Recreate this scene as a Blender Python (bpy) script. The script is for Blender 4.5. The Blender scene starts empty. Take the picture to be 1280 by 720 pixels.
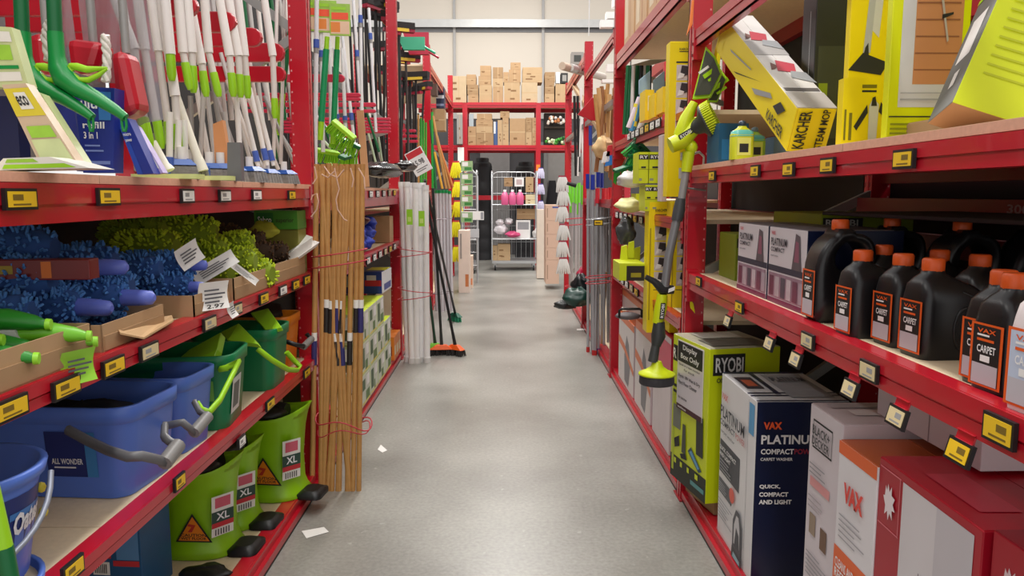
import bpy, math, random
from mathutils import Vector, Matrix, Euler, Quaternion

# ------------------------------------------------------------------ camera
F_PX = 960.0
PITCH = math.atan(118 / 960.0)
YAW = -math.atan(8 / 960.0 * math.cos(PITCH))
CAM = Vector((0, 0, 1.5))
scn = bpy.context.scene
cam_data = bpy.data.cameras.new('camera')
cam_data.sensor_width = 36; cam_data.lens = 27.0
cam = bpy.data.objects.new('camera', cam_data)
cam.location = CAM
cam.rotation_euler = (math.pi / 2 - PITCH, 0, YAW)
scn.collection.objects.link(cam)
scn.camera = cam
cam_data.clip_start = 0.05

# ------------------------------------------------------------------ world, lamps, exposure
world = bpy.data.worlds.new('warehouse_air'); scn.world = world
world.use_nodes = True
bg = world.node_tree.nodes['Background']
bg.inputs[0].default_value = (1.0, 0.985, 0.97, 1)
bg.inputs[1].default_value = 0.85
scn.view_settings.view_transform = 'Standard'
scn.view_settings.look = 'None'
scn.view_settings.exposure = 0.2
scn.view_settings.gamma = 1.0
scn.view_settings.use_curve_mapping = False

def ceiling_light(x, y, z, power, sx=0.35, sy=2.4):
    ld = bpy.data.lights.new('high_bay_light', 'AREA')
    ld.shape = 'RECTANGLE'; ld.size = sx; ld.size_y = sy
    ld.energy = power; ld.color = (1.0, 0.97, 0.93)
    o = bpy.data.objects.new('high_bay_light', ld)
    o.location = (x, y, z)
    scn.collection.objects.link(o)
for y in (-3.5, 0.3, 4.1, 7.9, 11.7, 15.2):
    ceiling_light(0, y, 6.6, 95 if y < 7 else 150)
for x in (-5.0, 5.0):
    for y in (1.0, 7.0, 13.0):
        ceiling_light(x, y, 6.6, 70)

# ------------------------------------------------------------------ helpers
RX = Vector((math.cos(YAW), math.sin(YAW), 0))
FW = Vector((math.cos(PITCH) * math.sin(-YAW), math.cos(PITCH) * math.cos(YAW), -math.sin(PITCH)))
UPV = RX.cross(FW)
def at(px, py, X=None, Y=None, Z=None):
    """world point seen at a photo pixel, on the plane X=, Y= or Z="""
    d = RX * ((px - 640) / F_PX) + UPV * ((360 - py) / F_PX) + FW
    if X is not None: t = (X - CAM.x) / d.x
    elif Y is not None: t = (Y - CAM.y) / d.y
    else: t = (Z - CAM.z) / d.z
    return CAM + d * t

rng = random.Random(11)
COL = scn.collection.objects
PI = math.pi

def lin(c):
    c = c / 255.0
    return c / 12.92 if c <= 0.04045 else ((c + 0.055) / 1.055) ** 2.4
MATS = {}
def M(rgb, rough=0.5, metal=0.0, var=0.10, scale=9.0, bump=0.0, alpha=1.0, trans=0.0, coat=0.0):
    key = (tuple(rgb), rough, metal, var, scale, bump, alpha, trans, coat)
    if key in MATS: return MATS[key]
    m = bpy.data.materials.new('surface_%d_%d_%d' % tuple(rgb)); m.use_nodes = True
    nt = m.node_tree; b = nt.nodes['Principled BSDF']
    c = (lin(rgb[0]), lin(rgb[1]), lin(rgb[2]), 1)
    b.inputs['Base Color'].default_value = c
    b.inputs['Roughness'].default_value = rough
    b.inputs['Metallic'].default_value = metal
    if coat: b.inputs['Coat Weight'].default_value = coat
    if alpha < 1: b.inputs['Alpha'].default_value = alpha
    if trans: b.inputs['Transmission Weight'].default_value = trans
    if var > 0 or bump > 0:
        tc = nt.nodes.new('ShaderNodeTexCoord'); n = nt.nodes.new('ShaderNodeTexNoise')
        n.inputs['Scale'].default_value = scale; n.inputs['Detail'].default_value = 3
        nt.links.new(tc.outputs['Object'], n.inputs['Vector'])
        if var > 0:
            mx = nt.nodes.new('ShaderNodeMix'); mx.data_type = 'RGBA'
            lo = [max(0, v * (1 - var)) for v in c[:3]] + [1]; hi = [min(1, v * (1 + var)) for v in c[:3]] + [1]
            mx.inputs[6].default_value = lo; mx.inputs[7].default_value = hi
            nt.links.new(n.outputs['Fac'], mx.inputs[0])
            nt.links.new(mx.outputs[2], b.inputs['Base Color'])
        if bump > 0:
            bp = nt.nodes.new('ShaderNodeBump'); bp.inputs['Strength'].default_value = bump
            bp.inputs['Distance'].default_value = 0.01
            nt.links.new(n.outputs['Fac'], bp.inputs['Height']); nt.links.new(bp.outputs[0], b.inputs['Normal'])
    MATS[key] = m
    return m

RED = M((182, 18, 38), 0.30, 0, 0.06, coat=0.3)
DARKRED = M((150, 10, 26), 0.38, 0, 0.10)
STEEL = M((165, 165, 162), 0.38, 0.75, 0.12)
BOARD = M((226, 205, 172), 0.75, 0, 0.10, 60)
BOARD_EDGE = M((214, 160, 134), 0.8, 0, 0.15, 90)
BLACK = M((20, 20, 22), 0.45, 0, 0.1)
DGREY = M((52, 53, 55), 0.5, 0, 0.12)
WHITE = M((236, 234, 232), 0.4, 0, 0.04)
PAPER = M((238, 236, 232), 0.7, 0, 0.03)
YTICK = M((232, 190, 28), 0.5, 0, 0.08)
CARD = M((178, 144, 106), 0.8, 0, 0.10, 14)
CARD2 = M((162, 130, 94), 0.8, 0, 0.10, 14)
TAPE = M((190, 160, 120), 0.35, 0, 0.05)
LIME = M((164, 214, 22), 0.38, 0, 0.05)
KYEL = M((240, 226, 10), 0.4, 0, 0.03)
KDARK = M((34, 34, 34), 0.6, 0, 0.05)
WOOD = M((192, 142, 82), 0.55, 0, 0.18, 25)

class MB:
    """collects shapes into one mesh"""
    def __init__(s): s.v = []; s.f = []; s.m = []; s.s = []; s.mats = []
    def mi(s, m):
        if m not in s.mats: s.mats.append(m)
        return s.mats.index(m)
    def add(s, vs, fs, m, smooth=False, mx=None):
        b = len(s.v); k = s.mi(m)
        s.v += [tuple(mx @ Vector(v)) if mx is not None else tuple(v) for v in vs]
        for f in fs: s.f.append(tuple(b + i for i in f)); s.m.append(k); s.s.append(smooth)
        return s
    def box(s, x0, x1, y0, y1, z0, z1, m, mx=None):
        vs = [(x, y, z) for z in (z0, z1) for y in (y0, y1) for x in (x0, x1)]
        return s.add(vs, [(0, 2, 3, 1), (4, 5, 7, 6), (0, 1, 5, 4), (2, 6, 7, 3), (0, 4, 6, 2), (1, 3, 7, 5)], m, False, mx)
    def hexa(s, lo, hi, z0, z1, m, mx=None, smooth=False):
        """lo/hi = (x0,x1,y0,y1) at z0 and z1"""
        vs = [(x, y, z0) for y in lo[2:] for x in lo[:2]] + [(x, y, z1) for y in hi[2:] for x in hi[:2]]
        return s.add(vs, [(0, 2, 3, 1), (4, 5, 7, 6), (0, 1, 5, 4), (2, 6, 7, 3), (0, 4, 6, 2), (1, 3, 7, 5)], m, smooth, mx)
    def bar(s, a, b, w, h, m, up=(0, 0, 1)):
        a = Vector(a); b = Vector(b); d = (b - a); L = d.length; d.normalize()
        u = Vector(up)
        if abs(d.dot(u)) > 0.99: u = Vector((0, 1, 0))
        x = d.cross(u).normalized(); y = x.cross(d)
        mx = Matrix((( x.x, d.x, y.x, a.x), (x.y, d.y, y.y, a.y), (x.z, d.z, y.z, a.z), (0, 0, 0, 1)))
        return s.box(-w / 2, w / 2, 0, L, -h / 2, h / 2, m, mx)
    def ringloft(s, rings, m, caps=(True, True), smooth=True, closed=True, mx=None):
        """rings: list of equal-length point lists, outside seen counterclockwise looking down the path start"""
        n = len(rings[0]); vs = [p for r in rings for p in r]; fs = []
        rngn = n if closed else n - 1
        for i in range(len(rings) - 1):
            for j in range(rngn):
                a = i * n + j; b = i * n + (j + 1) % n
                fs.append((a, b, b + n, a + n))
        s.add(vs, fs, m, smooth, mx)
        if caps[0]: s.add(list(rings[0]), [tuple(reversed(range(n)))], m, False, mx)
        if caps[1]: s.add(list(rings[-1]), [tuple(range(n))], m, False, mx)
        return s
    def tube(s, pts, r, m, seg=8, caps=(True, True), mx=None, flat=1.0):
        pts = [Vector(p) for p in pts]
        rs = r if isinstance(r, (list, tuple)) else [r] * len(pts)
        rings = []; ref = None
        for i, p in enumerate(pts):
            d = (pts[min(i + 1, len(pts) - 1)] - pts[max(i - 1, 0)])
            if d.length < 1e-9: d = Vector((0, 0, 1))
            d.normalize()
            if ref is None: ref = Vector((0, 1, 0)) if abs(d.z) > 0.9 else Vector((0, 0, 1))
            x = ref.cross(d)
            if x.length < 1e-4: x = Vector((1, 0, 0)).cross(d)
            x.normalize(); y = d.cross(x); ref = y
            rings.append([p + x * math.cos(2 * PI * k / seg) * rs[i] + y * math.sin(2 * PI * k / seg) * rs[i] * flat for k in range(seg)])
        return s.ringloft(rings, m, caps, True, True, mx)
    def lathe(s, prof, m, seg=20, mx=None, sx=1.0, sy=1.0, caps=(False, False)):
        rings = [[(r * sx * math.cos(2 * PI * k / seg), r * sy * math.sin(2 * PI * k / seg), z) for k in range(seg)] for r, z in prof]
        return s.ringloft(rings, m, caps, True, True, mx)
    def prism(s, poly, z0, z1, m, mx=None):
        n = len(poly)
        vs = [(x, y, z0) for x, y in poly] + [(x, y, z1) for x, y in poly]
        fs = [tuple(reversed(range(n))), tuple(range(n, 2 * n))] + [(i, (i + 1) % n, (i + 1) % n + n, i + n) for i in range(n)]
        return s.add(vs, fs, m, False, mx)
    def blob(s, c, r, m, seg=10, rings=6, mx=None):
        """ellipsoid"""
        rr = []
        for i in range(rings + 1):
            t = -PI / 2 + PI * i / rings
            cr = max(math.cos(t), 0.02)
            rr.append([(c[0] + r[0] * cr * math.cos(2 * PI * k / seg), c[1] + r[1] * cr * math.sin(2 * PI * k / seg), c[2] + r[2] * math.sin(t)) for k in range(seg)])
        return s.ringloft(rr, m, (True, True), True, True, mx)
    def mesh(s, name):
        me = bpy.data.meshes.new(name)
        me.from_pydata(s.v, [], s.f)
        for m in s.mats: me.materials.append(m)
        me.polygons.foreach_set('material_index', s.m)
        me.polygons.foreach_set('use_smooth', s.s)
        me.update()
        return me
    def build(s, name, parent=None, bevel=0, label=None, kind=None):
        o = bpy.data.objects.new(name, s.mesh(name)); COL.link(o)
        if parent is not None: o.parent = parent
        if bevel:
            b = o.modifiers.new('bevel', 'BEVEL'); b.width = bevel; b.segments = 2; b.limit_method = 'ANGLE'; b.angle_limit = 0.7
        if label: o['label'] = label
        if kind: o['kind'] = kind
        return o

def thing(name, label, cat, loc=(0, 0, 0), rot=(0, 0, 0), group=None):
    o = bpy.data.objects.new(name, None); COL.link(o)
    o.empty_display_size = 0.05
    o.location = loc; o.rotation_euler = rot; o['label'] = label; o['category'] = cat
    if group: o['group'] = group
    return o
def tag(o, label, cat, group=None, loc=None, rot=None):
    o['label'] = label; o['category'] = cat
    if group: o['group'] = group
    if loc is not None: o.location = loc
    if rot is not None: o.rotation_euler = rot
    return o
def struct(name, mb, **k):
    o = mb.build(name, **k); o['kind'] = 'structure'; return o
def dup(root, loc, rot=None, label=None, group=None, scale=None, swap=None):
    """copy of a thing with copies of its parts and sub-parts; swap maps material -> material"""
    def cp(o):
        c = o.copy()
        if swap and o.data is not None and any(m in swap for m in o.data.materials):
            key = (o.data.name, tuple(sorted((a.name, b.name) for a, b in swap.items())))
            if key not in SWAPS:
                d = o.data.copy()
                for i, m in enumerate(d.materials):
                    if m in swap: d.materials[i] = swap[m]
                SWAPS[key] = d
            c.data = SWAPS[key]
        return c
    r = cp(root); COL.link(r); r.location = loc
    if rot is not None: r.rotation_euler = rot
    if scale is not None: r.scale = scale
    if label: r['label'] = label
    if group: r['group'] = group
    for ch in list(root.children):
        c = cp(ch); COL.link(c); c.parent = r
        for g in list(ch.children):
            d = cp(g); COL.link(d); d.parent = c
    return r
SWAPS = {}

# ---- lettering: strings turned into flat meshes, cached
TXT = {}
def text_geo(s, bold=0.02):
    if (s, bold) in TXT: return TXT[(s, bold)]
    cu = bpy.data.curves.new('lettering', 'FONT'); cu.body = s; cu.size = 1; cu.resolution_u = 2
    cu.offset = bold; cu.space_line = 0.85
    ob = bpy.data.objects.new('lettering', cu)
    me = bpy.data.meshes.new_from_object(ob)
    vs = [v.co.copy() for v in me.vertices]; fs = [tuple(p.vertices) for p in me.polygons]
    bpy.data.objects.remove(ob); bpy.data.meshes.remove(me)
    if not vs: return None
    x0 = min(v.x for v in vs); x1 = max(v.x for v in vs); y0 = min(v.y for v in vs); y1 = max(v.y for v in vs)
    TXT[(s, bold)] = ([((v.x - x0) / (x1 - x0 + 1e-9), (v.y - y0) / (y1 - y0 + 1e-9)) for v in vs], fs)
    return TXT[(s, bold)]

class Face:
    """a flat face in space: origin, U, V (metres), for prints and lettering"""
    def __init__(s, o, U, V):
        s.o = Vector(o); s.U = Vector(U); s.V = Vector(V); s.N = s.U.cross(s.V).normalized()
    def p(s, u, v, k=0.0006): return s.o + s.U * u + s.V * v + s.N * k
    def rect(s, mb, u0, v0, u1, v1, m, k=0.0006):
        mb.add([s.p(u0, v0, k), s.p(u1, v0, k), s.p(u1, v1, k), s.p(u0, v1, k)], [(0, 1, 2, 3)], m)
    def poly(s, mb, pts, m, k=0.0009):
        mb.add([s.p(u, v, k) for u, v in pts], [tuple(range(len(pts)))], m)
    def text(s, mb, u0, v0, u1, v1, st, m, k=0.0012, bold=0.02, turn=0):
        g = text_geo(st, bold)
        if g is None: return
        vs = []
        for a, b in g[0]:
            if turn == 90: a, b = 1 - b, a
            elif turn == -90: a, b = b, 1 - a
            vs.append(s.p(u0 + (u1 - u0) * a, v0 + (v1 - v0) * b, k))
        mb.add(vs, g[1], m)

def faces_of(w, d, h, z=0.0):
    return {'F': Face((-w / 2, -d / 2, z), (w, 0, 0), (0, 0, h)), 'B': Face((w / 2, d / 2, z), (-w, 0, 0), (0, 0, h)),
            'R': Face((w / 2, -d / 2, z), (0, d, 0), (0, 0, h)), 'L': Face((-w / 2, d / 2, z), (0, -d, 0), (0, 0, h)),
            'T': Face((-w / 2, -d / 2, z + h), (w, 0, 0), (0, d, 0))}

def carton(name, label, cat, size, loc, rot=(0, 0, 0), col=CARD, faces=None, prints=(), texts=(), polys=(), group=None, flaps=True, body='carton_body'):
    """a printed box: body, printed artwork, lettering; faces = per-face base colours"""
    w, d, h = size
    t = thing(name, label, cat, loc, rot, group)
    mb = MB(); mb.box(-w / 2, w / 2, -d / 2, d / 2, 0, h, col)
    if faces:
        order = {'bottom': 0, 'T': 1, 'F': 2, 'B': 3, 'L': 4, 'R': 5}
        for k, m in faces.items(): mb.m[order[k]] = mb.mi(m)
    mb.build(body, t, bevel=0.0025 if max(size) > 0.2 else 0)
    if flaps:   # closing flap seam on top, slightly raised
        g = MB(); edge = (faces or {}).get('T', col)
        g.box(-w / 2 + .003, -0.0015, -d / 2 + .003, d / 2 - .003, h, h + .0016, edge)
        g.box(0.0015, w / 2 - .003, -d / 2 + .003, d / 2 - .003, h, h + .0016, edge)
        g.build('top_flap', t)
    fs = faces_of(w, d, h)
    if flaps: fs['T'] = faces_of(w, d, h + .0016)['T']
    if prints or polys:
        pm = MB()
        for i, p in enumerate(prints): fs[p[0]].rect(pm, p[1], p[2], p[3], p[4], p[5], 0.0007 + 0.0002 * i)
        for i, p in enumerate(polys): fs[p[0]].poly(pm, p[1], p[2], 0.0007 + 0.0002 * (len(prints) + i))
        pm.build('printed_artwork', t)
    if texts:
        tm = MB()
        for p in texts: fs[p[0]].text(tm, *p[1:7], k=0.0012 + 0.0002 * (len(prints) + len(polys)), **(p[7] if len(p) > 7 else {}))
        tm.build('lettering', t)
    return t

def lines(face, u0, v0, u1, v1, n, m, r=rng, fill=0.45):
    """rows of unreadable small print as thin bars"""
    out = []; dv = (v1 - v0) / n
    for i in range(n):
        e = u0 + (u1 - u0) * (0.55 + 0.45 * r.random())
        out.append((face, u0, v0 + i * dv, e, v0 + i * dv + dv * fill, m))
    return out

def aim(a, b):
    """euler turning +Z onto a->b"""
    d = (Vector(b) - Vector(a)).normalized()
    return d.to_track_quat('Z', 'Y').to_euler()

# ------------------------------------------------------------------ setting
def build_floor():
    m = bpy.data.materials.new('polished_concrete'); m.use_nodes = True
    nt = m.node_tree; b = nt.nodes['Principled BSDF']; N = nt.nodes; L = nt.links
    tc = N.new('ShaderNodeTexCoord')
    n1 = N.new('ShaderNodeTexNoise'); n1.inputs['Scale'].default_value = 1.1; n1.inputs['Detail'].default_value = 8
    n2 = N.new('ShaderNodeTexNoise'); n2.inputs['Scale'].default_value = 55; n2.inputs['Detail'].default_value = 5
    L.new(tc.outputs['Object'], n1.inputs['Vector']); L.new(tc.outputs['Object'], n2.inputs['Vector'])
    ramp = N.new('ShaderNodeValToRGB')
    ramp.color_ramp.elements[0].position = 0.30; ramp.color_ramp.elements[0].color = (lin(124), lin(122), lin(116), 1)
    ramp.color_ramp.elements[1].position = 0.72; ramp.color_ramp.elements[1].color = (lin(166), lin(164), lin(157), 1)
    L.new(n1.outputs['Fac'], ramp.inputs[0])
    mx = N.new('ShaderNodeMix'); mx.data_type = 'RGBA'; mx.blend_type = 'OVERLAY'; mx.inputs[0].default_value = 0.35
    L.new(ramp.outputs[0], mx.inputs[6]); L.new(n2.outputs['Fac'], mx.inputs[7])
    sp = N.new('ShaderNodeTexNoise'); sp.inputs['Scale'].default_value = 20; sp.inputs['Detail'].default_value = 2
    L.new(tc.outputs['Object'], sp.inputs['Vector'])
    r2 = N.new('ShaderNodeValToRGB'); r2.color_ramp.elements[0].position = 0.70; r2.color_ramp.elements[1].position = 0.76
    L.new(sp.outputs['Fac'], r2.inputs[0])
    m2 = N.new('ShaderNodeMix'); m2.data_type = 'RGBA'; m2.inputs[7].default_value = (lin(186), lin(184), lin(180), 1)
    sc = N.new('ShaderNodeMath'); sc.operation = 'MULTIPLY'; sc.inputs[1].default_value = 0.5
    L.new(r2.outputs[0], sc.inputs[0]); L.new(sc.outputs[0], m2.inputs[0]); L.new(mx.outputs[2], m2.inputs[6])
    L.new(m2.outputs[2], b.inputs['Base Color'])
    rr = N.new('ShaderNodeMapRange'); rr.inputs[3].default_value = 0.24; rr.inputs[4].default_value = 0.42
    L.new(n1.outputs['Fac'], rr.inputs[0]); L.new(rr.outputs[0], b.inputs['Roughness'])
    mb = MB(); mb.box(-7, 7, -4, 24, -0.1, 0, m)
    struct('floor', mb)
build_floor()

def build_back_wall():
    Yw = 19.0
    PW = M((212, 203, 190), 0.6, 0, 0.03, 1.0)
    SEAM = M((120, 120, 122), 0.6); GIRT = M((196, 196, 194), 0.35, 0.3)
    # upper wall of insulated panels, each its own piece, between vertical joints
    xs = [-7.0, -5.46, -3.33, -1.22, 0.90, 3.02, 5.14, 7.0]
    root = MB().box(-7, 7, Yw + .06, Yw + .16, 3.3, 8.5, SEAM); root = struct('wall_back', root)
    for i in range(len(xs) - 1):
        for z0, z1 in ((3.3, 5.42), (5.46, 8.5)):
            MB().box(xs[i] + .015, xs[i + 1] - .015, Yw, Yw + .06, z0, z1, PW).build('wall_panel', root, bevel=0.006)
    g = MB(); g.box(-7, 7, Yw - .16, Yw, 5.50, 5.60, GIRT); g.box(-7, 7, Yw - .16, Yw - .14, 5.42, 5.50, GIRT)
    g.box(-7, 7, Yw - .02, Yw - .005, 5.33, 5.42, SEAM); g.build('steel_girt', root)
    for x in (-1.22, 0.90):
        MB().box(x - .03, x + .03, Yw - .05, Yw - .002, 3.3, 8.5, M((168, 166, 164), .5)).build('joint_cover', root)
    # lower wall in the shade under the back rack: grey sheet with a roller opening
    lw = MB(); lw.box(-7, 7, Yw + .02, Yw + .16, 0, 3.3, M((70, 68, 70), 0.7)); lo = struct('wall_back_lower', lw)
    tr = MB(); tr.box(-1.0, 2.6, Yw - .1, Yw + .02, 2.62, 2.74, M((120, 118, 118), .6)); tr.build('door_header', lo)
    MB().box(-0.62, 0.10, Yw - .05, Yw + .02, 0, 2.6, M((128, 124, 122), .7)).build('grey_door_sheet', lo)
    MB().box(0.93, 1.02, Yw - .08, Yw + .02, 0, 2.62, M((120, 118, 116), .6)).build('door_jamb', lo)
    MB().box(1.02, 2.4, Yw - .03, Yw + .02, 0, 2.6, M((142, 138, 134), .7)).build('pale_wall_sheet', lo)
build_back_wall()
# ------------------------------------------------------------------ storage racks
XL, XR = -0.947, 0.86
DEPTH = 0.95
def ticket(mb_parent, x, y, z, s, w=0.1, h=0.042, m=None, drop=0, tilt=0):
    """price ticket holder on the aisle face of a beam; s = side (-1 left rack faces +X)"""
    n = -s
    fr = MB(); mx = Matrix.Translation((x, y, z - drop)) @ Euler((0, tilt * n, 0)).to_matrix().to_4x4()
    e = 0.006
    if n > 0: fr.box(0.001, 0.009, -w / 2, w / 2, -h / 2, h / 2, BLACK, mx)
    else: fr.box(-0.009, -0.001, -w / 2, w / 2, -h / 2, h / 2, BLACK, mx)
    if drop:
        a, b = (0.0005, 0.004) if n > 0 else (-0.004, -0.0005)
        k = MB().box(a, b, -w * .36, w * .36, 0, drop, RED, mx)
        for i in range(3): k.box(a * 1.0 + n * .004, b + n * .004 if n > 0 else b + n * .0, -w * .36, w * .36, drop * (i + .2) / 3, drop * (i + .3) / 3, RED, mx)
        k.build('hanging_plate', mb_parent)
    t = fr.build('ticket_holder', mb_parent)
    p = MB()
    q = (0.0092, 0.0104) if n > 0 else (-0.0104, -0.0092)
    p.box(q[0], q[1], -w / 2 + e, w / 2 - e, -h / 2 + e, h / 2 - e, m or YTICK, mx)
    ink = M((120, 96, 20), .6) if (m is None or m is YTICK) else M((150, 150, 150), .6)
    q2 = (q[1], q[1] + .0003) if n > 0 else (q[0] - .0003, q[0])
    p.box(q2[0], q2[1], -w * .30, w * .02, -h * .05, h * .22, ink, mx)
    p.box(q2[0], q2[1], -w * .30, w * .25, -h * .28, -h * .2, ink, mx)
    p.build('price_ticket', t)

def upright(parent, s, xf, y, z1, rear=True, brace_z=(), zmin=0.0):
    """perforated post pair with zigzag bracing; post occupies [y, y+.08] deep, .09 wide from the aisle plane back"""
    sg = s
    def post(xa):
        mb = MB()
        lo, hi = sorted((xa, xa + sg * .088))
        mb.box(lo, hi, y, y + .012, zmin, z1, RED)              # web facing the camera
        lo2, hi2 = sorted((xa, xa + sg * .012)); mb.box(lo2, hi2, y + .012, y + .085, zmin, z1, RED)
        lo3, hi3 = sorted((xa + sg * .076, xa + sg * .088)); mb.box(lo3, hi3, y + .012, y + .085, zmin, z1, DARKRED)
        lo4, hi4 = sorted((xa - sg * .003, xa)); mb.box(lo4, hi4, y + .03, y + .055, zmin, z1, RED)
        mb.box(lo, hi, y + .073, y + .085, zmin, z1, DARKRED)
        o = mb.build('upright_post', parent)
        h = MB(); z = max(zmin, .1) + .03
        HOLE_LIGHT = M((214, 140, 142), .6)  # pale blocks paint the light seen through the punched holes
        while z < z1 - .04:
            xa2 = xa + sg * .079; a, b = sorted((xa2 - .0035, xa2 + .0035)); h.box(a, b, y - .0006, y + .002, z, z + .009, HOLE_LIGHT)
            a, b = sorted((xa - sg * .0006, xa + sg * .002)); h.box(a, b, y + .062, y + .068, z, z + .022, BLACK)
            a, b = sorted((xa - sg * .0006, xa + sg * .002)); h.box(a, b, y + .017, y + .023, z, z + .022, BLACK)
            z += .05
        h.build('post_slots', o, kind='stuff')
    post(xf)
    if rear:
        post(xf + sg * (DEPTH - .088))
        fp = MB().box(*sorted((xf - sg * .01, xf + sg * .12)), y - .03, y + .11, 0, .006, DARKRED); fp.build('foot_plate', parent)
        for (za, zb, d) in brace_z:
            xa, xb = xf + sg * .07, xf + sg * (DEPTH - .07)
            b = MB(); b.bar((xa, y + .02, za) if d > 0 else (xb, y + .02, za), (xb, y + .02, zb) if d > 0 else (xa, y + .02, zb), .03, .042, STEEL)
            b.build('diagonal_brace', parent)

def shelf(parent, s, xf, y0, y1, z, hb, board=True, edge=False, tick=(), bz=None):
    """front beam with stepped profile, rear beam, particle board.  z = top of beam"""
    f = MB(); sg = s
    def X(a, b): return sorted((xf + sg * a, xf + sg * b))
    f.box(*X(0.006, .05), y0 + .085, y1, z - hb, z, RED)
    f.box(*X(0.0, .02), y0 + .085, y1, z - hb * .52, z - .001, RED)
    f.box(*X(0.003, .02), y0 + .085, y1, z - hb, z - hb * .60, RED)
    f.build('front_beam', parent)
    for yy in (y0 + .085, y1):
        c = MB(); c.box(*X(-.004, .055), yy - (.0 if yy < y1 else .04), yy + (.04 if yy < y1 else 0), z - hb - .06, z + .012, RED)
        for k in (0, 1): c.box(*X(-.009, -.003), yy - (-.014 if yy < y1 else .026), yy + (.026 if yy < y1 else -.014), z - hb - .045 + k * .05, z - hb - .033 + k * .05, M((120, 20, 30), .5))
        c.build('beam_connector', parent)
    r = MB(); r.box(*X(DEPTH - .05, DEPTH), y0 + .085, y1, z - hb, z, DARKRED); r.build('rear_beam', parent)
    if board:
        bz = bz if bz is not None else z
        b = MB(); nb = 3; L = (y1 - y0 - .085) / nb
        for i in range(nb):
            a = y0 + .085 + i * L
            if edge: m0, m1 = X(.003, DEPTH - .01)
            else: m0, m1 = X(.052, DEPTH - .052)
            bb = MB(); t = .021
            top = z + t if edge else bz - .004
            bb.box(m0, m1, a + .002, a + L - .002, top - t + .0005, top, BOARD)
            if edge:   # raw front edge of the board
                bb.box(*X(.0022, .0035), a + .002, a + L - .002, top - t + .0008, top - .0006, BOARD_EDGE)
            bb.build('shelf_board', parent)
    for tk in tick: ticket(parent, xf, tk[0], tk[1], s, *(tk[2:] if len(tk) > 2 else ()))

def kerb(parent, s, xf, y0, y1):
    f = MB(); sg = s
    def X(a, b): return sorted((xf + sg * a, xf + sg * b))
    f.box(*X(.004, .016), y0, y1, 0, .012, BLACK)
    f.box(*X(.004, .06), y0, y1, .008, .045, RED)
    f.box(*X(.022, .09), y0, y1, .045, .082, RED)
    f.box(*X(.030, .034), y0, y1, .045, .086, RED)
    f.build('kerb_beam', parent)
    b = MB(); b.box(*X(.09, DEPTH - .05), y0, y1, .05, .078, BOARD); b.build('base_board', parent)

def tk(px, py, X, w=.1, h=.042, m=None, drop=0, tilt=0):
    p = at(px, py, X=X); return (p.y, p.z, w, h, m, drop, tilt)

ZT = 4.2
zig = [(.25, .95, 1), (.95, 1.62, -1), (1.62, 2.18, 1), (2.25, 2.85, -1), (2.85, 3.5, 1)]
OLD = M((214, 196, 150), .6)
# ---------------- left side
YL = [0.75, 3.79, 6.88, 9.88, 14.07]
lb1 = thing('storage_rack', 'near left red storage rack bay with mops above, buckets below', 'rack', (0, 0, 0))
z_brace = at(362, 47, Y=3.8).z
upright(lb1, -1, XL, YL[1], ZT, brace_z=[(.2, .8, 1), (.8, 1.35, -1), (1.35, z_brace - .6 if z_brace > 2 else 1.7, 1), (z_brace, z_brace - .56, 1), (z_brace + .04, z_brace + .6, 1)])
upright(lb1, -1, XL, YL[0] - .0, ZT)
lt = [tk(22, 249, XL, .1), tk(133, 246, XL, .1), tk(232, 245, XL, .09, .042, PAPER), tk(279, 245, XL, .1, .042, PAPER), tk(319, 244, XL, .1, .042, PAPER), tk(363, 244, XL, .1)]
shelf(lb1, -1, XL, YL[0], YL[1], 1.522, .084, edge=True, tick=lt)
lm = [tk(10, 511, XL), tk(80, 484, XL), tk(139, 458, XL), tk(184, 439, XL, .1, .042, OLD), tk(260, 404, XL, .1, .042, OLD), tk(295, 386, XL, .08, .04, OLD), tk(328, 373, XL, .1, .042), tk(352, 363, XL, .1, .042, PAPER), tk(368, 356, XL, .1), tk(382, 350, XL, .1)]
shelf(lb1, -1, XL, YL[0], YL[1], 1.122, .056, tick=lm)
ll = [tk(222, 602, XL, .07, .042), tk(88, 712, XL, .08, .042), tk(300, 552, XL, .07, .04, PAPER, .0), tk(336, 505, XL, .1, .04), tk(382, 466, XL, .1)]
shelf(lb1, -1, XL, YL[0], YL[1], .686, .05, tick=ll)
kerb(lb1, -1, XL, YL[0], YL[1])
DIM_BACKING = M((44, 40, 40), .9)
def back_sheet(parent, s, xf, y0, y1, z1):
    MB().box(*sorted((xf + s * (DEPTH + .02), xf + s * (DEPTH + .03))), y0, y1, 0, z1, DIM_BACKING).build('dark_backing', parent)  # added dark sheet standing in for the dim stock of the next aisle
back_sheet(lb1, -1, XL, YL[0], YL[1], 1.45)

def small_ticks(px0, py0, px1, py1, X, n):
    a = at(px0, py0, X=X); b = at(px1, py1, X=X); out = []
    for i in range(n):
        t = (i + .5) / n; m = [PAPER, PAPER, YTICK, PAPER, OLD][(i * 3) % 5]
        out.append((a.y + (b.y - a.y) * t, a.z + (b.z - a.z) * t, .12, .05, m))
    return out
lb2 = thing('storage_rack', 'second left red storage rack bay behind the bundle of wooden poles', 'rack', (0, 0, 0))
lb3 = thing('storage_rack', 'third left red storage rack bay holding upright black brooms', 'rack', (0, 0, 0))
lb4 = thing('storage_rack', 'farthest left red storage rack bay beside hanging yellow gloves', 'rack', (0, 0, 0))
upright(lb2, -1, XL, YL[2], 3.9, brace_z=[(.3, 1.0, 1), (1.0, 1.6, -1), (at(491, 163, Y=6.9).z, at(445, 200, Y=6.9).z, 1), (at(491, 158, Y=6.9).z, 2.75, 1)])
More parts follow.
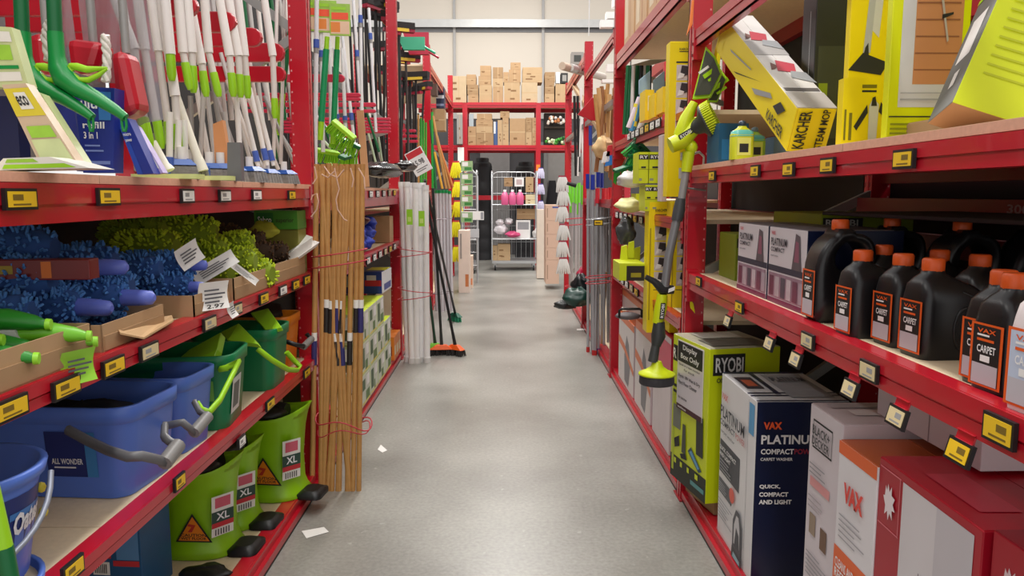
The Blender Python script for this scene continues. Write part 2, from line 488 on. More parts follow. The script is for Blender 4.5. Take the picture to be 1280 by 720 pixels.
upright(lb3, -1, XL, YL[3], at(532, 46, X=XL).z, brace_z=[(.3, 1.0, 1), (at(535, 165, Y=9.9).z, at(500, 195, Y=9.9).z, 1), (at(535, 163, Y=9.9).z, at(498, 130, Y=9.9).z, 1)])
upright(lb4, -1, XL, YL[4], at(565, 93, X=XL).z, brace_z=[(.3, 1.2, 1), (1.2, 2.0, -1), (2.0, 2.8, 1)])
z2 = at(430, 243, X=XL).z
shelf(lb2, -1, XL, YL[1], YL[2], 1.52, .11, edge=True, tick=small_ticks(458, 243, 495, 241, XL, 5))
shelf(lb2, -1, XL, YL[1], YL[2], at(490, 304, X=XL).z, .07, tick=small_ticks(455, 328, 495, 307, XL, 6))
kerb(lb2, -1, XL, YL[1], YL[2])
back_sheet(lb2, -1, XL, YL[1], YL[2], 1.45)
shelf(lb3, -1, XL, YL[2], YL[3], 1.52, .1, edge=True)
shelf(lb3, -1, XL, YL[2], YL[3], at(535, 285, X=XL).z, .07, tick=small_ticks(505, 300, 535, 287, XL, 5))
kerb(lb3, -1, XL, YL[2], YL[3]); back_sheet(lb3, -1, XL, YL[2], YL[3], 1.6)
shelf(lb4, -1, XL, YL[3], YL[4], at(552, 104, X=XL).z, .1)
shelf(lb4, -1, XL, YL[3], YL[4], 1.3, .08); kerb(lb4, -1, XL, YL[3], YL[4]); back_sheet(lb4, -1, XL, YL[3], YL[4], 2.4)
# divider arms reaching toward the aisle between the upright handles
def arm(parent, y, z, x_tip, thick, hgt, m=RED, x_back=-1.85, s=1):
    mb = MB(); r = hgt / 2
    n = 6; poly = [(x_back, -r), (x_tip - s * r, -r)] + [(x_tip - s * r + s * r * math.sin(PI * k / n), -r * math.cos(PI * k / n)) for k in range(1, n)] + [(x_tip - s * r, r), (x_back, r)]
    mx = Matrix.Translation((0, y, z)) @ Euler((PI / 2, 0, 0)).to_matrix().to_4x4()
    mb.prism(poly, -thick / 2, thick / 2, m, mx)
    mb.build('divider_arm', parent, bevel=0.004)
for (px, py, hp) in ((248, 8, 24), (296, 28, 24), (328, 47, 22), (356, 66, 22)):
    p = at(px, py, X=-1.0); arm(lb1, p.y, p.z, -1.0, .03, hp / 960 * p.y)
for (px, py) in ((341, 84),):
    p = at(px, py, X=-1.0); arm(lb1, 3.6, p.z, -1.0, .03, .07)
PINKR = M((198, 40, 70), .4)
for (px, py, hp) in ((431, 98, 9), (451, 119, 5), (451, 124, 4), (470, 131, 5), (470, 139, 4)):
    p = at(px, py, X=-.93); arm(lb2, p.y, p.z, -.93, .03, hp / 960 * p.y, PINKR)
for k in range(5):
    p = at(487, 148 + 4 * k, X=-.96); arm(lb2, 6.55, p.z, -.96, .03, .022, PINKR)
for k in range(3):
    p = at(515, 160 + 6 * k, X=-.96); arm(lb3, 8.4 + .1 * k, p.z, -.96, .03, .03, PINKR)

# ---------------- right side
YR = [1.08, 3.63, 6.18, 8.53, 11.2]
rb1 = thing('storage_rack', 'near right red storage rack bay with black bottles on its middle shelf', 'rack', (0, 0, 0))
rb2 = thing('storage_rack', 'second right red storage rack bay stacked with yellow and lime boxes', 'rack', (0, 0, 0))
rb3 = thing('storage_rack', 'third right red storage rack bay behind grey poles with blue ends', 'rack', (0, 0, 0))
rb4 = thing('storage_rack', 'farthest right red storage rack bay beside white mop refills', 'rack', (0, 0, 0))
upright(rb1, 1, XR, YR[1], ZT, brace_z=[(.2, .8, 1), (1.10, .62, 1), (1.12, 1.5, 1)])
upright(rb1, 1, XR, YR[0], ZT)
upright(rb2, 1, XR, YR[2], ZT, brace_z=[(.2, .8, 1), (.8, 1.4, -1), (at(778, 88, Y=6.2).z, at(800, 50, Y=6.2).z, 1), (at(778, 88, Y=6.2).z, 2.2, 1)])
upright(rb3, 1, XR, YR[3], at(735, 45, X=XR).z, brace_z=[(.3, 1.0, 1), (1.0, 1.6, -1)])
upright(rb4, 1, XR, YR[4], at(712, 95, X=XR).z, brace_z=[(.3, 1.2, 1), (1.2, 2.0, -1), (2.0, 2.8, 1)])
# crossed braces between the third and fourth posts, seen from the aisle
for a, b, m in (((718, 108), (762, 182), CARD), ((706, 178), (768, 128), STEEL)):
    p = at(*a, X=XR + .03); q = at(*b, X=XR + .03)
    MB().bar(p, q, .05, .05, m).build('diagonal_brace', rb3)
rt = [tk(1133, 199, XR, .085), tk(1037, 207, XR, .085), tk(988, 212, XR, .085), tk(946, 214, XR, .085), tk(892, 220, XR, .085)]
shelf(rb1, 1, XR, YR[0], YR[1], 1.606, .060, edge=True, tick=rt)
rm_ = [tk(926, 384, XR, .085), tk(1012, 426, XR, .085, .045, OLD), tk(1089, 464, XR, .085, .045, OLD), tk(1253, 538, XR, .085, .05), tk(875, 352, XR, .08)]
shelf(rb1, 1, XR, YR[0], YR[1], 1.128, .075, tick=rm_)
for (px, py, m) in ((910, 402, OLD), (962, 430, OLD), (995, 450, OLD), (1063, 487, OLD), (1122, 522, OLD), (1200, 566, YTICK)):
    p = at(px, py, X=XR - .008); ticket(rb1, XR - .004, p.y, 1.07, 1, .075, .045, m, 1.07 - p.z, -.25)
kerb(rb1, 1, XR, YR[0], YR[1]); back_sheet(rb1, 1, XR, YR[0], YR[1], 1.56)
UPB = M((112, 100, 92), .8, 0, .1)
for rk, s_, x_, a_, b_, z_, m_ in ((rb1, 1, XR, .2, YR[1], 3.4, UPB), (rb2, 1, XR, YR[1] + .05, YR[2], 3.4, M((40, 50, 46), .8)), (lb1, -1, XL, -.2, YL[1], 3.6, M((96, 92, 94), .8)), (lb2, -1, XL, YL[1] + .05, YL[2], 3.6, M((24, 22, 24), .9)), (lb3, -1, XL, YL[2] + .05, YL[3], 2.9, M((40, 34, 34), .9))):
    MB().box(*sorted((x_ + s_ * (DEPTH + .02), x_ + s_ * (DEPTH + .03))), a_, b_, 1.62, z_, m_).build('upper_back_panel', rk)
for zz in (1.44, 1.30):   # heavy rear beams with load notice
    MB().box(XR + .80, XR + .86, YR[0] + .1, YR[1] + .01, zz - .04, zz + .04, DARKRED).build('rear_load_beam', rb1)
f = Face((XR + .80, 2.75, 1.42), (0, -.5, 0), (0, 0, .05)); tm = MB()
f.text(tm, .42, .1, .9, .9, '3000 kg', M((190, 150, 150), .6)); tm.build('lettering', rb1)
# shelves of the second bay
shelf(rb1, 1, XR, YR[0], YR[1], at(880, 28, X=XR).z, .07, board=False)
shelf(rb2, 1, XR, YR[1], YR[2], at(775, 63, X=XR).z, .11)
shelf(rb2, 1, XR, YR[1], YR[2], at(790, 168, X=XR).z, .07, tick=small_ticks(785, 172, 828, 152, XR, 7))
shelf(rb2, 1, XR, YR[1], YR[2], at(772, 262, X=XR).z, .06, edge=False, tick=small_ticks(770, 268, 806, 276, XR, 6))
shelf(rb2, 1, XR, YR[1], YR[2], at(772, 343, X=XR).z, .06, tick=small_ticks(772, 345, 800, 368, XR, 5))
kerb(rb2, 1, XR, YR[1], YR[2]); back_sheet(rb2, 1, XR, YR[1], YR[2], 1.9)
shelf(rb3, 1, XR, YR[2], YR[3], at(745, 72, X=XR).z, .07, board=False)
shelf(rb3, 1, XR, YR[2], YR[3], 1.45, .07); kerb(rb3, 1, XR, YR[2], YR[3]); back_sheet(rb3, 1, XR, YR[2], YR[3], 1.6)
shelf(rb4, 1, XR, YR[3], YR[4], at(715, 95, X=XR).z, .12, board=False)
kerb(rb4, 1, XR, YR[3], YR[4])

# ---------------- rack across the end of the aisle
YB = 16.2
be = thing('storage_rack', 'red storage rack across the end of the aisle stacked with brown cartons', 'rack', (0, 0, 0))
for x in (-.84, .68):
    mb = MB(); mb.box(x - .05, x + .05, YB, YB + .1, 0, 3.36, RED); mb.box(x - .02, x + .02, YB - .004, YB, 0, 3.36, RED); mb.build('upright_post', be)
    MB().box(x - .05, x + .05, YB + .9, YB + 1.0, 0, 3.36, DARKRED).build('upright_post', be)
for x0, x1 in ((-1.9, -.89), (-.79, .63), (.73, 1.9)):
    for z in (3.37, 2.50):
        mb = MB(); mb.box(x0, x1, YB + .005, YB + .06, z - .11, z, RED); mb.box(x0, x1, YB - .008, YB + .005, z - .06, z - .03, RED)
        mb.build('front_beam', be)
        MB().box(x0, x1, YB + .94, YB + 1.0, z - .11, z, DARKRED).build('rear_beam', be)
        MB().box(x0, x1, YB + .06, YB + .94, z - .03, z, BOARD).build('shelf_board', be)
MB().box(-.79, .63, YB + .9, YB + .95, 1.36, 1.46, RED).build('low_rail', be)
for x in (-.84, .68): MB().box(x - .04, x + .04, YB - .006, YB - .003, 1.9, 2.1, M((240, 130, 30), .5)).build('orange_marker', be)
# ------------------------------------------------------------------ product builders
def wb(mb, name, t, **k):
    """part whose mesh was written in world coordinates, under an unrotated thing"""
    o = mb.build(name, t, **k); o.location = -t.location; return o

def pole(name, label, cat, a, b, segs, group=None, extra=None):
    """upright or leaning stick from a to b; segs = (part, t0, t1, r, material)"""
    a = Vector(a); b = Vector(b); L = (b - a).length
    t = thing(name, label, cat, a, aim(a, b), group)
    for part, t0, t1, r, m in segs:
        mb = MB()
        if isinstance(r, tuple): mb.tube([(0, 0, L * t0), (0, 0, L * (t0 + t1) / 2), (0, 0, L * t1)], [r[0], (r[0] + r[1]) / 2, r[1]], m, 8)
        else: mb.tube([(0, 0, L * t0), (0, 0, L * t1)], r, m, 8)
        mb.build(part, t)
    return t

def rr(w, d, rad, z, n=4, cx=0, cy=0):
    """rounded rectangle ring, counterclockwise"""
    pts = []
    for (sx, sy, a0) in ((1, -1, -PI / 2), (1, 1, 0), (-1, 1, PI / 2), (-1, -1, PI)):
        for k in range(n + 1):
            a = a0 + (PI / 2) * k / n
            pts.append((cx + sx * (w / 2 - rad) + rad * math.cos(a), cy + sy * (d / 2 - rad) + rad * math.sin(a), z))
    return pts

def rect_bucket(name, label, loc, rz, size, body, handle, grip=None, group=None, sticker=None, up=False, tilt=-0.35, cat='bucket', handle_r=.007, sq=False):
    w, d, h = size
    t = thing(name, label, cat, loc, (0, 0, rz), group)
    k = .86; rd = min(w, d) * .2; th = .004
    mb = MB()
    out = [rr(w * k, d * k, rd * .8, 0), rr(w * k * 1.01, d * k * 1.01, rd * .8, .01), rr(w * .96, d * .96, rd, h * .80), rr(w * .965, d * .965, rd, h * .82), rr(w * 1.0, d * 1.0, rd, h * .835), rr(w * 1.01, d * 1.01, rd, h * .995), rr(w, d, rd, h)]
    inn = [rr(w - 2 * th - .012, d - 2 * th - .012, rd, h - .001), rr(w * .93, d * .93, rd, h * .8), rr(w * k - .01, d * k - .01, rd * .8, .012)]
    mb.ringloft(out + inn, body, (True, True), True)
    mb.build('bucket_body', t)
    # bail: hinged on both X sides at mid length, dropping forward/aisle
    H = handle
    b = MB(); a = tilt
    pz = h * .88
    def tr(x, q, r_):   # q along the drop direction
        return (x, q * math.cos(a), pz + q * math.sin(a) + r_)
    half = w / 2 + .012
    q = d * .5 + .05
    path = [tr(-half, 0, 0), tr(-half, q * .45, 0), tr(-half * .92, q * .8, 0), tr(-half * .55, q * 1.0, 0), tr(-half * .42, q * 1.02, .0)]
    path += [(-x, y, z) for x, y, z in reversed(path)]
    b.tube(path, handle_r, H, 6, flat=1.6 if sq else 1.0)
    for s in (-1, 1): b.tube([(s * (half - .012), 0, pz), (s * (half + .006), 0, pz)], .014, H, 8)
    hb = b.build('bail_handle', t)
    if grip:
        g = MB(); g.tube([tr(-half * .42, q * 1.02, 0), tr(half * .42, q * 1.02, 0)], .0135, grip, 8); g.build('grip', hb)
    if sticker:
        for (f, u0, v0, u1, v1, m) in sticker.get('p', []):
            pass
        # flat labels a hair off the tapered side
        hh = h * .8
        fx = {'F': Face((-w * k / 2, -d * k / 2 - .0005, 0), (w * k, 0, 0), (0, -(d * (.96 - k)) / 2 - .0012, hh)),
              'R': Face((w * k / 2 + .0005, -d * k / 2, 0), (0, d * k, 0), ((w * (.96 - k)) / 2 + .0012, 0, hh)),
              'L': Face((-w * k / 2 - .0005, d * k / 2, 0), (0, -d * k, 0), (-(w * (.96 - k)) / 2 - .0012, 0, hh))}
        pm = MB()
        for i, p in enumerate(sticker.get('p', [])): fx[p[0]].rect(pm, *p[1:6], k=.0015 + .0004 * i)
        for i, p in enumerate(sticker.get('poly', [])): fx[p[0]].poly(pm, p[1], p[2], k=.003 + .0004 * i)
        so = pm.build('sticker', t)
        if sticker.get('t'):
            tm = MB()
            for p in sticker['t']: fx[p[0]].text(tm, *p[1:7], k=.0048)
            tm.build('lettering', so)
    return t

def nubs(mb, pts_normals, m, ln=.017, r=.0042, r_=None):
    g = r_ or rng
    for p, n in pts_normals:
        p = Vector(p); n = Vector(n).normalized()
        j = Vector((g.uniform(-.6, .6), g.uniform(-.6, .6), g.uniform(-.7, .3)))
        e = p + (n + j).normalized() * ln
        mid = (p + e) / 2 + n * ln * .15
        mb.tube([p - n * .004, mid, e], [r, r * 1.1, r * .75], m, 4, (False, True))

def chenille(name, label, cat, c, ax, L, R, m, m2, count, group=None, handle=None, flat=.7, hl=.12):
    """fuzzy microfibre head: core plus finger-like nubs; ax = unit axis pointing to the handle end"""
    ax = Vector(ax).normalized()
    t = thing(name, label, cat, Vector(c) - Vector((0, 0, R * flat)), aim((0, 0, 0), ax), group)
    off = Vector((0, 0, 0))
    mb = MB(); mb.tube([(0, 0, -L / 2), (0, 0, -L * .4), (0, 0, L * .4), (0, 0, L / 2)], [R * .5, R * .85, R * .85, R * .5], m2, 10)
    q = []
    for _ in range(count):
        a = rng.uniform(0, 2 * PI); z = rng.uniform(-L / 2, L / 2)
        rad = R * .8 * (1 - max(0, abs(z) - L * .38) / (L * .25))
        q.append(((rad * math.cos(a), rad * math.sin(a), z), (math.cos(a), math.sin(a), z / L * 1.2)))
    nubs(mb, q, m)
    # squash across the pile
    o = mb.build('microfibre_pile', t)
    if handle:
        h = MB(); h.tube([(0, 0, L * .2), (0, 0, L / 2 + hl * .5), (0, 0, L / 2 + hl * .9), (0, 0, L / 2 + hl)], [R * .42, R * .40, R * .34, R * .15], handle, 10)
        h.build('handle', t)
    return t

def tray(label, loc, rz, size, m=CARD, lip=.6):
    w, d, h = size
    t = thing('display_tray', label, 'carton', loc, (0, 0, rz))
    mb = MB(); e = .004
    mb.box(-w / 2, w / 2, -d / 2, d / 2, 0, e, m)
    for x in (-w / 2, w / 2 - e): mb.box(x, x + e, -d / 2, d / 2, e, h, m)
    mb.box(-w / 2, w / 2, d / 2 - e, d / 2, e, h, m); mb.box(-w / 2, w / 2, -d / 2, -d / 2 + e, e, h, m)
    mb.build('tray_wall', t)
    f = MB(); f.box(w / 2, w / 2 + e * .8, -d * .48, d * .48, h * .1, h * lip, CARD2); f.build('folded_flap', t)
    return t

def swing_tag(label, p, w, h, rot, m=PAPER, text=None, group=None):
    t = thing('swing_tag', label, 'tag', p, rot, group)
    mb = MB(); n = 5
    vs = []; 
    for i in range(n + 1):
        for s in (0, 1): vs.append((-w / 2 + w * s, .012 * math.sin(PI * i / n) , -h * i / n))
    mb.add(vs, [(2 * i, 2 * i + 1, 2 * i + 3, 2 * i + 2) for i in range(n)], m, True)
    mb.build('card', t)
    f = Face((-w / 2, .0, -h), (w, 0, 0), (0, 0, h)); pm = MB()
    for i in range(4): f.rect(pm, .15, .25 + i * .14, .15 + .5 + .2 * ((i * 7) % 3) / 2, .31 + i * .14, M((90, 90, 95), .6), k=.0125 if False else -.0005 - .0)
    if text: f.text(pm, .2, .06, .8, .2, text, KDARK, k=.001)
    pm.build('lettering', t)
    return t
# ------------------------------------------------------------------ near left bay, top shelf
ZS = 1.543
WPL = M((232, 226, 222), .35, 0, .03); CREAM = M((222, 216, 200), .4, 0, .03)
LG = M((150, 205, 30), .4, 0, .04); GRN = M((8, 138, 62), .35, 0, .05); DGRN = M((6, 98, 52), .4, 0, .08)
BLU = M((64, 92, 176), .4, 0, .05); GREY = M((150, 148, 146), .4, .2, .05)

# green trigger mops hung by their hooks
def trigger_handle(label, dx):
    Y = 1.82
    a = lambda x, y, dy=0: at(x + dx, y, Y=Y + dy)
    t = thing('spray_mop', label, 'mop', a(112, 163))
    mb = MB(); mb.tube([a(22, -90), a(25, -30), a(28, 42)], .0155, DGRN, 12); wb(mb, 'upper_tube', t)
    mb = MB(); mb.tube([a(28, 40), a(30, 70), a(32, 84), a(40, 98), a(55, 110), a(82, 124), a(104, 138), a(116, 147)], [.017, .0175, .022, .026, .021, .016, .0125, .010], GRN, 12); wb(mb, 'curved_body', t)
    g = MB()
    P = [a(x, y) for x, y in ((44, 66), (56, 78), (70, 85), (94, 84), (80, 95), (66, 102), (52, 99), (44, 88))]
    g.tube([a(46, 82), a(55, 83.5), a(68, 87), a(93, 85)], [.006, .009, .008, .003], LG, 8)
    g.tube([a(46, 82), a(48, 92), a(58, 100), a(70, 100), a(82, 94), a(93, 86)], [.006, .007, .007, .007, .006, .003], LG, 8)
    wb(g, 'lime_trigger', t)
    h = MB(); h.tube([a(110, 144), a(112, 158), a(113, 164), a(116, 164), a(117, 158), a(116, 147)], .0035, GRN, 6); wb(h, 'hanging_loop', t)
    return t
trigger_handle('green spray mop handle with lime trigger, left of the two hanging', 0)
trigger_handle('green spray mop handle with lime trigger, right of the two, higher lime collar', 41)

# red lobby dustpans in clear bags
def dustpan(label, quad, Y, grp='red lobby dustpans in clear bags'):
    P = [at(x, y, Y=Y) for x, y in quad]      # TL TR BR BL
    c = sum(P, Vector()) / 4; c.z = min(p.z for p in P)
    t = thing('lobby_dustpan', label, 'dustpan', c, group=None)
    mb = MB(); th = Vector((0, .09, 0))
    front = P; back = [p + th for p in P]; inner = [p * .0 + (c0 + (p - c0) * .93) for c0 in [sum(P, Vector()) / 4] for p in P]
    mb.add(front + back, [(3, 2, 1, 0), (4, 5, 6, 7), (0, 1, 5, 4), (2, 3, 7, 6), (1, 2, 6, 5), (3, 0, 4, 7)], RED)
    wb(mb, 'pan', t, bevel=.02)
    h = MB(); top = (P[0] + P[1]) / 2 + Vector((0, .05, 0)); h.tube([top, top + Vector((-.02, .02, .75))], .011, GREY, 8); wb(h, 'long_handle', t)
    bg_ = MB(); e = .012
    q0 = [p + Vector((0, .13, 0)) for p in (P[0] + Vector((-e, -e, .30)), P[1] + Vector((e, -e, .30)), P[2] + Vector((e, -e, -e)), P[3] + Vector((-e, -e, -e)))]
    n = 6; vs = []
    for i in range(n + 1):
        for j in range(n + 1):
            u, v = i / n, j / n
            p = (q0[0] * (1 - u) + q0[1] * u) * (1 - v) + (q0[3] * (1 - u) + q0[2] * u) * v
            vs.append(p + Vector((0, -.012 * math.sin(u * 7 + v * 4) - .01, 0)))
    bg_.add(vs, [(i * (n + 1) + j, i * (n + 1) + j + 1, (i + 1) * (n + 1) + j + 1, (i + 1) * (n + 1) + j) for i in range(n) for j in range(n)], M((150, 146, 152), .15, 0, 0, alpha=.62), True)
    wb(bg_, 'clear_bag', t)
    return t
dustpan('red dustpan in a clear bag behind the left green mop handle', ((32, 40), (56, 40), (62, 92), (40, 92)), 2.0)
dustpan('red dustpan in a clear bag behind the right green mop handle', ((80, 46), (127, 52), (116, 90), (86, 92)), 2.02)
dustpan('tilted red dustpan standing beside the blue flat packs', ((136, 63), (155, 62), (172, 138), (144, 150)), 2.0)
def rope(label, pts, Y):
    t = thing('cotton_rope', label, 'rope', at(*pts[-1], Y=Y))
    mb = MB(); P = [at(x, y, Y=Y) for x, y in pts]
    for k in range(3):
        Q = []
        for i in range(len(P) - 1):
            for s in range(6):
                f = s / 6; ang = (i * 6 + s) * .9 + k * 2.1
                Q.append(P[i].lerp(P[i + 1], f) + Vector((.006 * math.cos(ang), .006 * math.sin(ang), 0)))
        mb.tube(Q, .006, M((226, 218, 210), .9, 0, .1, 60, .4), 6)
    wb(mb, 'twisted_strands', t)
rope('short white twisted cotton rope left of the right green handle', ((62, 26), (57, 45), (62, 82)), 1.88)
rope('white twisted cotton rope above the blue flat pack', ((131, 44), (134, 70), (132, 108)), 1.92)

# flat packs of mop refills
def flatpack(label, quad, Y, th, faces_, prints=(), texts=(), lean=0.0, loc=None):
    """packet standing on the shelf, front quad (TL TR BR BL) in photo pixels at depth Y"""
    P = [at(x, y, Y=Y) for x, y in quad]
    t = thing('refill_packet', label, 'packet', Vector((sum(p.x for p in P) / 4, Y, min(p.z for p in P))))
    mb = MB(); th = Vector((0, th, 0)); mb.add(P + [p + th for p in P], [(3, 2, 1, 0), (4, 5, 6, 7), (0, 1, 5, 4), (2, 3, 7, 6), (1, 2, 6, 5), (3, 0, 4, 7)], faces_)
    wb(mb, 'packet_body', t)
    def bil(u, v, k): 
        b_ = P[3].lerp(P[2], u); tp = P[0].lerp(P[1], u); return b_.lerp(tp, v) + Vector((0, -k, 0))
    if prints:
        pm = MB()
        for i, (u0, v0, u1, v1, m) in enumerate(prints):
            k = .001 + .0003 * i; pm.add([bil(u0, v0, k), bil(u1, v0, k), bil(u1, v1, k), bil(u0, v1, k)], [(0, 1, 2, 3)], m)
        wb(pm, 'printed_artwork', t)
    if texts:
        tm = MB()
        for (u0, v0, u1, v1, s, m) in texts:
            g = text_geo(s); tm.add([bil(u0 + (u1 - u0) * a, v0 + (v1 - v0) * b, .003) for a, b in g[0]], g[1], m)
        wb(tm, 'lettering', t)
    return t
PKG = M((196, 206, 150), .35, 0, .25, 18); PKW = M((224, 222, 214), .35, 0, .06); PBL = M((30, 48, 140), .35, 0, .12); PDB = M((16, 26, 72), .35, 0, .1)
PKT = M((202, 178, 150), .4, 0, .1)
PLG = M((150, 198, 60), .4, 0, .2, 30); WT = M((232, 232, 236), .5, 0, 0)
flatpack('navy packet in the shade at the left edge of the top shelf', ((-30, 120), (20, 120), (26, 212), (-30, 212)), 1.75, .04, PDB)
flatpack('patterned green and white packet standing upright at the far left', ((-20, 32), (14, 34), (36, 108), (-20, 110)), 1.68, .03, PKG, [(.1, .1, .9, .25, PKW), (.2, .45, .8, .7, PLG), (.05, .3, .9, .36, GRN), (.5, .75, .9, .92, PKW)])
flatpack('cream and lime packet leaning in front of the navy packets', ((2, 106), (32, 104), (100, 208), (52, 210)), 1.62, .03, PKT, [(0, .62, 1, .95, M((214, 196, 50), .4)), (.1, .02, .95, .34, PKG), (.15, .36, .9, .50, PLG), (.3, .70, .75, .9, PKW)], [(.3, .74, .7, .86, 'eco', KDARK)])
flatpack('pale packet half hidden behind the leaning cream packet', ((36, 112), (52, 118), (108, 206), (80, 210)), 1.75, .03, PKG, [(.1, .1, .9, .5, PKW), (.1, .55, .9, .7, PLG)])
flatpack('green and white packet lying flat at the shelf edge', ((4, 198), (62, 196), (112, 210), (-10, 213)), 1.55, .10, PKW, [(.1, .1, .9, .45, LG), (.1, .6, .6, .9, PLG)])
txt = [(.15, .75, .8, .88, 'ultra', WT), (.15, .52, .75, .60, 'refill', WT), (.15, .40, .55, .48, '3 in 1', WT)]
flatpack('upright blue packet of mop refills with white print', ((92, 108), (143, 110), (142, 216), (104, 216)), 1.95, .05, PBL, [(.08, .1, .9, .14, M((110, 130, 200), .5)), (.15, .25, .7, .27, M((120, 140, 210), .5)), (.15, .31, .6, .33, M((120, 140, 210), .5)), (.6, .62, .92, .95, M((56, 120, 190), .4))], txt)
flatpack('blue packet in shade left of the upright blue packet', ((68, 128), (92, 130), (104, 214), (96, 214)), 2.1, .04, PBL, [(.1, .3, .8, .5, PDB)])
flatpack('leaning blue packet with lilac printed edge', ((146, 150), (160, 148), (192, 217), (172, 218)), 1.98, .04, PBL, [(0, .0, .35, 1, M((36, 70, 170), .4))], [(.1, .70, .7, .76, 'micro', WT), (.1, .58, .6, .64, 'power', WT)])
flatpack('lilac and white packet leaning on the blue packet', ((158, 150), (170, 158), (204, 216), (190, 218)), 2.02, .03, M((176, 160, 206), .4, 0, .3, 40), [(.2, .1, .9, .4, PKW)])

# white mop handles
def white_mop(top, cuff, bot, lime=True, X=-1.04, rw=.0125, gl='white handles with lime ends on the top shelf', lab='white mop handle with a lime green hanging end on the top shelf'):
    """handle hung head up: top, where the wide sleeve ends, tip (photo pixels)"""
    b = at(*bot, X=X); Y = b.y
    c = at(*cuff, Y=Y); a = at(top[0], top[1], Y=Y); a = a + (a - c).normalized() * .35
    t = thing('upright_mop', lab, 'mop', b, (0, 0, 0), gl)
    ld = (c - b).normalized()
    e = b + ld * .085
    wb(MB().tube([c + ld * .0, a], [rw * 1.25, rw * 1.1], WPL, 10), 'wide_sleeve', t)
    wb(MB().tube([e if lime else b, c], rw * .92, M((214, 206, 200), .4, 0, .04), 10), 'lower_tube', t)
    if lime: wb(MB().tube([b, b + ld * .02, e], [rw * .7, rw * 1.15, rw * 1.1], LG, 10), 'lime_end', t)
    return t
for top, cuff, bot in (((150, -5), (161, 62), (188, 184)), ((172, -5), (181, 62), (202, 186)), ((190, 3), (198, 64), (214, 187)), ((152, 20), (168, 62), (182, 184))):
    white_mop(top, cuff, bot)
for top, cuff, bot in (((207, 5), (213, 68), (215, 101)), ((223, -4), (229, 66), (238, 112)), ((234, -4), (240, 66), (242, 116)), ((255, -4), (261, 66), (274, 121)), ((247, 53), (252, 80), (258, 121))):
    white_mop(top, cuff, bot, X=-1.02, gl='higher white handles with lime ends', lab='white mop handle ending in lime high above the shelf')
for top, cuff, bot in (((284, 53), (287, 70), (292, 121)), ((295, 53), (298, 70), (301, 122)), ((304, 53), (306, 70), (310, 123)), ((338, 50), (341, 70), (344, 148))):
    white_mop(top, cuff, bot, X=-1.0, rw=.0135, gl='white handles before the steel brace', lab='white mop handle with lime end crossing in front of the steel brace')
white_mop((216, 100), (219, 120), (223, 190), X=-1.02, gl=None, lab='white handle whose looped lime end hangs lowest by the thick cream pole')
# thick cream mops standing on the shelf
def cream(label, top, bot, X):
    b = at(*bot, X=X); a = at(*top, Y=b.y)
    t = thing('flat_mop', label, 'mop', b)
    wb(MB().tube([b, b + (a - b) * .12, b + (a - b) * .2, a], [.021, .018, .014, .0135], CREAM, 10), 'pole', t)
    mb = MB(); mb.ringloft([[(b.x + p[0], b.y + p[1], z) for p in rr(.2, .09, .03, 0)] for z in (ZS, ZS + .014)], M((206, 214, 140), .5), (True, True)); wb(mb, 'mop_plate', t)
cream('thick cream mop pole slanting down to a flat lime plate', (216, 108), (253, 214), -.99)
cream('thick cream mop pole left of the lime ended handles', (190, 178), (210, 214), -1.0)

# blue ended white scrapers and grey leaning poles
def std_pole(label, grp, top, bot, X, r, cols, cat='pole', name='extension_pole', ext=0.0, Yt=None):
    b = at(*bot, X=X); a = at(*top, Y=b.y if Yt is None else Yt)
    if ext: a = a + (a - b).normalized() * ext
    return pole(name, label, cat, b, a, cols(r) if callable(cols) else cols, grp)
wb_ = lambda r: [('white_tip', 0, .07, r * .8, WPL), ('blue_grip', .07, .22, r * 1.25, BLU), ('white_tube', .22, 1, r, WPL)]
for top, bot in (((294, 96), (301, 207)), ((301, 120), (323, 208)), ((312, 110), (334, 207)), ((320, 120), (342, 207)), ((212, 140), (212, 212)), ((224, 150), (221, 212)), ((230, 150), (232, 212))):
    std_pole('white pole with a blue grip near its foot on the top shelf', 'white poles with blue grips', top, bot, -1.02, .0105, wb_)
g1 = M((198, 194, 192), .35, .1, .05); g2 = M((160, 156, 154), .35, .2, .05)
k = 0
for top, bot in (((252, 60), (270, 212)), ((262, 80), (283, 212)), ((244, 100), (262, 212)), ((276, 66), (316, 212)), ((270, 120), (300, 205)), ((284, 100), (322, 205)), ((255, 100), (250, 212)), ((238, 120), (241, 212)), ((310, 60), (330, 200)), ((322, 68), (352, 205)), ((330, 120), (368, 205)), ((305, 110), (348, 212)), ((296, 150), (330, 212)), ((340, 150), (365, 190)), ((236, 60), (262, 200)), ((280, 140), (292, 212))):
    std_pole('thin grey white pole leaning in the crowd on the top shelf', 'thin leaning poles on the top shelf', top, bot, -1.10 - .02 * (k % 5), .0095, [('tube', 0, 1, .0095, (g1, g2, WPL)[k % 3])]); k += 1
k = 0
for x in (256, 262, 270, 278, 288, 300, 308, 318, 326, 336, 346, 352):
    m = (WPL, DGRN, g1, WPL)[k % 4] if x > 268 else g1
    std_pole('long upright broom pole at the back of the near left bay', 'long upright poles at the back of the top shelf', (x - 2 + k % 3, -40), (x + 20, 150), -1.35, .013, [('tube', 0, 1, .013, m)]); k += 1
std_pole('long green pole with lime lower sleeve behind the near left post', None, (368, -10), (344, 200), -1.25, .013, [('lime_sleeve', 0.15, .4, .015, LG), ('tube', .4, 1, .013, DGRN), ('foot', 0, .15, .012, DGRN)])
for x in (347, 356):
    std_pole('long white pole just left of the near left post', 'white poles beside the near left post', (x, -30), (x - 5, 205), -1.12, .009, [('tube', 0, 1, .009, WPL)])

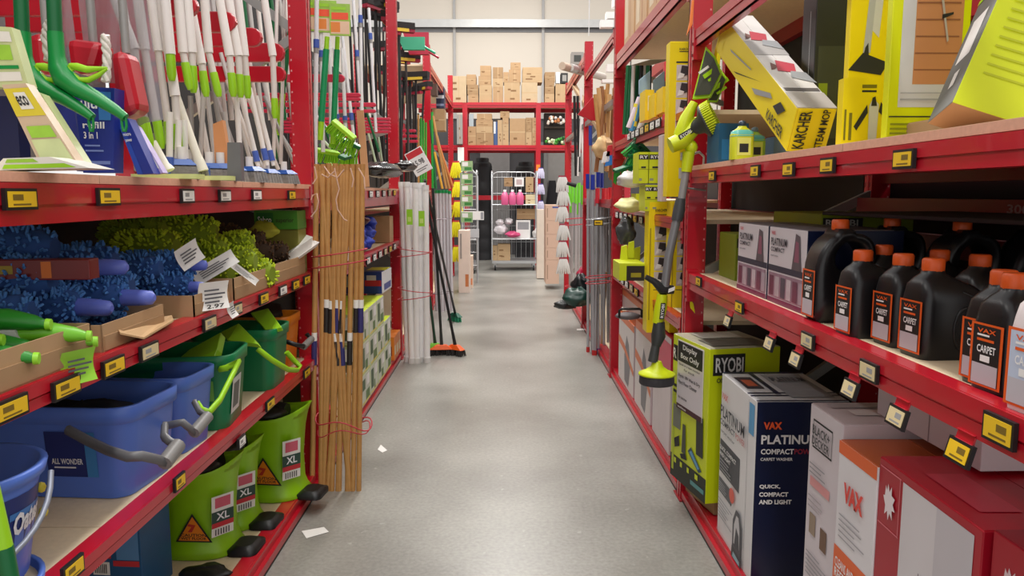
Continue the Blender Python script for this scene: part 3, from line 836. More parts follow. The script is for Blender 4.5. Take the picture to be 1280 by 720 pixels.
# grey sponge mop heads along the shelf edge
MH = M((122, 118, 116), .8, 0, .2, 80, .5)
def mop_head(label, px, py, w, rz, X=-1.02, grp='grey mop heads with blue clamps'):
    b = at(px, py, X=X); t = thing('butterfly_mop_head', label, 'mop', (b.x, b.y, ZS), (0, 0, rz), grp)
    mb = MB()
    for i in range(5): mb.hexa((-w / 2, w / 2, -.04 + i * .016, -.026 + i * .016), (-w * .42, w * .42, -.036 + i * .014, -.024 + i * .014), 0, .040 + .004 * (i % 2), MH)
    mb.build('sponge', t)
    c = MB(); c.hexa((-w * .43, w * .43, -.034, .034), (-w * .25, w * .25, -.02, .02), .044, .062, M((40, 84, 160), .4)); c.box(-w * .5, -w * .42, -.045, .05, -.0, .05, M((40, 84, 160), .4)); c.build('blue_clamp', t)
    n = MB(); n.tube([(0, 0, .06), (0, 0, .10)], .014, WPL, 8); n.build('socket', t)
i = 0
for px, py, w, rz in ((228, 212, .09, .5), (240, 213, .09, -.6), (276, 212, .10, .5), (290, 210, .10, -.4), (312, 212, .13, -.45), (333, 214, .12, -.5), (355, 212, .12, -.45), (262, 208, .10, .3)):
    mop_head('grey sponge mop head with a blue clamp on the top shelf edge', px, py, w, rz, -1.0 - .03 * (i % 2)); i += 1
flatpack('orange and beige packet deep among the leaning poles', ((266, 155), (278, 150), (290, 226), (270, 226)), 2.75, .03, M((206, 140, 90), .5, 0, .2))
flatpack('clear grey pouch hanging among the blue ended poles', ((284, 178), (300, 178), (302, 226), (284, 226)), 2.6, .03, M((110, 108, 110), .2, 0, .2))

# ------------------------------------------------------------------ bundle of wooden handles by the first left post
wo = [(396, 206, 399, 600), (404, 206, 402, 612), (411, 205, 409, 606), (419, 205, 424, 598), (427, 206, 418, 608), (434, 206, 432, 596), (441, 206, 438, 606), (448, 206, 447, 602), (453, 206, 450, 610), (400, 208, 442, 604), (422, 208, 412, 600), (440, 208, 415, 604), (415, 208, 446, 596), (430, 208, 428, 606)]
TAGM = [M((40, 36, 34), .5), M((238, 236, 230), .6), M((52, 50, 110), .5)]
for i, (x0, y0, x1, y1) in enumerate(wo):
    b = at(x1, y1, Z=0.0); b.y = min(b.y, 3.76); b = Vector((b.x, b.y, 0)); tp = at(x0, y0, Y=b.y - .02)
    sg = [('wooden_shaft', 0, 1, .0135, WOOD), ('shaft_collar', .985, 1.002, .0142, M((178, 128, 72), .5))]
    zt = .50 if i % 3 else .40
    if i % 2 == 0 or i > 5: sg += [('barcode_label', zt, zt + .075, .0142, TAGM[0] if i % 4 else TAGM[2]), ('white_label', zt + .075, zt + .10, .0142, TAGM[1])]
    pole('wooden_pole', 'varnished wooden broom handle in the tied bundle by the near left post', 'pole', b, tp, sg, 'wooden handles in the tied bundle')
def loop_wire(label, c, rx, ry, z, r, m, tilt=0, n=28, wob=0, name='wire_hoop'):
    t = thing(name, label, 'hoop', (c[0], c[1], z)); mb = MB()
    mb.tube([(rx * math.cos(2 * PI * k / n), ry * math.sin(2 * PI * k / n), tilt * math.cos(2 * PI * k / n) + wob * math.sin(6 * PI * k / n)) for k in range(n + 1)], r, m, 6)
    mb.build('wire', t); return t
bc = at(425, 372, Y=3.74)
TW = M((188, 60, 70), .5)
loop_wire('upper red wire hoop around the wooden handles', (bc.x, 3.75), .135, .09, at(425, 317, Y=3.7).z, .0035, TW, .02)
loop_wire('second red wire hoop just below the upper one', (bc.x, 3.75), .135, .09, at(425, 331, Y=3.7).z, .0035, TW, .02)
loop_wire('low twisted red wire hoop around the wooden handles', (bc.x, 3.75), .14, .09, at(425, 530, Y=3.7).z, .0035, TW, -.02, 28, .02)
loop_wire('lowest red wire hoop around the wooden handles', (bc.x, 3.75), .13, .09, at(425, 540, Y=3.7).z, .003, TW, .01, 28, .02)
def tie(label, pts, Y=3.66):
    P = [at(x, y, Y=Y) for x, y in pts]; t = thing('cotton_tie', label, 'string', P[-1], group='white string ties on the wooden handles')
    wb(MB().tube(P, .0035, M((216, 178, 156), .9), 5), 'string', t)
for s in (((393, 208), (396, 222), (391, 230)), ((405, 208), (412, 218), (422, 222), (430, 212)), ((418, 210), (421, 224), (424, 236), (420, 250)), ((389, 250), (391, 244), (396, 242), (398, 252), (396, 262), (389, 271)), ((420, 250), (422, 262), (430, 274), (434, 276)), ((438, 210), (442, 224), (440, 234)), ((448, 210), (455, 222), (456, 236)), ((402, 218), (410, 222), (418, 214))):
    tie('loose white cotton string tied at the top of the wooden handles', s)

# long timber slat above the bundle
b = at(457, 206, Y=5.3); a = at(450, 138, Y=5.3)
t = thing('timber_slat', 'flat timber slat rising behind the wooden handles', 'slat', b); wb(MB().bar(Vector((b.x, b.y, 1.545)), a, .048, .014, M((190, 140, 100), .7), (0, 1, 0)), 'board', t)

# ------------------------------------------------------------------ second left bay, top: poles, green brooms
def bp(label, grp, top, bot, X, r, m, ext=0, cat='pole', segs=None):
    return std_pole(label, grp, top, bot, X, r, segs or [('tube', 0, 1, r, m)], cat, 'broom_pole' if cat == 'broom' else 'extension_pole', ext)
WP2 = M((226, 226, 230), .35, 0, .03)
bluecuff = lambda t0: (lambda r: [('tube', 0, 1, r, WP2), ('blue_cuff', t0, t0 + .05, r * 1.35, BLU), ('grey_cuff', t0 - .03, t0, r * 1.2, GREY)])
i = 0
for top, bot, t0 in (((396, -10), (394, 205), .68), ((401, 20), (404, 190), .7), ((441, -10), (452, 150), .5), ((450, -10), (453, 180), .8), ((461, 10), (470, 165), .75), ((425, 20), (446, 205), .3), ((428, 60), (432, 170), .18), ((418, 60), (422, 170), .2), ((412, 50), (414, 180), .1)):
    std_pole('white pole with a blue cuff in the second left bay', 'white poles with blue cuffs in the second left bay', top, bot, -1.0 - .03 * (i % 3), .0115, bluecuff(t0)); i += 1
for top, bot in (((409, 46), (400, 175)), ((422, 46), (416, 180))):
    std_pole('green broom pole with lime ends in the second left bay', 'green poles with lime ends', top, bot, -1.0, .016, [('lime_end', 0, .18, .016, LG), ('tube', .18, .88, .017, M((10, 140, 84), .4)), ('lime_cap', .88, 1, .013, LG)])
for top, bot in (((386, 70), (392, 200)), ((474, 190), (455, 130)), ((456, 150), (472, 212)), ((462, 145), (480, 215)), ((432, 150), (442, 215)), ((388, 110), (425, 212)), ((390, 160), (436, 210)), ((392, 140), (445, 205)), ((400, 180), (418, 212)), ((386, 170), (405, 215)), ((470, 150), (478, 205))):
    std_pole('thin pale pole leaning low in the second left bay', 'thin pale poles low in the second left bay', top, bot, -1.12, .010, [('tube', 0, 1, .010, (WP2, M((60, 150, 80), .4), DGRN, M((190, 210, 180), .4))[i % 4])]); i += 1
for n_, (x, y) in enumerate(((384, 20), (408, 22), (425, 26))):
    P = at(x, y, Y=4.4); w = .075
    carton('hanging_header_card', ['green and orange header card hanging nearest the post', 'green and orange header card hanging in the middle', 'green and orange header card hanging on the right'][n_], 'card', (w * 1.5, .012, .17), (P.x, P.y, P.z - .08), (0, 0, .15), M((150, 190, 70), .4, 0, .2, 30), prints=[('F', .05, .05, .95, .45, M((226, 190, 160), .4)), ('F', .05, .1, .5, .42, M((224, 130, 50), .4)), ('F', .1, .5, .9, .72, M((236, 80, 40), .4)), ('F', .1, .8, .8, .9, LG)], flaps=False, body='card')
# lime bristled brooms lying at the foot of the poles
def bristle_head(name, label, c, w, d, h, rot, block, fib, cat='broom', grp=None, n=70, L=.07):
    t = thing(name, label, cat, c, rot, grp)
    MB().box(-w / 2, w / 2, -d / 2, d / 2, h, h + .022, block).build('head_block', t, bevel=.005)
    mb = MB()
    for _ in range(n):
        x = rng.uniform(-w / 2, w / 2) * .95; y = rng.uniform(-d / 2, d / 2) * .9
        mb.tube([(x, y, h + .002), (x * 1.15, y * 1.3, 0)], [.004, .0028], fib, 4, (False, True))
    mb.build('bristles', t, kind='stuff')
    return t
for i, (x, y) in enumerate(((422, 165), (428, 182), (405, 195), (432, 200), (412, 205))):
    p = at(x, y, Y=4.5 + .1 * i); bristle_head('broom_head', 'lime bristled broom head stored upside down in the second left bay', (p.x, p.y, p.z - .04), .16, .05, .06, (.4, .7 - .3 * i, .4 * i), DGRN if i % 2 else LG, M((140, 210, 30), .5), grp='lime broom heads in the second left bay')
# dark long handles further back
random_dark = random.Random(5)
i = 0
for x in range(440, 484, 4):
    std_pole('dark long broom handle at the rear of the second left bay', 'dark handles at the rear of the second left bay', (x - 4 + random_dark.uniform(-3, 3), 10 + 20 * random_dark.random()), (x + random_dark.uniform(-2, 8), 215), -1.25 - .02 * (i % 4), .011, [('tube', 0, 1, .011, (BLACK, KDARK, M((40, 36, 36), .4))[i % 3])]); i += 1
# black bag over the edge
def lumpy(name, label, cat, c, r, m, seed=1, n=1.0, part='bag', rot=(0, 0, 0), seg=18, rings=12, amp=.25, grp=None):
    t = thing(name, label, cat, (c[0], c[1], c[2] - r[2]), rot, grp); mb = MB(); q = random.Random(seed); ph = [q.uniform(0, 6) for _ in range(6)]
    rows = []
    for i in range(rings + 1):
        th = -PI / 2 + PI * i / rings; cr = max(math.cos(th), .03); row = []
        for k in range(seg):
            a = 2 * PI * k / seg; f = 1 + amp * (math.sin(3 * a + ph[0] + 2 * th) * .5 + math.sin(5 * a + ph[1] - 3 * th) * .3 + math.sin(7 * th + ph[2] + a) * .3)
            row.append((r[0] * cr * math.cos(a) * f, r[1] * cr * math.sin(a) * f, r[2] + r[2] * math.sin(th) * (f if th > -.8 else 1)))
        rows.append(row)
    mb.ringloft(rows, m, (True, True), True); mb.build(part, t); return t
p = at(478, 213, X=-.96); lumpy('black_bag', 'crumpled black plastic bag drooping over the second left shelf edge', 'bag', (p.x, p.y, p.z), (.13, .5, .06), M((14, 14, 15), .25), 3)
p = at(505, 208, X=-.93); lumpy('black_bag', 'small black plastic bag beside the second left post', 'bag', (p.x, p.y, p.z), (.10, .25, .05), M((14, 14, 15), .25), 8)

# ------------------------------------------------------------------ third left bay: black brooms standing head up
rd = random.Random(3)
YEL = M((226, 190, 60), .5)
for i in range(20):
    Y = 7.0 + i * .14; X = -1.02 - .07 * (i % 4)
    ztop = 3.15 - .07 * i / 2 + rd.uniform(-.08, .08) if i < 15 else 2.75 + rd.uniform(-.1, .1)
    b = Vector((X + rd.uniform(-.02, .02), Y, 1.56)); a = Vector((X + rd.uniform(-.08, .08), Y + rd.uniform(-.05, .05), ztop))
    t = pole('push_broom', 'black handled push broom stored head up in the third left bay', 'broom', b, a, [('long_handle', 0, 1, .013, (BLACK, KDARK, M((60, 50, 46), .4))[i % 3])], 'black brooms stored head up')
    hb = MB(); L = (a - b).length
    hb.box(-.15, .15, -.03, .03, L, L + .03, (KDARK, M((150, 20, 50), .5), M((170, 30, 60), .5))[i % 3]); hb.build('broom_block', t)
    mm = MB().box(-.15, .15, -.036, .036, L + .03, L + .09, M((36, 30, 30), .8)); mm.build('bristle_band', t)
    if i % 2 == 0: MB().box(-.09, .09, -.036, .036, L + .002, L + .034, YEL).build('yellow_label', t)
for i, (q, c) in enumerate((((518, 60), M((60, 170, 130), .4)), ((524, 66), M((180, 30, 60), .4)))):
    p = at(*q, Y=7.6 + .5 * i); t = thing('dustpan', ['mint green dustpan on top of the black brooms', 'crimson dustpan on top of the black brooms'][i], 'dustpan', p)
    mb = MB(); mb.hexa((-.10, .10, -.03, .03), (-.16, .10, -.02, .02), -.02, .10 + .1 * i, c); mb.build('pan', t)
    MB().tube([(.08, 0, .02), (.2, 0, -.05)], .012, c, 8).build('grip', t)
for i in range(9):
    X = -.98 - .04 * (i % 3); Y = 9.0 + i * .09
    pole('corn_broom', 'slim coloured pole beside the third left post', 'broom', (X, Y, 1.56), (X + .02, Y - .1, 2.35 + .05 * (i % 3)), [('tube', 0, 1, .012, (M((60, 170, 60), .4), WOOD, BLACK)[i % 3])], 'coloured poles by the third left post')
# ------------------------------------------------------------------ near left bay, middle shelf
ZM = 1.118
PERI = M((96, 112, 204), .4, 0, .05); CBL = M((74, 128, 196), .9, 0, .25, 40); CBD = M((40, 78, 140), .9, 0, .2, 30); CNB = M((30, 60, 110), .9, 0, .2)
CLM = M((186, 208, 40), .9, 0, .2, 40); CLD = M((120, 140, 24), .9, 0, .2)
LAB = 'blue chenille duster with periwinkle handle in the heap on the middle shelf'
heap = [(1.75, -1.20, 1.17, .10), (1.86, -1.16, 1.17, 0), (2.0, -1.17, 1.18, -.05), (2.12, -1.12, 1.17, .05), (2.22, -1.14, 1.19, .12), (1.80, -1.24, 1.255, .06), (1.95, -1.20, 1.26, -.08), (2.08, -1.16, 1.26, 0), (2.20, -1.20, 1.27, .1), (1.90, -1.24, 1.335, 0), (2.05, -1.22, 1.345, .06), (2.18, -1.22, 1.345, -.06), (1.98, -1.28, 1.405, .04)]
names = ['bottom row nearest the camera', 'bottom row second from the near end', 'bottom row middle', 'bottom row fourth from the near end', 'bottom row farthest back', 'second row nearest', 'second row, second', 'second row, third', 'second row farthest', 'third row nearest', 'third row middle', 'third row farthest', 'alone on the very top']
for i, (y, x, z, a) in enumerate(heap):
    chenille('chenille_duster', 'blue chenille duster in the heap, ' + names[i], 'duster', (x - (.09 if i < 5 else .03), y, z), (1, a, -.04 + .03 * (i % 3)), .30, .056, CBL, CBD, 420, 'blue chenille dusters in the heap', PERI if i in (0, 1, 3, 6, 7, 10) else None, hl=.085)
pileR = [(2.42, -1.14, 1.17, 0), (2.52, -1.12, 1.17, .1), (2.46, -1.13, 1.235, -.05), (2.50, -1.14, 1.30, .05), (2.40, -1.2, 1.30, .05)]
for i, (y, x, z, a) in enumerate(pileR):
    chenille('chenille_duster', 'blue chenille duster in the small pile by the white tag, ' + ['bottom near', 'bottom far', 'middle', 'top far', 'top near'][i], 'duster', (x, y, z), (1, a, 0), .24, .046, CBL, CBD, 300, 'blue chenille dusters by the white tag', PERI if i != 4 else None, hl=.045)
# red and yellow wrapper among the dusters
pm = carton('wrapped_duster', 'red wrapped pack with an orange band deep among the blue dusters', 'packet', (.3, .05, .05), (-1.16, 1.88, 1.292), (0, 0, .05), M((110, 22, 24), .4), prints=[('F', .62, .1, .7, .9, M((210, 110, 40), .5)), ('F', .1, .3, .4, .7, M((160, 140, 40), .5))], flaps=False)
# lime chenille mitts
mitts = [(2.62, -1.22, 1.36), (2.70, -1.30, 1.40), (2.9, -1.20, 1.40), (2.85, -1.12, 1.24), (2.98, -1.08, 1.28), (3.08, -1.12, 1.33), (3.12, -1.05, 1.22), (2.95, -1.18, 1.32), (3.22, -1.14, 1.25), (2.72, -1.16, 1.20)]
for i, (y, x, z) in enumerate(mitts):
    chenille('chenille_mitt', 'fluffy lime chenille mitt, ' + ['on the left high by the beam', 'in the dark behind the left one', 'top middle', 'lower left near the tray', 'front middle', 'upper right', 'front right over the tray', 'buried in the middle', 'rightmost', 'lowest left by the dusters'][i], 'duster', (x, y, z), (1, .2 * (i % 3 - 1), .1 * (i % 2)), .22, .062, CLM if i not in (1,) else CLD, CLD, 380, 'lime chenille mitts')  # rear mitt takes the darker core lime, its shade put into the colour
for i, (y, x, z) in enumerate(((3.18, -1.2, 1.36), (3.35, -1.15, 1.33), (3.45, -1.08, 1.27), (3.30, -1.1, 1.28))):
    chenille('chenille_mitt', 'brown chenille mitt, ' + ['highest at the back', 'in the middle', 'nearest the post', 'behind the lime mitts'][i], 'duster', (x, y, z), (1, .2, 0), .2, .05, M((92, 66, 42), .9, 0, .2), M((60, 42, 28), .9), 120, 'brown chenille mitts')
lumpy('netted_sponge', 'yellow green netted scourer beside the brown mitts', 'sponge', (-1.12, 3.58, 1.33), (.06, .05, .04), M((190, 190, 60), .6, 0, .3, 30), 4)
for i, (px, py, w, h, rot, l) in enumerate(((231, 316, .085, .075, (.1, -.5, .9), 'white swing tag hanging off the upper lime mitt'), (216, 325, .10, .06, (.1, .1, .8), 'white tag tucked between dusters and lime mitt'), (263, 336, .16, .055, (-.4, -.5, .6), 'long white paper tag sticking out of the duster pile'), (308, 348, .12, .03, (-.5, .7, .6), 'small white paper tag below the lime mitts'))):
    p = at(px, py - 10, Y=2.45 + .12 * i); swing_tag(l, p, w, h, rot, text=None)
p = at(268, 352, X=-.93)
t = swing_tag('white price card with 2.97 hanging over the middle shelf beam', p, .11, .09, (0, 0, 1.0), text='2.97'); 
p = at(288, 378, X=-.93); swing_tag('folded white paper strip below the 2.97 card', p, .03, .055, (0, -.35, 1.0))
# trays
tray('carton tray holding green scrubbing brushes at the left edge', (-1.14, 1.56, ZM), 0, (.36, .40, .085))
tray('carton tray under the blue dusters', (-1.14, 1.99, ZM), 0.03, (.34, .36, .07))
tray('carton tray under the small duster pile', (-1.13, 2.50, ZM), 0, (.34, .30, .07))
tray('carton tray under the lime mitts', (-1.13, 2.92, ZM), 0, (.34, .44, .085))
tray('carton tray beside the near left post', (-1.13, 3.42, ZM), 0, (.34, .50, .09))
t = thing('torn_carton_lid', 'torn brown carton flap sticking out over the beam', 'carton', at(190, 408, X=-.98)); mb = MB()
P = [at(x, y, X=X) for x, y, X in ((145, 408, -1.0), (215, 396, -.99), (217, 402, -.94), (180, 424, -.94), (150, 418, -.95))]
mb.add(P + [p + Vector((0, 0, .005)) for p in P], [(0, 1, 2, 3, 4), (9, 8, 7, 6, 5)] + [(i, (i + 1) % 5, (i + 1) % 5 + 5, i + 5) for i in range(5)], M((196, 160, 116), .8)); wb(mb, 'torn_flap', t)
p = at(372, 330, X=-1.0)
t = thing('paper_packet', 'opened white paper packet leaning beside the near left post', 'packet', (p.x, p.y, ZM + .085)); mb = MB()
mb.hexa((-.09, .09, -.12, .12), (-.07, .11, -.14, .14), 0, .012, PAPER, Euler((0, -.6, .4)).to_matrix().to_4x4()); mb.hexa((-.07, .07, -.12, .10), (-.10, .10, -.14, .14), .012, .05, M((226, 222, 216), .7), Euler((0, -.6, .4)).to_matrix().to_4x4()); mb.build('paper_fold', t)
# green scrubbing brushes
for i, (x, y, z, a) in enumerate(((-1.02, 1.50, 1.175, .3), (-1.05, 1.57, 1.18, .2), (-1.00, 1.66, 1.19, .35), (-1.06, 1.62, 1.225, .2), (-1.08, 1.49, 1.215, .25), (-1.02, 1.72, 1.165, .4))):
    t = thing('scrubbing_brush', 'green scrubbing brush in the tray, ' + ['nearest with lime ring end', 'second from the left', 'lime backed', 'dark green on top', 'at the left edge', 'rightmost lime'][i], 'brush', (x, y, z), (0, .05, a), 'green scrubbing brushes in the tray')
    m = M((40, 140, 40), .4) if i in (0, 1, 3, 4) else M((120, 200, 40), .4)
    MB().tube([(-.14, 0, 0), (-.08, 0, .008), (0, 0, .01), (.05, 0, .004), (.075, 0, 0)], [.014, .03, .031, .022, .012], m, 10, flat=.75).build('brush_back', t)
    MB().tube([(.075, -.0, 0), (.085, 0, 0)], [.013, .012], M((150, 220, 50), .4), 10).build('ring_end', t)
    MB().hexa((-.12, .03, -.015, .015), (-.11, .02, -.02, .02), -.035, -.01, M((230, 230, 225), .8)).build('bristle_block', t)
t = swing_tag('lime and white card hanging on the beam before the brush tray', at(99, 437, X=-.935), .085, .075, (0, 0, 1.2), M((150, 210, 60), .5), None)
t = thing('red_pot_scourer', 'red scourer peeking in at the left edge of the middle shelf', 'scourer', (-1.0, 1.42, 1.2)); MB().blob((0, 0, 0.02), (.03, .03, .025), M((190, 30, 40), .8)).build('scourer_ball', t)
# green carton with an oval mark at the back of the shelf
w = .20; p = at(345, 283, Y=3.6)
carton('green_carton', 'flat green carton with an oval mark under the top shelf', 'carton', (w, .16, .085), (p.x - .0, 3.68, 1.335), (0, 0, 0), M((74, 140, 40), .4, 0, .15), texts=[('F', .08, .35, .40, .7, 'Sabco', WHITE), ('F', .5, .3, .92, .6, 'superior', M((60, 70, 30), .5))], prints=[('F', .05, .1, .44, .9, M((40, 110, 40), .5))])
carton('yellow_carton', 'plain yellow green carton below the flat green carton', 'carton', (w, .14, .21), (p.x, 3.68, 1.122), (0, 0, 0), M((120, 116, 40), .5, 0, .15))

# ------------------------------------------------------------------ near left bay, lower shelf: buckets
ZL = .684
BB = M((84, 118, 205), .38, 0, .05); HG = M((98, 98, 100), .4, 0, .06); NAVY = M((26, 42, 110), .4, 0, .06)
GB = M((8, 116, 70), .38, 0, .05); OB = M((224, 128, 20), .4, 0, .05)
st1 = {'p': [('F', .45, .30, .82, .92, NAVY), ('F', .74, .30, .82, .92, M((60, 130, 190), .4)), ('F', .50, .42, .66, .44, WT)], 't': [('F', .49, .48, .72, .56, 'ALL WONDER', WT)]}
rect_bucket('rectangular_bucket', 'blue rectangular bucket with a dark grey handle and navy sticker', (-1.20, 2.135, ZL), -.08, (.44, .30, .255), BB, HG, M((120, 120, 122), .4), None, st1, tilt=-1.1)
rect_bucket('rectangular_bucket', 'second blue rectangular bucket standing behind the first one', (-1.19, 2.45, ZL), -.08, (.42, .24, .25), BB, HG, M((120, 120, 122), .4), None, None, tilt=-.9)
# the grey bails reach out to the aisle: long side handles
def side_bail(t, pts, m, r=.008, grip=None):
    mb = MB(); P = [Vector(p) for p in pts]; mb.tube(P, r, m, 6, flat=1.5); o = wb(mb, 'bail_handle', t); 
    if grip: g = MB(); g.tube([Vector(grip[0]), Vector(grip[1])], .014, M((124, 122, 120), .4), 8); q = g.build('grip', o)
    return o
def bail_px(label_parent, pix, Xs, m, r, grip=None):
    P = [at(x, y, X=X) for (x, y), X in zip(pix, Xs)]
    return side_bail(label_parent, P, m, r, ([at(*grip[0], X=grip[2]), at(*grip[1], X=grip[3])] if grip else None))
bks = [o for o in bpy.data.objects if o.name.startswith('rectangular_bucket')]
for b in bks:     # replace the default bails by ones dropped over the rim as photographed
    for c in list(b.children):
        if c.name.startswith('bail_handle'):
            for g in list(c.children): bpy.data.objects.remove(g)
            bpy.data.objects.remove(c)
    bpy.context.view_layer.update()
def local_bail(t, pts, m, r, gi):
    inv = (Matrix.Translation(t.location) @ t.rotation_euler.to_matrix().to_4x4()).inverted()
    P = [inv @ Vector(p) for p in pts]
    o = MB().tube(P, r, m, 6, flat=1.4).build('bail_handle', t)
    if gi is not None: MB().tube([P[gi].lerp(P[gi + 1], -.05), P[gi].lerp(P[gi + 1], 1.05)], r * 2.0, M((124, 122, 120), .4), 10).build('grip', o)
local_bail(bks[0], [at(84, 537, Y=1.93), at(110, 551, Y=1.91), at(135, 563, Y=1.89), at(160, 571, X=-.93), at(178, 570, X=-.90), at(196, 574, X=-.885), at(206, 578, X=-.875), at(222, 557, X=-.87), at(212, 552, X=-.89), at(205, 546, X=-.91), at(206, 532, X=-.94)], HG, .010, 6)
local_bail(bks[1], [at(205, 533, X=-1.0), at(218, 530, X=-.96), at(228, 528, X=-.93), at(243, 540, X=-.91), at(259, 521, X=-.90), at(249, 514, X=-.92), at(243, 503, X=-.95)], HG, .009, 3)
st2 = {'p': [('R', .12, .22, .60, .82, M((200, 205, 200), .5)), ('R', .20, .30, .52, .72, M((90, 100, 96), .5)), ('F', .62, .5, .9, .84, M((120, 180, 80), .4))]}
gb = rect_bucket('rectangular_bucket', 'green rectangular bucket with a lime handle and picture sticker', (-1.16, 2.70, ZL), 0.10, (.42, .28, .265), GB, LG, None, None, st2)
gb2 = rect_bucket('rectangular_bucket', 'far green rectangular bucket with lime handle hanging in the aisle', (-1.13, 3.24, ZL), 0.0, (.36, .26, .26), GB, LG, None, None, None)
for b, pts in ((gb, [at(272, 462, X=-1.0), at(283, 460, X=-.93), at(299, 452, X=-.90), at(290, 470, X=-.89), at(275, 500, X=-.89), at(262, 515, X=-.90), at(253, 513, X=-.92), at(248, 505, X=-.96)]), (gb2, [at(322, 436, X=-.98), at(340, 450, X=-.93), at(360, 462, X=-.90), at(372, 463, X=-.89), at(375, 458, X=-.89), at(366, 449, X=-.91), at(358, 440, X=-.93)])):
    for c in list(b.children):
        if c.name.startswith('bail_handle'): bpy.data.objects.remove(c)
    local_bail(b, pts, LG, .0085, None)
ob = rect_bucket('rectangular_bucket', 'orange rectangular bucket with a black handle by the near left post', (-1.18, 3.62, ZL), 0.0, (.36, .24, .25), OB, BLACK, None, None, None)
for c in list(ob.children):
    if c.name.startswith('bail_handle'): bpy.data.objects.remove(c)
local_bail(ob, [at(358, 427, X=-.99), at(370, 431, X=-.94), at(380, 433, X=-.93), at(389, 424, X=-.92), at(383, 417, X=-.94)], BLACK, .008, 2)
# dark inserts and lime wringers inside the buckets
def wringer(label, c, rot, m, s=1.0):
    t = thing('wringer_insert', label, 'wringer', c, rot); mb = MB()
    mb.hexa((-.16 * s, .16 * s, -.07, .07), (-.18 * s, .18 * s, -.09, .09), -.0, .10, m); mb.hexa((-.1 * s, .1 * s, -.05, .05), (-.04 * s, .04 * s, -.03, .03), .10, .13, m); mb.build('hood', t, bevel=.008); return t
LWR = M((150, 205, 36), .4, 0, .05)
def slab_px(name, label, cat, pix, th, m, part='panel'):
    P = [at(x, y, Y=Y) for x, y, Y in pix]; n = len(P); t = thing(name, label, cat, min(P, key=lambda p: p.z))
    nn = (P[1] - P[0]).cross(P[2] - P[0]).normalized() * th
    if nn.dot(P[0] - CAM) < 0: nn = -nn
    mb = MB(); mb.add(P + [p + nn for p in P], [tuple(range(n)), tuple(reversed(range(n, 2 * n)))] + [(i, i + n, (i + 1) % n + n, (i + 1) % n) for i in range(n)], m); wb(mb, part, t, bevel=.003); return t
slab_px('wringer_insert', 'large lime wringer hood tilted out of the green bucket', 'wringer', ((208, 462, 2.75), (236, 437, 2.80), (276, 415, 2.80), (271, 436, 2.72), (264, 455, 2.68), (210, 468, 2.68)), .03, LWR, 'hood')
slab_px('wringer_insert', 'lime wringer standing behind the green bucket', 'wringer', ((276, 415, 3.05), (298, 404, 3.05), (318, 424, 2.95), (322, 430, 2.92), (284, 425, 2.95)), .03, LWR, 'hood')
slab_px('wringer_insert', 'lime wringer plate tilted in the far green bucket', 'wringer', ((313, 391, 3.3), (335, 385, 3.3), (352, 409, 3.15), (333, 414, 3.15)), .02, LWR, 'hood')
lumpy('rag', 'dark rag bundled inside the blue bucket', 'rag', (-1.2, 2.14, ZL + .17), (.17, .10, .055), M((22, 24, 34), .7), 5)
lumpy('rag', 'black mop bundle on top of the orange bucket', 'rag', (-1.2, 3.62, ZL + .25), (.14, .09, .06), M((30, 22, 20), .8), 6)
# round bucket, nested pair
def round_bucket(label, x, y, z, R, h, top):
    t = thing('round_bucket', label, 'bucket', (x, y, z))
    mb = MB()
    if top: prof = [(R * .72, 0), (R * .74, .006), (R * .93, h * .86), (R * .93, h * .88), (R * 1.0, h * .90), (R * 1.03, h * .985), (R * 1.0, h), (R * .94, h - .002), (R * .70, .012), (.001, .012)]
    else: prof = [(R * .72, 0), (R * .94, h * .86), (R * 1.0, h * .9), (R * 1.02, h), (R * .95, h), (R * .7, .012), (.001, .012)]
    mb.lathe(prof, BB, 36); mb.add([(R * .72 * math.cos(2 * PI * k / 24), R * .72 * math.sin(2 * PI * k / 24), 0) for k in range(24)], [tuple(reversed(range(24)))], BB)
    mb.build('bucket_body', t)
    lab = MB(); a0, a1 = -1.4, .62
    def band(mbb, u0, u1, v0, v1, m, k):
        n = 10; vs = []
        for i in range(n + 1):
            a = a0 + (a1 - a0) * (u0 + (u1 - u0) * i / n)
            for v in (v0, v1):
                r = R * (.72 + (.93 - .72) * v / .86) + k; vs.append((r * math.cos(a), r * math.sin(a), v * h))
        mbb.add(vs, [(2 * i, 2 * i + 2, 2 * i + 3, 2 * i + 1) for i in range(n)], m, True)
    band(lab, 0, 1, .34, .80, NAVY, .0012); band(lab, .55, .98, .60, .66, M((60, 120, 190), .4), .0016)
    lo = lab.build('label_band', t)
    if top:
        g = text_geo('Oates', .04); tm = MB(); vs = []
        for u, v in g[0]:
            a = a0 + (a1 - a0) * (.58 + .30 * u); vv = .44 + .20 * v + .06 * u; r = R * (.72 + .21 * vv / .86) + .003; vs.append((r * math.cos(a), r * math.sin(a), vv * h))
        tm.add(vs, g[1], WT); tm.build('lettering', lo)
        for q in (.93, .96): 
            a = a0 + (a1 - a0) * q; vv = .72 if q < .95 else .48; r = R * .93
            MB().blob((r * math.cos(a), r * math.sin(a), vv * h), (.010, .010, .012), M((220, 200, 60), .5), 8, 4).build('yellow_mark', lo)
    bl = MB(); n = 24
    path = [((R * 1.05) * math.cos(a), (R * 1.05) * math.sin(a), h * (.86 - .62 * math.sin((a - A0) / (A1 - A0) * PI) ** .8)) for A0, A1 in [(-PI * .95, PI * .15)] for a in [A0 + (A1 - A0) * i / n for i in range(n + 1)]]
    bl.tube(path, .006, M((150, 156, 170), .35, .3), 6); bl.build('bail_handle', t)
    return t
round_bucket('round blue bucket with a navy label and white script at the left edge', -1.12, 1.50, .68 + .03, .165, .24, True)
# lower round bucket nested below, seen behind the beam
t = round_bucket('lower blue round bucket nested under the labelled one', -1.13, 1.50, .40, .155, .30, False)
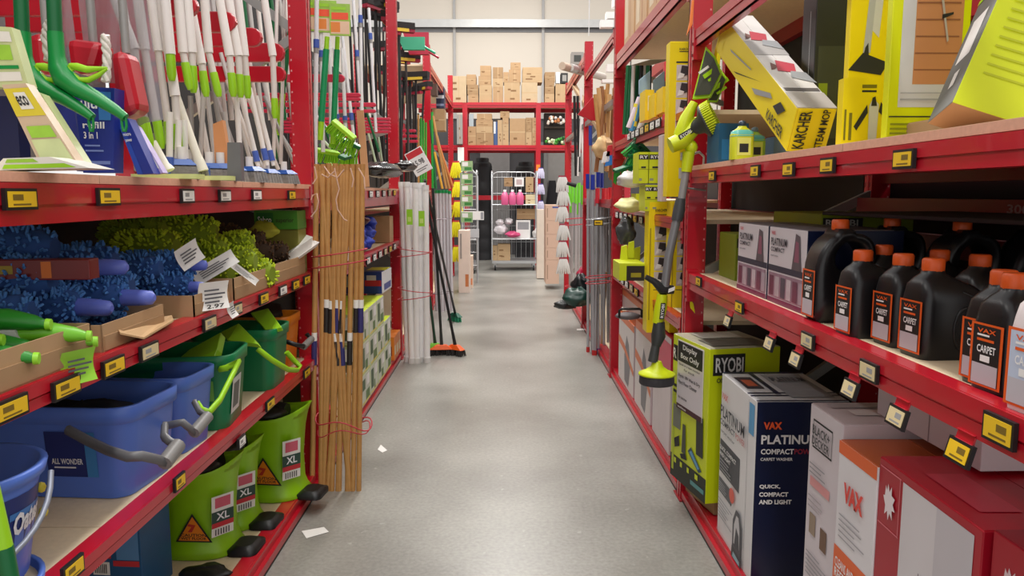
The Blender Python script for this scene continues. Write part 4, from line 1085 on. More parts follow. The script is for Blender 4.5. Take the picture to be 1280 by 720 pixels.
# mop bucket family on the floor shelf
ZF = .08
LB = M((142, 196, 18), .36, 0, .05)
def mop_bucket(label, loc, rz, s=1.0, sign=True, body=LB):
    t = thing('mop_bucket', label, 'bucket', loc, (0, 0, rz), None)
    w, d, h = .38 * s, .30 * s, .40 * s
    def oval(a, b, z, n=32, dip=0, lipf=0):
        out = []
        for k in range(n):
            th = 2 * PI * k / n - PI; c, s_ = math.cos(th), math.sin(th)
            e = .75
            x = a / 2 * math.copysign(abs(c) ** e, c); y = b / 2 * math.copysign(abs(s_) ** e, s_)
            zz = z + lipf * max(0, c) ** 2
            out.append((x, y, zz))
        return out
    mb = MB()
    rings = [oval(w * .98, d * .98, 0), oval(w * 1.02, d * 1.02, .006), oval(w * .93, d * .93, .03), oval(w * .86, d * .86, .07), oval(w * .84, d * .84, h * .45), oval(w * .90, d * .90, h * .78), oval(w * .98, d * 1.0, h * .93, lipf=.02), oval(w * 1.08, d * 1.06, h * .98, lipf=.045), oval(w * 1.07, d * 1.05, h * .985, lipf=.045), oval(w * .93, d * .93, h * .90), oval(w * .82, d * .82, h * .4), oval(w * .8, d * .8, .03)]
    mb.ringloft(rings, body, (True, True), True); mb.build('bucket_body', t)
    f = MB(); f.ringloft([rr(.12, .15, .03, 0, cx=w / 2 + .03, cy=-.02), rr(.12, .15, .03, .02, cx=w / 2 + .03, cy=-.02), rr(.07, .10, .03, .034, cx=w / 2 + .03, cy=-.02)], BLACK, (True, True), True); f.build('black_pedal', t)
    bk = MB(); bk.tube([(-.10, 0, h * .8), (0, 0, h * .98), (.10, 0, h * .98)], [.05, .07, .045], M((24, 24, 26), .5), 8); bk.blob((.02, -.04, h * .98), (.10, .08, .04), BLACK); bk.build('wringer_basket', t)
    # stickers on the near side
    fy = -d * .42 - .006
    F = Face((-w * .42, fy - .004, h * .15), (w * .84, 0, 0), (0, -.012 * s, h * .6))
    if sign:
        pm = MB(); F.poly(pm, [(.36, .10), (.88, .10), (.62, .66)], KDARK, .002); F.poly(pm, [(.40, .13), (.84, .13), (.62, .60)], M((232, 132, 30), .5), .003)
        F.poly(pm, [(.60, .30), (.66, .44), (.56, .46), (.54, .42), (.60, .40), (.54, .30)], M((190, 50, 40), .5), .0035)
        so = pm.build('wet_floor_sign', t); tm = MB(); F.text(tm, .44, .215, .80, .27, 'CAUTION', KDARK, .004); F.text(tm, .44, .15, .80, .205, 'WET FLOOR', KDARK, .004); tm.build('lettering', so)
    R_ = Face((w * .40, -d * .36, h * .30), (w * .035, d * .34, 0), (.006, 0, h * .46)); lm = MB()
    a = -.55
    cx, cy = w * .405, -d * .28
    R_ = Face((cx - .035, cy - .052, h * .27), (.055, .075, 0), (.010, -.006, h * .47))
    R_.rect(lm, 0, 0, 1, 1, M((226, 226, 220), .5), .008); R_.rect(lm, 0, .32, 1, .62, M((40, 70, 60), .5), .009); R_.rect(lm, 0, .22, 1, .34, M((190, 40, 50), .5), .0095); R_.rect(lm, .15, .7, .85, .95, M((200, 90, 110), .5), .009); 
    for i in range(6): R_.rect(lm, .15 + i * .12, .03, .2 + i * .12, .18, KDARK, .010)
    l2 = lm.build('product_label', t); tm = MB(); R_.text(tm, .2, .40, .8, .58, 'XL', WT, .0105); tm.build('lettering', l2)
    return t
mop_bucket('lime mop bucket with a wet floor triangle nearest the left post', (-1.135, 3.56, ZF), -.12)
mop_bucket('lime mop bucket with a wet floor triangle, nearest the camera', (-1.24, 2.98, ZF), -.05, .88)
mop_bucket('lime mop bucket half hidden between the other two', (-1.23, 3.22, ZF), -.05, .86, True)
p = at(385, 560, Y=3.72)
t = carton('teal_refill_pack', 'blue and teal carton marked XL low on the left floor shelf', 'packet', (.34, .20, .34), (-1.43, 2.66, ZF), (0, 0, -.08), M((28, 84, 130), .4, 0, .2), prints=[('F', .45, .70, .80, .97, M((120, 160, 90), .4, 0, .3, 30)), ('F', .46, .46, .68, .56, M((190, 40, 50), .4)), ('F', .48, .28, .66, .42, PAPER), ('F', .74, .45, .98, .9, M((90, 140, 190), .4)), ('F', .70, .38, .98, .44, M((200, 50, 60), .4))] + [('F', .50 + i * .02, .30, .51 + i * .02, .40, KDARK) for i in range(7)], texts=[('F', .5, .58, .66, .68, 'XL', WT)])
lumpy('black_pedal_foot', 'black rubber foot in front of the teal carton', 'pedal', (-1.12, 2.72, ZF + .02), (.09, .06, .02), BLACK, 9)
MB_ = MB()
t = thing('lime_mop', 'lime and dark green mop handle poking up at the lower left corner', 'mop', at(20, 760, Y=1.35)); mb = MB(); A = at(-14, 590, Y=1.35); B = at(4, 684, Y=1.35); C = at(16, 750, Y=1.35)
mb.tube([A, B], [.012, .016], LG, 10); wb(mb, 'lime_end', t); mb = MB(); mb.tube([B, C, C + (C - B) * 1.5], .017, DGRN, 10); wb(mb, 'tube', t)
# scraps of paper on the floor
for i, (q, l) in enumerate((([(377, 664), (405, 659), (411, 665), (383, 673)], 'white paper slip on the floor by the left kerb'), ([(472, 562), (476, 556), (484, 563), (478, 566)], 'tiny white triangular paper scrap on the floor'))):
    P = [at(x, y, Z=.002) for x, y in q]; t = thing('paper_scrap', l, 'paper', P[0]); mb = MB(); mb.add(P + [p + Vector((0, 0, .0012)) for p in P], [(3, 2, 1, 0), (4, 5, 6, 7), (0, 1, 5, 4), (1, 2, 6, 5), (2, 3, 7, 6), (3, 0, 4, 7)], PAPER); wb(mb, 'sheet', t)

# ------------------------------------------------------------------ second left bay, below
carton('bottle_box', 'white carton with a yellow mark on the second left middle shelf', 'carton', (.12, .16, .13), (-1.02, 4.75, at(460, 336, Y=4.75).z + .0), (0, 0, 0), M((228, 224, 220), .5), prints=[('F', .3, .2, .9, .6, M((226, 220, 50), .5))])
ZM2 = at(490, 304, X=XL).z
for i, (y, x, z) in enumerate(((5.2, -1.02, 0), (5.35, -1.05, .07), (5.55, -1.03, 0), (5.7, -1.04, .06), (5.85, -1.05, .13))):
    lumpy('scourer_bag', 'blue netted scourer bag, ' + ['front left low', 'front left upper', 'middle low', 'right upper', 'top'][i], 'sponge', (x, y, ZM2 + .055 + z), (.075, .08, .05), M((26, 50, 160), .6, 0, .4, 30), 20 + i, grp='blue scourer bags')
for i, (y, z) in enumerate(((5.3, .2), (5.6, .22), (5.1, .16))):
    lumpy('dark_packet', 'dark red wrapped sponge pack, ' + ['left', 'right', 'nearest'][i], 'packet', (-1.1, y, ZM2 + z), (.10, .09, .05), M((90, 30, 30), .3, 0, .4, 40), 40 + i)
carton('brown_carton', 'small brown carton at the end of the second left middle shelf', 'carton', (.14, .2, .22), (-1.04, 6.55, ZM2), (0, 0, 0), CARD)
carton('blue_carton', 'blue carton with a red oval and yellow corner in the second left bay', 'carton', (.30, .42, .17), (-1.11, 6.18, .722), (0, 0, -.03), M((30, 50, 130), .4), faces={'R': M((226, 226, 228), .4)}, prints=[('F', .55, .35, .98, .62, M((180, 30, 50), .4)), ('F', .05, .3, .3, .8, M((160, 160, 170), .4)), ('F', .6, .62, .85, .85, M((200, 190, 200), .4)), ('T', .5, .3, 1, .9, M((226, 220, 40), .4)), ('R', .2, .1, .9, .4, M((40, 60, 140), .4))])
yy = 4.15
for i in range(4):
    for lv in range(3):
        h = .212
        if lv == 2 and i > 2: continue
        carton('lime_printed_box', 'lime topped cleaner box, stack %s from the camera, %s layer' % (['nearest', 'second', 'third', 'farthest'][i], ['bottom', 'middle', 'top'][lv]), 'box', (.30, .31, h - .004), (-1.105, 5.14 + .33 * i, ZF + h * lv), (0, 0, 0), M((206, 226, 60), .4, 0, .06), faces={'F': M((196, 212, 150), .4, 0, .15, 20), 'R': M((202, 206, 190), .4, 0, .15, 16)},
               prints=[('F', .55, .1, .95, .9, M((226, 228, 216), .4)), ('F', .62, .15, .9, .5, M((70, 90, 60), .5, 0, .4, 30)), ('R', .08, (.5, .2, .35)[(i + lv) % 3], .40, .85, M((60, 90, 50), .5, 0, .4, 30)), ('R', .46, .1, (.92, .75, .6)[(i * 2 + lv) % 3], .40, M((90, 120, 60), .5, 0, .4, 30)), ('R', .05, .05, .95, .1, M((226, 210, 40), .4)), ('R', .55, .55, .9, .9, WHITE)], group='lime topped cleaner boxes', flaps=False)
for i in range(3):
    carton('orange_box', 'small orange and white box low in the second left bay, ' + ['nearest', 'middle', 'farthest'][i], 'box', (.2, .12, .2), (-1.05, 6.50 + .13 * i, .085), (0, 0, 0), M((214, 120, 40), .4, 0, .15), prints=[('R', .1, .2, .9, .6, M((220, 200, 160), .4)), ('F', .1, .2, .9, .6, M((120, 40, 30), .4))])
for i in range(3):
    carton('brown_carton', 'flat brown carton on the second left floor shelf, ' + ['nearest', 'middle', 'farthest'][i], 'carton', (.3, .30, .12), (-1.12, 4.05 + .34 * i, ZF), (0, 0, 0), CARD)
slab_px('red_bin', 'red plastic tub behind the foot of the wooden handles', 'bin', ((391, 512, 4.0), (414, 512, 4.0), (410, 585, 4.0), (396, 560, 4.0)), .1, M((200, 30, 50), .4), 'tub_wall')
carton('yellow_printed_box', 'narrow yellow and dark box behind the wooden handles', 'box', (.12, .2, .34), (-1.13, 4.1, .30), (0, 0, 0), M((60, 64, 40), .4, 0, .3), prints=[('F', 0, .85, 1, 1, KYEL), ('F', 0, 0, 1, .15, KYEL)])

# ------------------------------------------------------------------ white wrapped bundle, leaning brooms
WW = M((240, 238, 238), .35, 0, .02)
def bundle(name, lab, grp, tops, bots, Y0, r, m, capm=None, capl=.02, cat='pole', jitter=.05, capr=1.1, z0=0.0, parts=('tube', 'end_cap'), foot=None):
    i = 0
    for (tx, ty), (bx, by) in zip(tops, bots):
        Y = Y0 + jitter * ((i * 7) % 3 - 1); b = at(bx, by, Z=z0) if z0 is not None else at(bx, by, Y=Y)
        b = Vector((b.x, b.y, max(z0 or 0, 0))); a = at(tx, ty, Y=b.y - .02)
        L = (a - b).length; sg = [(parts[0], 0, 1, r, m)]
        if capm: sg.append((parts[1], 1 - capl / L, 1.003, r * capr, capm[i % len(capm)]))
        if foot: sg.append(('foot_cap', -.001, .03, r * 1.25, foot[i % len(foot)]))
        pole(name, lab, cat, b, a, sg, grp); i += 1
bundle('shelf_post', 'white plastic wrapped pole tied upright by the second left post', 'white wrapped poles in the tied bundle',
       [(502, 228), (508, 228), (519, 229), (525, 230), (532, 232), (514, 229), (528, 229)], [(510, 452), (515, 454), (521, 454), (526, 452), (534, 453), (517, 450), (529, 451)], 6.7, .028, WW, [M((226, 224, 224), .4)], .04, foot=[M((214, 212, 210), .4)])
c = at(519, 345, Y=6.72)
for k, (y, l) in enumerate(((312, 'upper red wire around the white wrapped poles'), (318, 'second red wire around the white wrapped poles'), (362, 'third red wire around the white wrapped poles'), (371, 'lowest red wire around the white wrapped poles'))):
    loop_wire(l, (c.x, 6.68), .15, .12, at(517, y, Y=6.7).z, .004, TW, .02 * (1 if k % 2 else -1))
for n_, (x, y) in enumerate(((512, 272), (527, 274))):
    p = at(x, y, Y=6.5); carton('lime_label', ['lime label card wrapped on the white poles, left', 'lime label card wrapped on the white poles, right'][n_], 'card', (.05, .01, .13), (p.x, p.y, p.z - .06), (0, 0, 0), M((150, 210, 40), .4), prints=[('F', .2, .2, .8, .5, M((200, 226, 120), .4))], flaps=False, body='card')
# leaning push brooms
def lean_broom(label, top, bot, Yt, hm, fib, rz, w=.28, m=BLACK, ht=.05):
    b = at(*bot, Z=.09); a = at(*top, Y=Yt); t = thing('push_broom', label, 'broom', (b.x, b.y, 0))
    wb(MB().tube([b, b.lerp(a, .1), a], [.017, .013, .013], m, 8), 'long_handle', t)
    mx = Euler((0, 0, rz)).to_matrix().to_4x4()
    MB().hexa((-w / 2, w / 2, -.035, .035), (-w * .2, w * .2, -.02, .02), .055, .10, hm, mx).build('head_block', t, bevel=.004)
    f = MB()
    for k in range(90):
        x = rng.uniform(-.5, .5) * w * .96; y = rng.uniform(-.03, .03)
        f.tube([mx @ Vector((x, y, .057)), mx @ Vector((x * 1.08, y * 1.5, 0))], [.006, .004], fib, 4, (False, True))
    f.build('bristles', t, kind='stuff'); return t
ORG = M((236, 96, 30), .4)
lean_broom('push broom with an orange headed block and lime strip, left of the pair', (541, 235), (552, 432), 6.95, ORG, M((50, 46, 46), .8), .1, .22, M((34, 40, 38), .4))
lean_broom('black handled push broom with a bright orange head on the floor', (531, 240), (569, 432), 6.9, ORG, M((46, 42, 42), .8), -.7, .20)
lean_broom('green bristled broom head hanging low on a black handle', (531, 225), (569, 392), 7.0, M((30, 90, 70), .4), M((30, 140, 100), .7), -.9, .22)
lean_broom('dark green handled broom with a lime head strip', (529, 300), (544, 430), 6.95, M((120, 200, 60), .4), M((60, 60, 56), .8), .3, .16, M((24, 70, 50), .4))
# second pale bundle with green ends, by the third left post
bundle('bundled_pole', 'pale shrink wrapped pole with a green end in the far left bundle', 'pale poles with green ends',
       [(542, 238), (546, 238), (550, 238), (554, 238), (558, 238), (562, 239)], [(546, 388), (550, 390), (553, 390), (557, 388), (561, 387), (565, 388)], 9.0, .020, M((200, 196, 200), .3, 0, .1), [M((20, 150, 80), .4)], .035, foot=None)
c = at(553, 300, Y=9.0)
for y, l in ((274, 'upper steel ring holding the far left pale poles'), (366, 'lower steel ring holding the far left pale poles')):
    loop_wire(l, (c.x, c.y), .12, .09, at(553, y, Y=9.0).z, .004, M((150, 140, 146), .4, .5), .01)
# price card on a swing arm at the second post end
t = carton('hanging_price_card', 'white tilted price card with a red header by the third left post', 'card', (.19, .012, .26), tuple(at(531, 216, Y=8.0)), (0, -.5, 0), M((226, 226, 228), .5), prints=[('F', .05, .72, .95, .97, M((190, 40, 50), .5)), ('F', .15, .2, .85, .24, M((120, 120, 124), .6)), ('F', .15, .12, .7, .16, M((120, 120, 124), .6))], texts=[('F', .2, .36, .8, .58, '15.98', M((70, 70, 74), .6)), ('F', .15, .78, .85, .92, 'SALE', WT)] if False else [('F', .2, .36, .8, .58, '15.98', M((70, 70, 74), .6))], flaps=False, body='card')
# bamboo canes and coloured sticks in the third bay end
for i, (x0, y0, x1, y1, m) in enumerate(((541, 145, 558, 236, WOOD), (546, 170, 562, 236, WOOD), (543, 190, 553, 236, M((226, 170, 60), .5)), (540, 140, 541, 236, M((40, 160, 60), .4)), (548, 180, 566, 234, M((200, 120, 60), .5)), (538, 150, 545, 236, M((30, 110, 60), .4)))):
    b = at(x1, y1, Y=9.6); a = at(x0, y0, Y=9.6); pole('garden_stick', ['tan cane', 'second tan cane', 'yellow stick', 'bright green stick', 'orange brown cane', 'dark green stick'][i] + ' leaning above the far left pale poles', 'stick', b, a, [('shaft', 0, 1, .016, m)], None)
# yellow glove packs hanging in a strip
YG = M((232, 222, 20), .5, 0, .15, 20)
def gloves(label, px, py, Y, w, h, m, name='glove_pack', grp='yellow gloves hanging in a strip', pm=None, fing=6):
    p = at(px, py, Y=Y); t = thing(name, label, 'gloves', (p.x, p.y, p.z - h / 2), (0, 0, 0), grp); mb = MB()
    for k in range(fing):
        x = (k / (fing - 1) - .5) * w; mb.tube([(x * .5, 0, h), (x * .8, -.02, h * .55), (x * 1.15 + rng.uniform(-.01, .01), -.01, 0)], [w / fing * .7, w / fing * .95, w / fing * .5], m, 6)
    mb.build('hanging_fingers', t)
    MB().box(-w * .35, w * .35, -.012, .012, h * .92, h * 1.12, pm or M((200, 60, 60), .5)).build('header_card', t)
for i, (x, y) in enumerate(((570, 213), (572, 237), (572, 262), (570, 287), (571, 318))):
    gloves('yellow gloves in the hanging strip, ' + ['topmost', 'second from top', 'third from top', 'fourth from top', 'lowest'][i], x, y, 13.98, .17, .27, YG)
# ------------------------------------------------------------------ end rack cartons
def bx_px(label, x0, y0, x1, y1, Y, d=.45, name='brown_carton', col=None, cat='carton', z=None, prints=None, texts=None, rz=0.0, group=None, flaps=True):
    a = at(x0, y1, Y=Y); b = at(x1, y0, Y=Y); w = b.x - a.x; zb = a.z if z is None else z; h = b.z - zb
    m = col or rng.choice([CARD, CARD2, M((186, 156, 118), .8, 0, .08)])
    pr_ = list(prints) if prints is not None else []
    if prints is None and cat == 'carton':
        pr_ = [('F', .47, .0, .53, 1.0, TAPE)] if rng.random() < .4 else [('F', 0, .47, 1, .52, TAPE)]
        ink = M((130, 96, 62), .8)
        for k in range(rng.randint(1, 3)): u = rng.uniform(.08, .5); v = rng.uniform(.1, .7); pr_.append(('F', u, v, u + rng.uniform(.15, .35), v + .08, ink))
    return carton(name, label, cat, (w - .006, d, h - .003), ((a.x + b.x) / 2, Y + d / 2, zb), (0, 0, rz), m, prints=pr_, texts=texts or (), group=group, flaps=flaps)
ZT1 = 3.37; ZT2 = 2.50; YF = YB + .05
rows = [ # x0,y0,x1,y1 label
 (564, 95, 583, 129, 'tall dotted carton at the left end of the top row', 1), (583, 93, 595, 106, 'small carton leaning on top at the left of the top row', 0), (584, 106, 598, 118, 'open topped carton on the left of the top row', 0), (585, 118, 598, 129, 'white edged low carton on the left of the top row', 1),
 (600, 82, 614, 95, 'topmost carton of the second column from the left', 0), (598, 95, 614, 106, 'middle carton of the second column from the left', 0), (599, 106, 615, 129, 'bottom carton of the second column from the left', 1),
 (616, 84, 629, 98, 'open flapped carton atop the third column', 0), (616, 98, 629, 109, 'second carton of the third column', 0), (616, 109, 629, 129, 'bottom carton of the third column', 1),
 (629, 90, 636, 103, 'narrow carton wedged between third and fourth columns', 0), (636, 87, 651, 103, 'brown carton below the small one on the fourth column', 0), (630, 103, 650, 129, 'large square carton at the bottom of the fourth column', 1), (638, 78, 651, 87, 'small dark edged carton at the highest point', 0),
 (653, 84, 678, 103, 'wide dark brown carton on top at the centre right', 0), (652, 103, 672, 129, 'pale grid printed carton under the wide dark one', 1),
 (681, 90, 694, 102, 'top carton of the column right of the steel joint', 0), (681, 102, 693, 117, 'middle carton of the column right of the steel joint', 0), (681, 117, 693, 129, 'bottom carton of the column right of the steel joint', 1), (694, 105, 710, 129, 'mottled carton at the right end of the top row', 1)]
for x0, y0, x1, y1, l, g in rows:
    bx_px(l, x0, y0, x1, y1, YF, .5, z=ZT1 if g else None, col=M((194, 170, 136), .8, 0, .1) if 'dotted' in l or 'pale' in l else None)
bx_px('white package standing on the mottled carton', 695, 90, 700, 104, YF, .2, 'white_package', WHITE, 'package', prints=[], flaps=False)
bx_px('black framed crate at the right end of the top row', 701, 91, 710, 104, YF, .3, 'black_crate', KDARK, 'crate', prints=[('F', .2, .2, .8, .8, M((150, 146, 140), .5))], flaps=False)
low = [(585, 158, 595, 174, 'low carton at the left of the lower row', 1), (596, 142, 615, 150, 'top sagging carton of the four layer stack', 0), (595, 150, 616, 158, 'third layer carton of the stack', 0), (595, 158, 616, 166, 'second layer carton of the stack', 0), (595, 166, 617, 174, 'bottom layer carton of the stack', 1),
 (622, 150, 628, 174, 'slim open carton beside the blue bottles', 1), (625, 139, 637, 147, 'pale carton perched on top of the narrow column', 0), (628, 147, 636, 155, 'upper small carton of the narrow column', 0), (628, 155, 636, 164, 'middle small carton of the narrow column', 0), (628, 164, 636, 174, 'bottom small carton of the narrow column', 1),
 (637, 148, 657, 174, 'large plain carton with a folded flap', 1), (657, 147, 665, 156, 'upper left carton of the six small ones', 0), (665, 147, 673, 160, 'upper right carton of the six small ones', 0), (657, 156, 665, 165, 'middle left carton of the six small ones', 0), (657, 165, 665, 174, 'bottom left carton of the six small ones', 1), (665, 160, 673, 166, 'middle right carton of the six small ones', 0), (665, 166, 673, 174, 'bottom right carton of the six small ones', 1)]
for x0, y0, x1, y1, l, g in low: bx_px(l, x0, y0, x1, y1, YF, .45, z=ZT2 if g else None)
bx_px('blue and white bottle pack between cartons on the lower row', 617, 152, 622, 174, YF, .2, 'bottle_pack', M((60, 84, 130), .4), 'packet', z=ZT2, prints=[('F', 0, .5, .5, 1, WHITE)], flaps=False)
bx_px('upright grey document sleeve at the left of the lower row', 586, 142, 592, 158, YF, .1, 'grey_sleeve', M((170, 180, 184), .4), 'packet', prints=[], flaps=False)
t = thing('display_crate', 'dark crate with mixed bulbs above green produce, right of the centre post', 'crate', ((.73 + 1.3) / 2, YF + .2, ZT2)); a = at(681, 140, Y=YF); b = at(707, 176, Y=YF)
MB().box(a.x - t.location.x, b.x - t.location.x, 0, .3, .0, a.z - ZT2, M((40, 34, 30), .7)).build('crate_wall', t)
MB().box(a.x - t.location.x, b.x - t.location.x, -.05, .0, .36, .40, M((60, 50, 40), .7)).build('ledge', t)
for i in range(40):
    up = i % 2; x = rng.uniform(a.x + .03, b.x - .03); z = (ZT2 + .42 if up else ZT2) + rng.uniform(0, .13)
    o = MB().blob((0, 0, .03), (.034, .034, .034), rng.choice([M((226, 214, 200), .5), M((190, 120, 70), .6), M((206, 200, 196), .5)]) if up else rng.choice([M((60, 150, 50), .5), M((30, 90, 40), .5), M((210, 226, 180), .5)]), 8, 5).build('ball_bag', None)
    tag(o, 'white or tan round pack in the upper crate of the end rack' if up else 'green round pack in the lower crate of the end rack', 'pack', 'round packs in the upper crate' if up else 'green round packs in the lower crate', (x, YF - .02 + rng.uniform(0, .1), z))
# left end extras
bx_px('mixed grey carton behind the far left post', 571, 143, 578, 180, YF - .2, .3, 'grey_carton', M((150, 146, 140), .7), 'carton')
bx_px('white shelf sign left of the end rack', 572, 184, 580, 203, YB - .052, .05, 'white_notice', PAPER, 'sign', prints=[], flaps=False)

# black water tanks
def tank(label, x0, x1, ytop, Y, zb=0):
    a = at(x0, 240, Y=Y); b = at(x1, 240, Y=Y); R = (b.x - a.x) / 2; zt = at(x0, ytop, Y=Y).z; t = thing('water_tank', label, 'tank', ((a.x + b.x) / 2, Y + R, 0)); mb = MB()
    prof = [(R, 0)]; z = .1
    while z < zt - .3: prof += [(R, z), (R * .97, z + .03), (R * .97, z + .10), (R, z + .13)]; z += .32
    prof += [(R, zt - .12), (R * .93, zt - .04), (R * .7, zt), (R * .66, zt)]
    mb.lathe(prof, M((30, 30, 33), .5), 28, caps=(True, True)); mb.build('tank_shell', t)
    MB().lathe([(R * .66, zt), (R * .66, zt + .07), (R * .6, zt + .09)], M((38, 38, 40), .5), 24, caps=(False, True)).build('lid', t)
tank('tall black ribbed tank behind the left rolling cage', 591, 615, 202, 17.4); tank('black tank behind the rolling cage in the middle', 644, 670, 207, 17.4)
t = thing('hanging_coat', 'dark garment shape hanging by the pale wall right of the tanks', 'coat', at(690, 290, Y=18.9)); mb = MB(); q = at(690, 290, Y=18.8); 
mb.tube([(0, 0, 0), (0, -.02, .6), (0, 0, 1.25)], [.12, .17, .08], M((24, 22, 26), .8), 8); mb.build('cloth', t)

# rolling cages
CG = M((186, 188, 190), .35, .5, .05)
def cage(label, x0, x1, ytop, ybot, Y, d=.6, shelves=(), gap=.05):
    a = at(x0, 300, Y=Y).x; b = at(x1, 300, Y=Y).x; zt = at(x0, ytop, Y=Y).z; w = b - a
    t = thing('roll_cage', label, 'trolley', ((a + b) / 2, Y + d / 2, 0)); W = w / 2; D = d / 2
    def frame(y, n=9):
        f = MB(); r = .1
        f.tube([(-W, y, .2), (-W, y, zt - r), (-W + r * .3, y, zt - r * .3), (-W + r, y, zt), (W - r, y, zt), (W - r * .3, y, zt - r * .3), (W, y, zt - r), (W, y, .2)], .014, CG, 6)
        for z in [.2 + (zt - .3) * k / 5 for k in range(6)]: f.tube([(-W, y, z), (W, y, z)], .006, CG, 5)
        f.build('end_frame', t)
        g = MB()
        for k in range(1, n): g.tube([(-W + w * k / n, y, .2), (-W + w * k / n, y, zt)], .004, CG, 4, (False, False))
        g.build('wire_grid', t, kind='stuff')
    frame(D); 
    for sx in (-1, 1):
        f = MB(); f.tube([(sx * W, -D, .2), (sx * W, -D, zt - .05), (sx * W, -D + .08, zt), (sx * W, D - .08, zt), (sx * W, D, zt - .05)], .014, CG, 6)
        for z in [.3 + (zt - .4) * k / 5 for k in range(6)]: f.tube([(sx * W, -D, z), (sx * W, D, z)], .006, CG, 5)
        f.build('side_frame', t)
    b_ = MB(); b_.box(-W, W, -D, D, .14, .19, CG); b_.build('base_deck', t)
    for z in shelves:
        s_ = MB(); s_.tube([(-W, -D, z), (W, -D, z)], .012, CG, 6); s_.box(-W, W, -D, D, z - .01, z, M((200, 200, 200), .5)); s_.build('mesh_shelf', t)
    for sx in (-1, 1):
        for sy in (-1, 1):
            MB().tube([(sx * (W - .06) - .015, sy * (D - .06), .055), (sx * (W - .06) + .015, sy * (D - .06), .055)], .055, KDARK, 12).build('castor_wheel', t)
            MB().box(sx * (W - .06) - .025, sx * (W - .06) + .025, sy * (D - .06) - .03, sy * (D - .06) + .03, .06, .15, CG).build('castor_fork', t)
    return t
Yc = 15.0
zs = [at(640, y, Y=Yc).z for y in (299, 256)]
cage('steel roll cage with pink bottles and cartons at the end of the aisle', 615, 671, 214, 330, Yc, .65, zs)
cage('steel roll cage beside the tall black tank, seen edge on', 578, 596, 213, 330, 14.4, .6, [at(590, y, Y=14.4).z for y in (300, 262)])
zz = .19
Yp = Yc + .12
bx_px('left brown carton at the bottom of the roll cage', 614, 307, 622, 318, Yp, .2, z=zz); bx_px('right brown carton at the bottom of the roll cage', 622, 305, 638, 320, Yp, .3, z=zz)
bx_px('open brown carton on the lower cage shelf', 646, 261, 669, 274, Yp, .3); bx_px('white tub with grey print on the lower cage shelf', 645, 275, 663, 291, Yp, .25, 'white_tub', WHITE, 'tub', z=zs[0], prints=[('F', .1, .5, .9, .9, M((150, 150, 154), .5))], flaps=False)
for i, (x0, y0, x1, y1) in enumerate(((620, 278, 630, 285), (631, 277, 641, 285), (618, 287, 634, 299))):
    a = at(x0, y1, Y=Yp); b = at(x1, y0, Y=Yp); lumpy('white_sack', 'white plastic sack on the lower cage shelf, ' + ['upper left', 'upper middle', 'large lower left'][i], 'sack', ((a.x + b.x) / 2, Yp + .1, b.z), ((b.x - a.x) / 2, .1, (b.z - a.z) / 2), M((232, 226, 230), .3, 0, .05), i)
a = at(641, 295, Y=Yp - .05); lumpy('pink_sack', 'pink plastic sack at the front of the lower cage shelf', 'sack', (a.x, a.y, a.z + .03), (.14, .12, .06), M((206, 70, 120), .3), 12)
bx_px('brown carton at the upper left of the cage', 630, 222, 641, 233, Yp, .2, z=None); bx_px('white boxed item at the top of the cage', 643, 222, 655, 233, Yp, .2, 'white_box', WHITE, 'box', prints=[('F', .2, .2, .8, .8, M((190, 170, 170), .5))]); bx_px('tall brown carton at the upper right of the cage', 657, 221, 667, 240, Yp + .1, .2, z=None)
bx_px('cream carton behind the pink bottles', 657, 243, 669, 255, Yp, .2, z=zs[1], col=M((214, 200, 160), .6))
for i, x in enumerate((631, 640.5, 650)):
    p = at(x, 255, Y=Yc + .02); t = thing('pink_bottle', ['pink jug with white cap at the left on the cage', 'pink jug with white cap in the middle on the cage', 'pink jug with white cap at the right on the cage'][i], 'bottle', (p.x, p.y, zs[1]))
    MB().ringloft([rr(.13, .12, .03, 0), rr(.14, .13, .03, .02), rr(.14, .13, .03, .18), rr(.08, .08, .03, .235), rr(.05, .05, .02, .25)], M((214, 90, 140), .3), (True, True), True).build('bottle_body', t)
    MB().lathe([(.028, .25), (.028, .285), (.02, .29)], WHITE, 10, caps=(True, True)).build('cap', t)
# white plastic drape at right of cage
a = at(672, 292, Y=15.2); lumpy('white_sack', 'white plastic sack between the cage and the beige cartons', 'sack', (a.x, a.y, a.z), (.10, .1, .10), WHITE, 31)
# purple header sachets on the centre post
for i, y in enumerate((217, 237, 258)):
    gloves(['top purple and white glove pack on the end rack post', 'middle purple and white glove pack on the end rack post', 'lowest purple and white glove pack on the end rack post'][i], 676, y, 16.18, .13, .2, M((206, 200, 226), .4), grp=None, pm=M((60, 44, 130), .4), fing=5)
# left wire stand with green packets and signs
for i, y in enumerate((208, 224, 238, 252, 272)):
    bx_px('green and white refill packet on the wire stand, ' + ['topmost', 'second', 'third', 'fourth', 'lowest'][i], 576, y - 7, 591, y + 6, 12.85, .04, 'refill_packet', M((150, 180, 130), .4, 0, .35, 30), 'packet', prints=[('F', .1, .5, .6, .9, WHITE), ('F', .3, .1, .9, .4, M((60, 130, 60), .4))], flaps=False, group='green packets on the wire stand')
bx_px('white label sign jutting from the wire stand, upper', 576, 264, 605, 275, 12.86, .03, 'shelf_sign', WHITE, 'sign', prints=[('F', .1, .15, .5, .85, M((160, 164, 170), .5)), ('F', .86, .1, .98, .9, M((150, 150, 156), .5))], flaps=False); bx_px('white label sign jutting from the wire stand, lower', 584, 286, 599, 297, 12.86, .03, 'shelf_sign', M((190, 192, 196), .5), 'sign', prints=[], flaps=False)
a = at(589, 330, Z=0); 
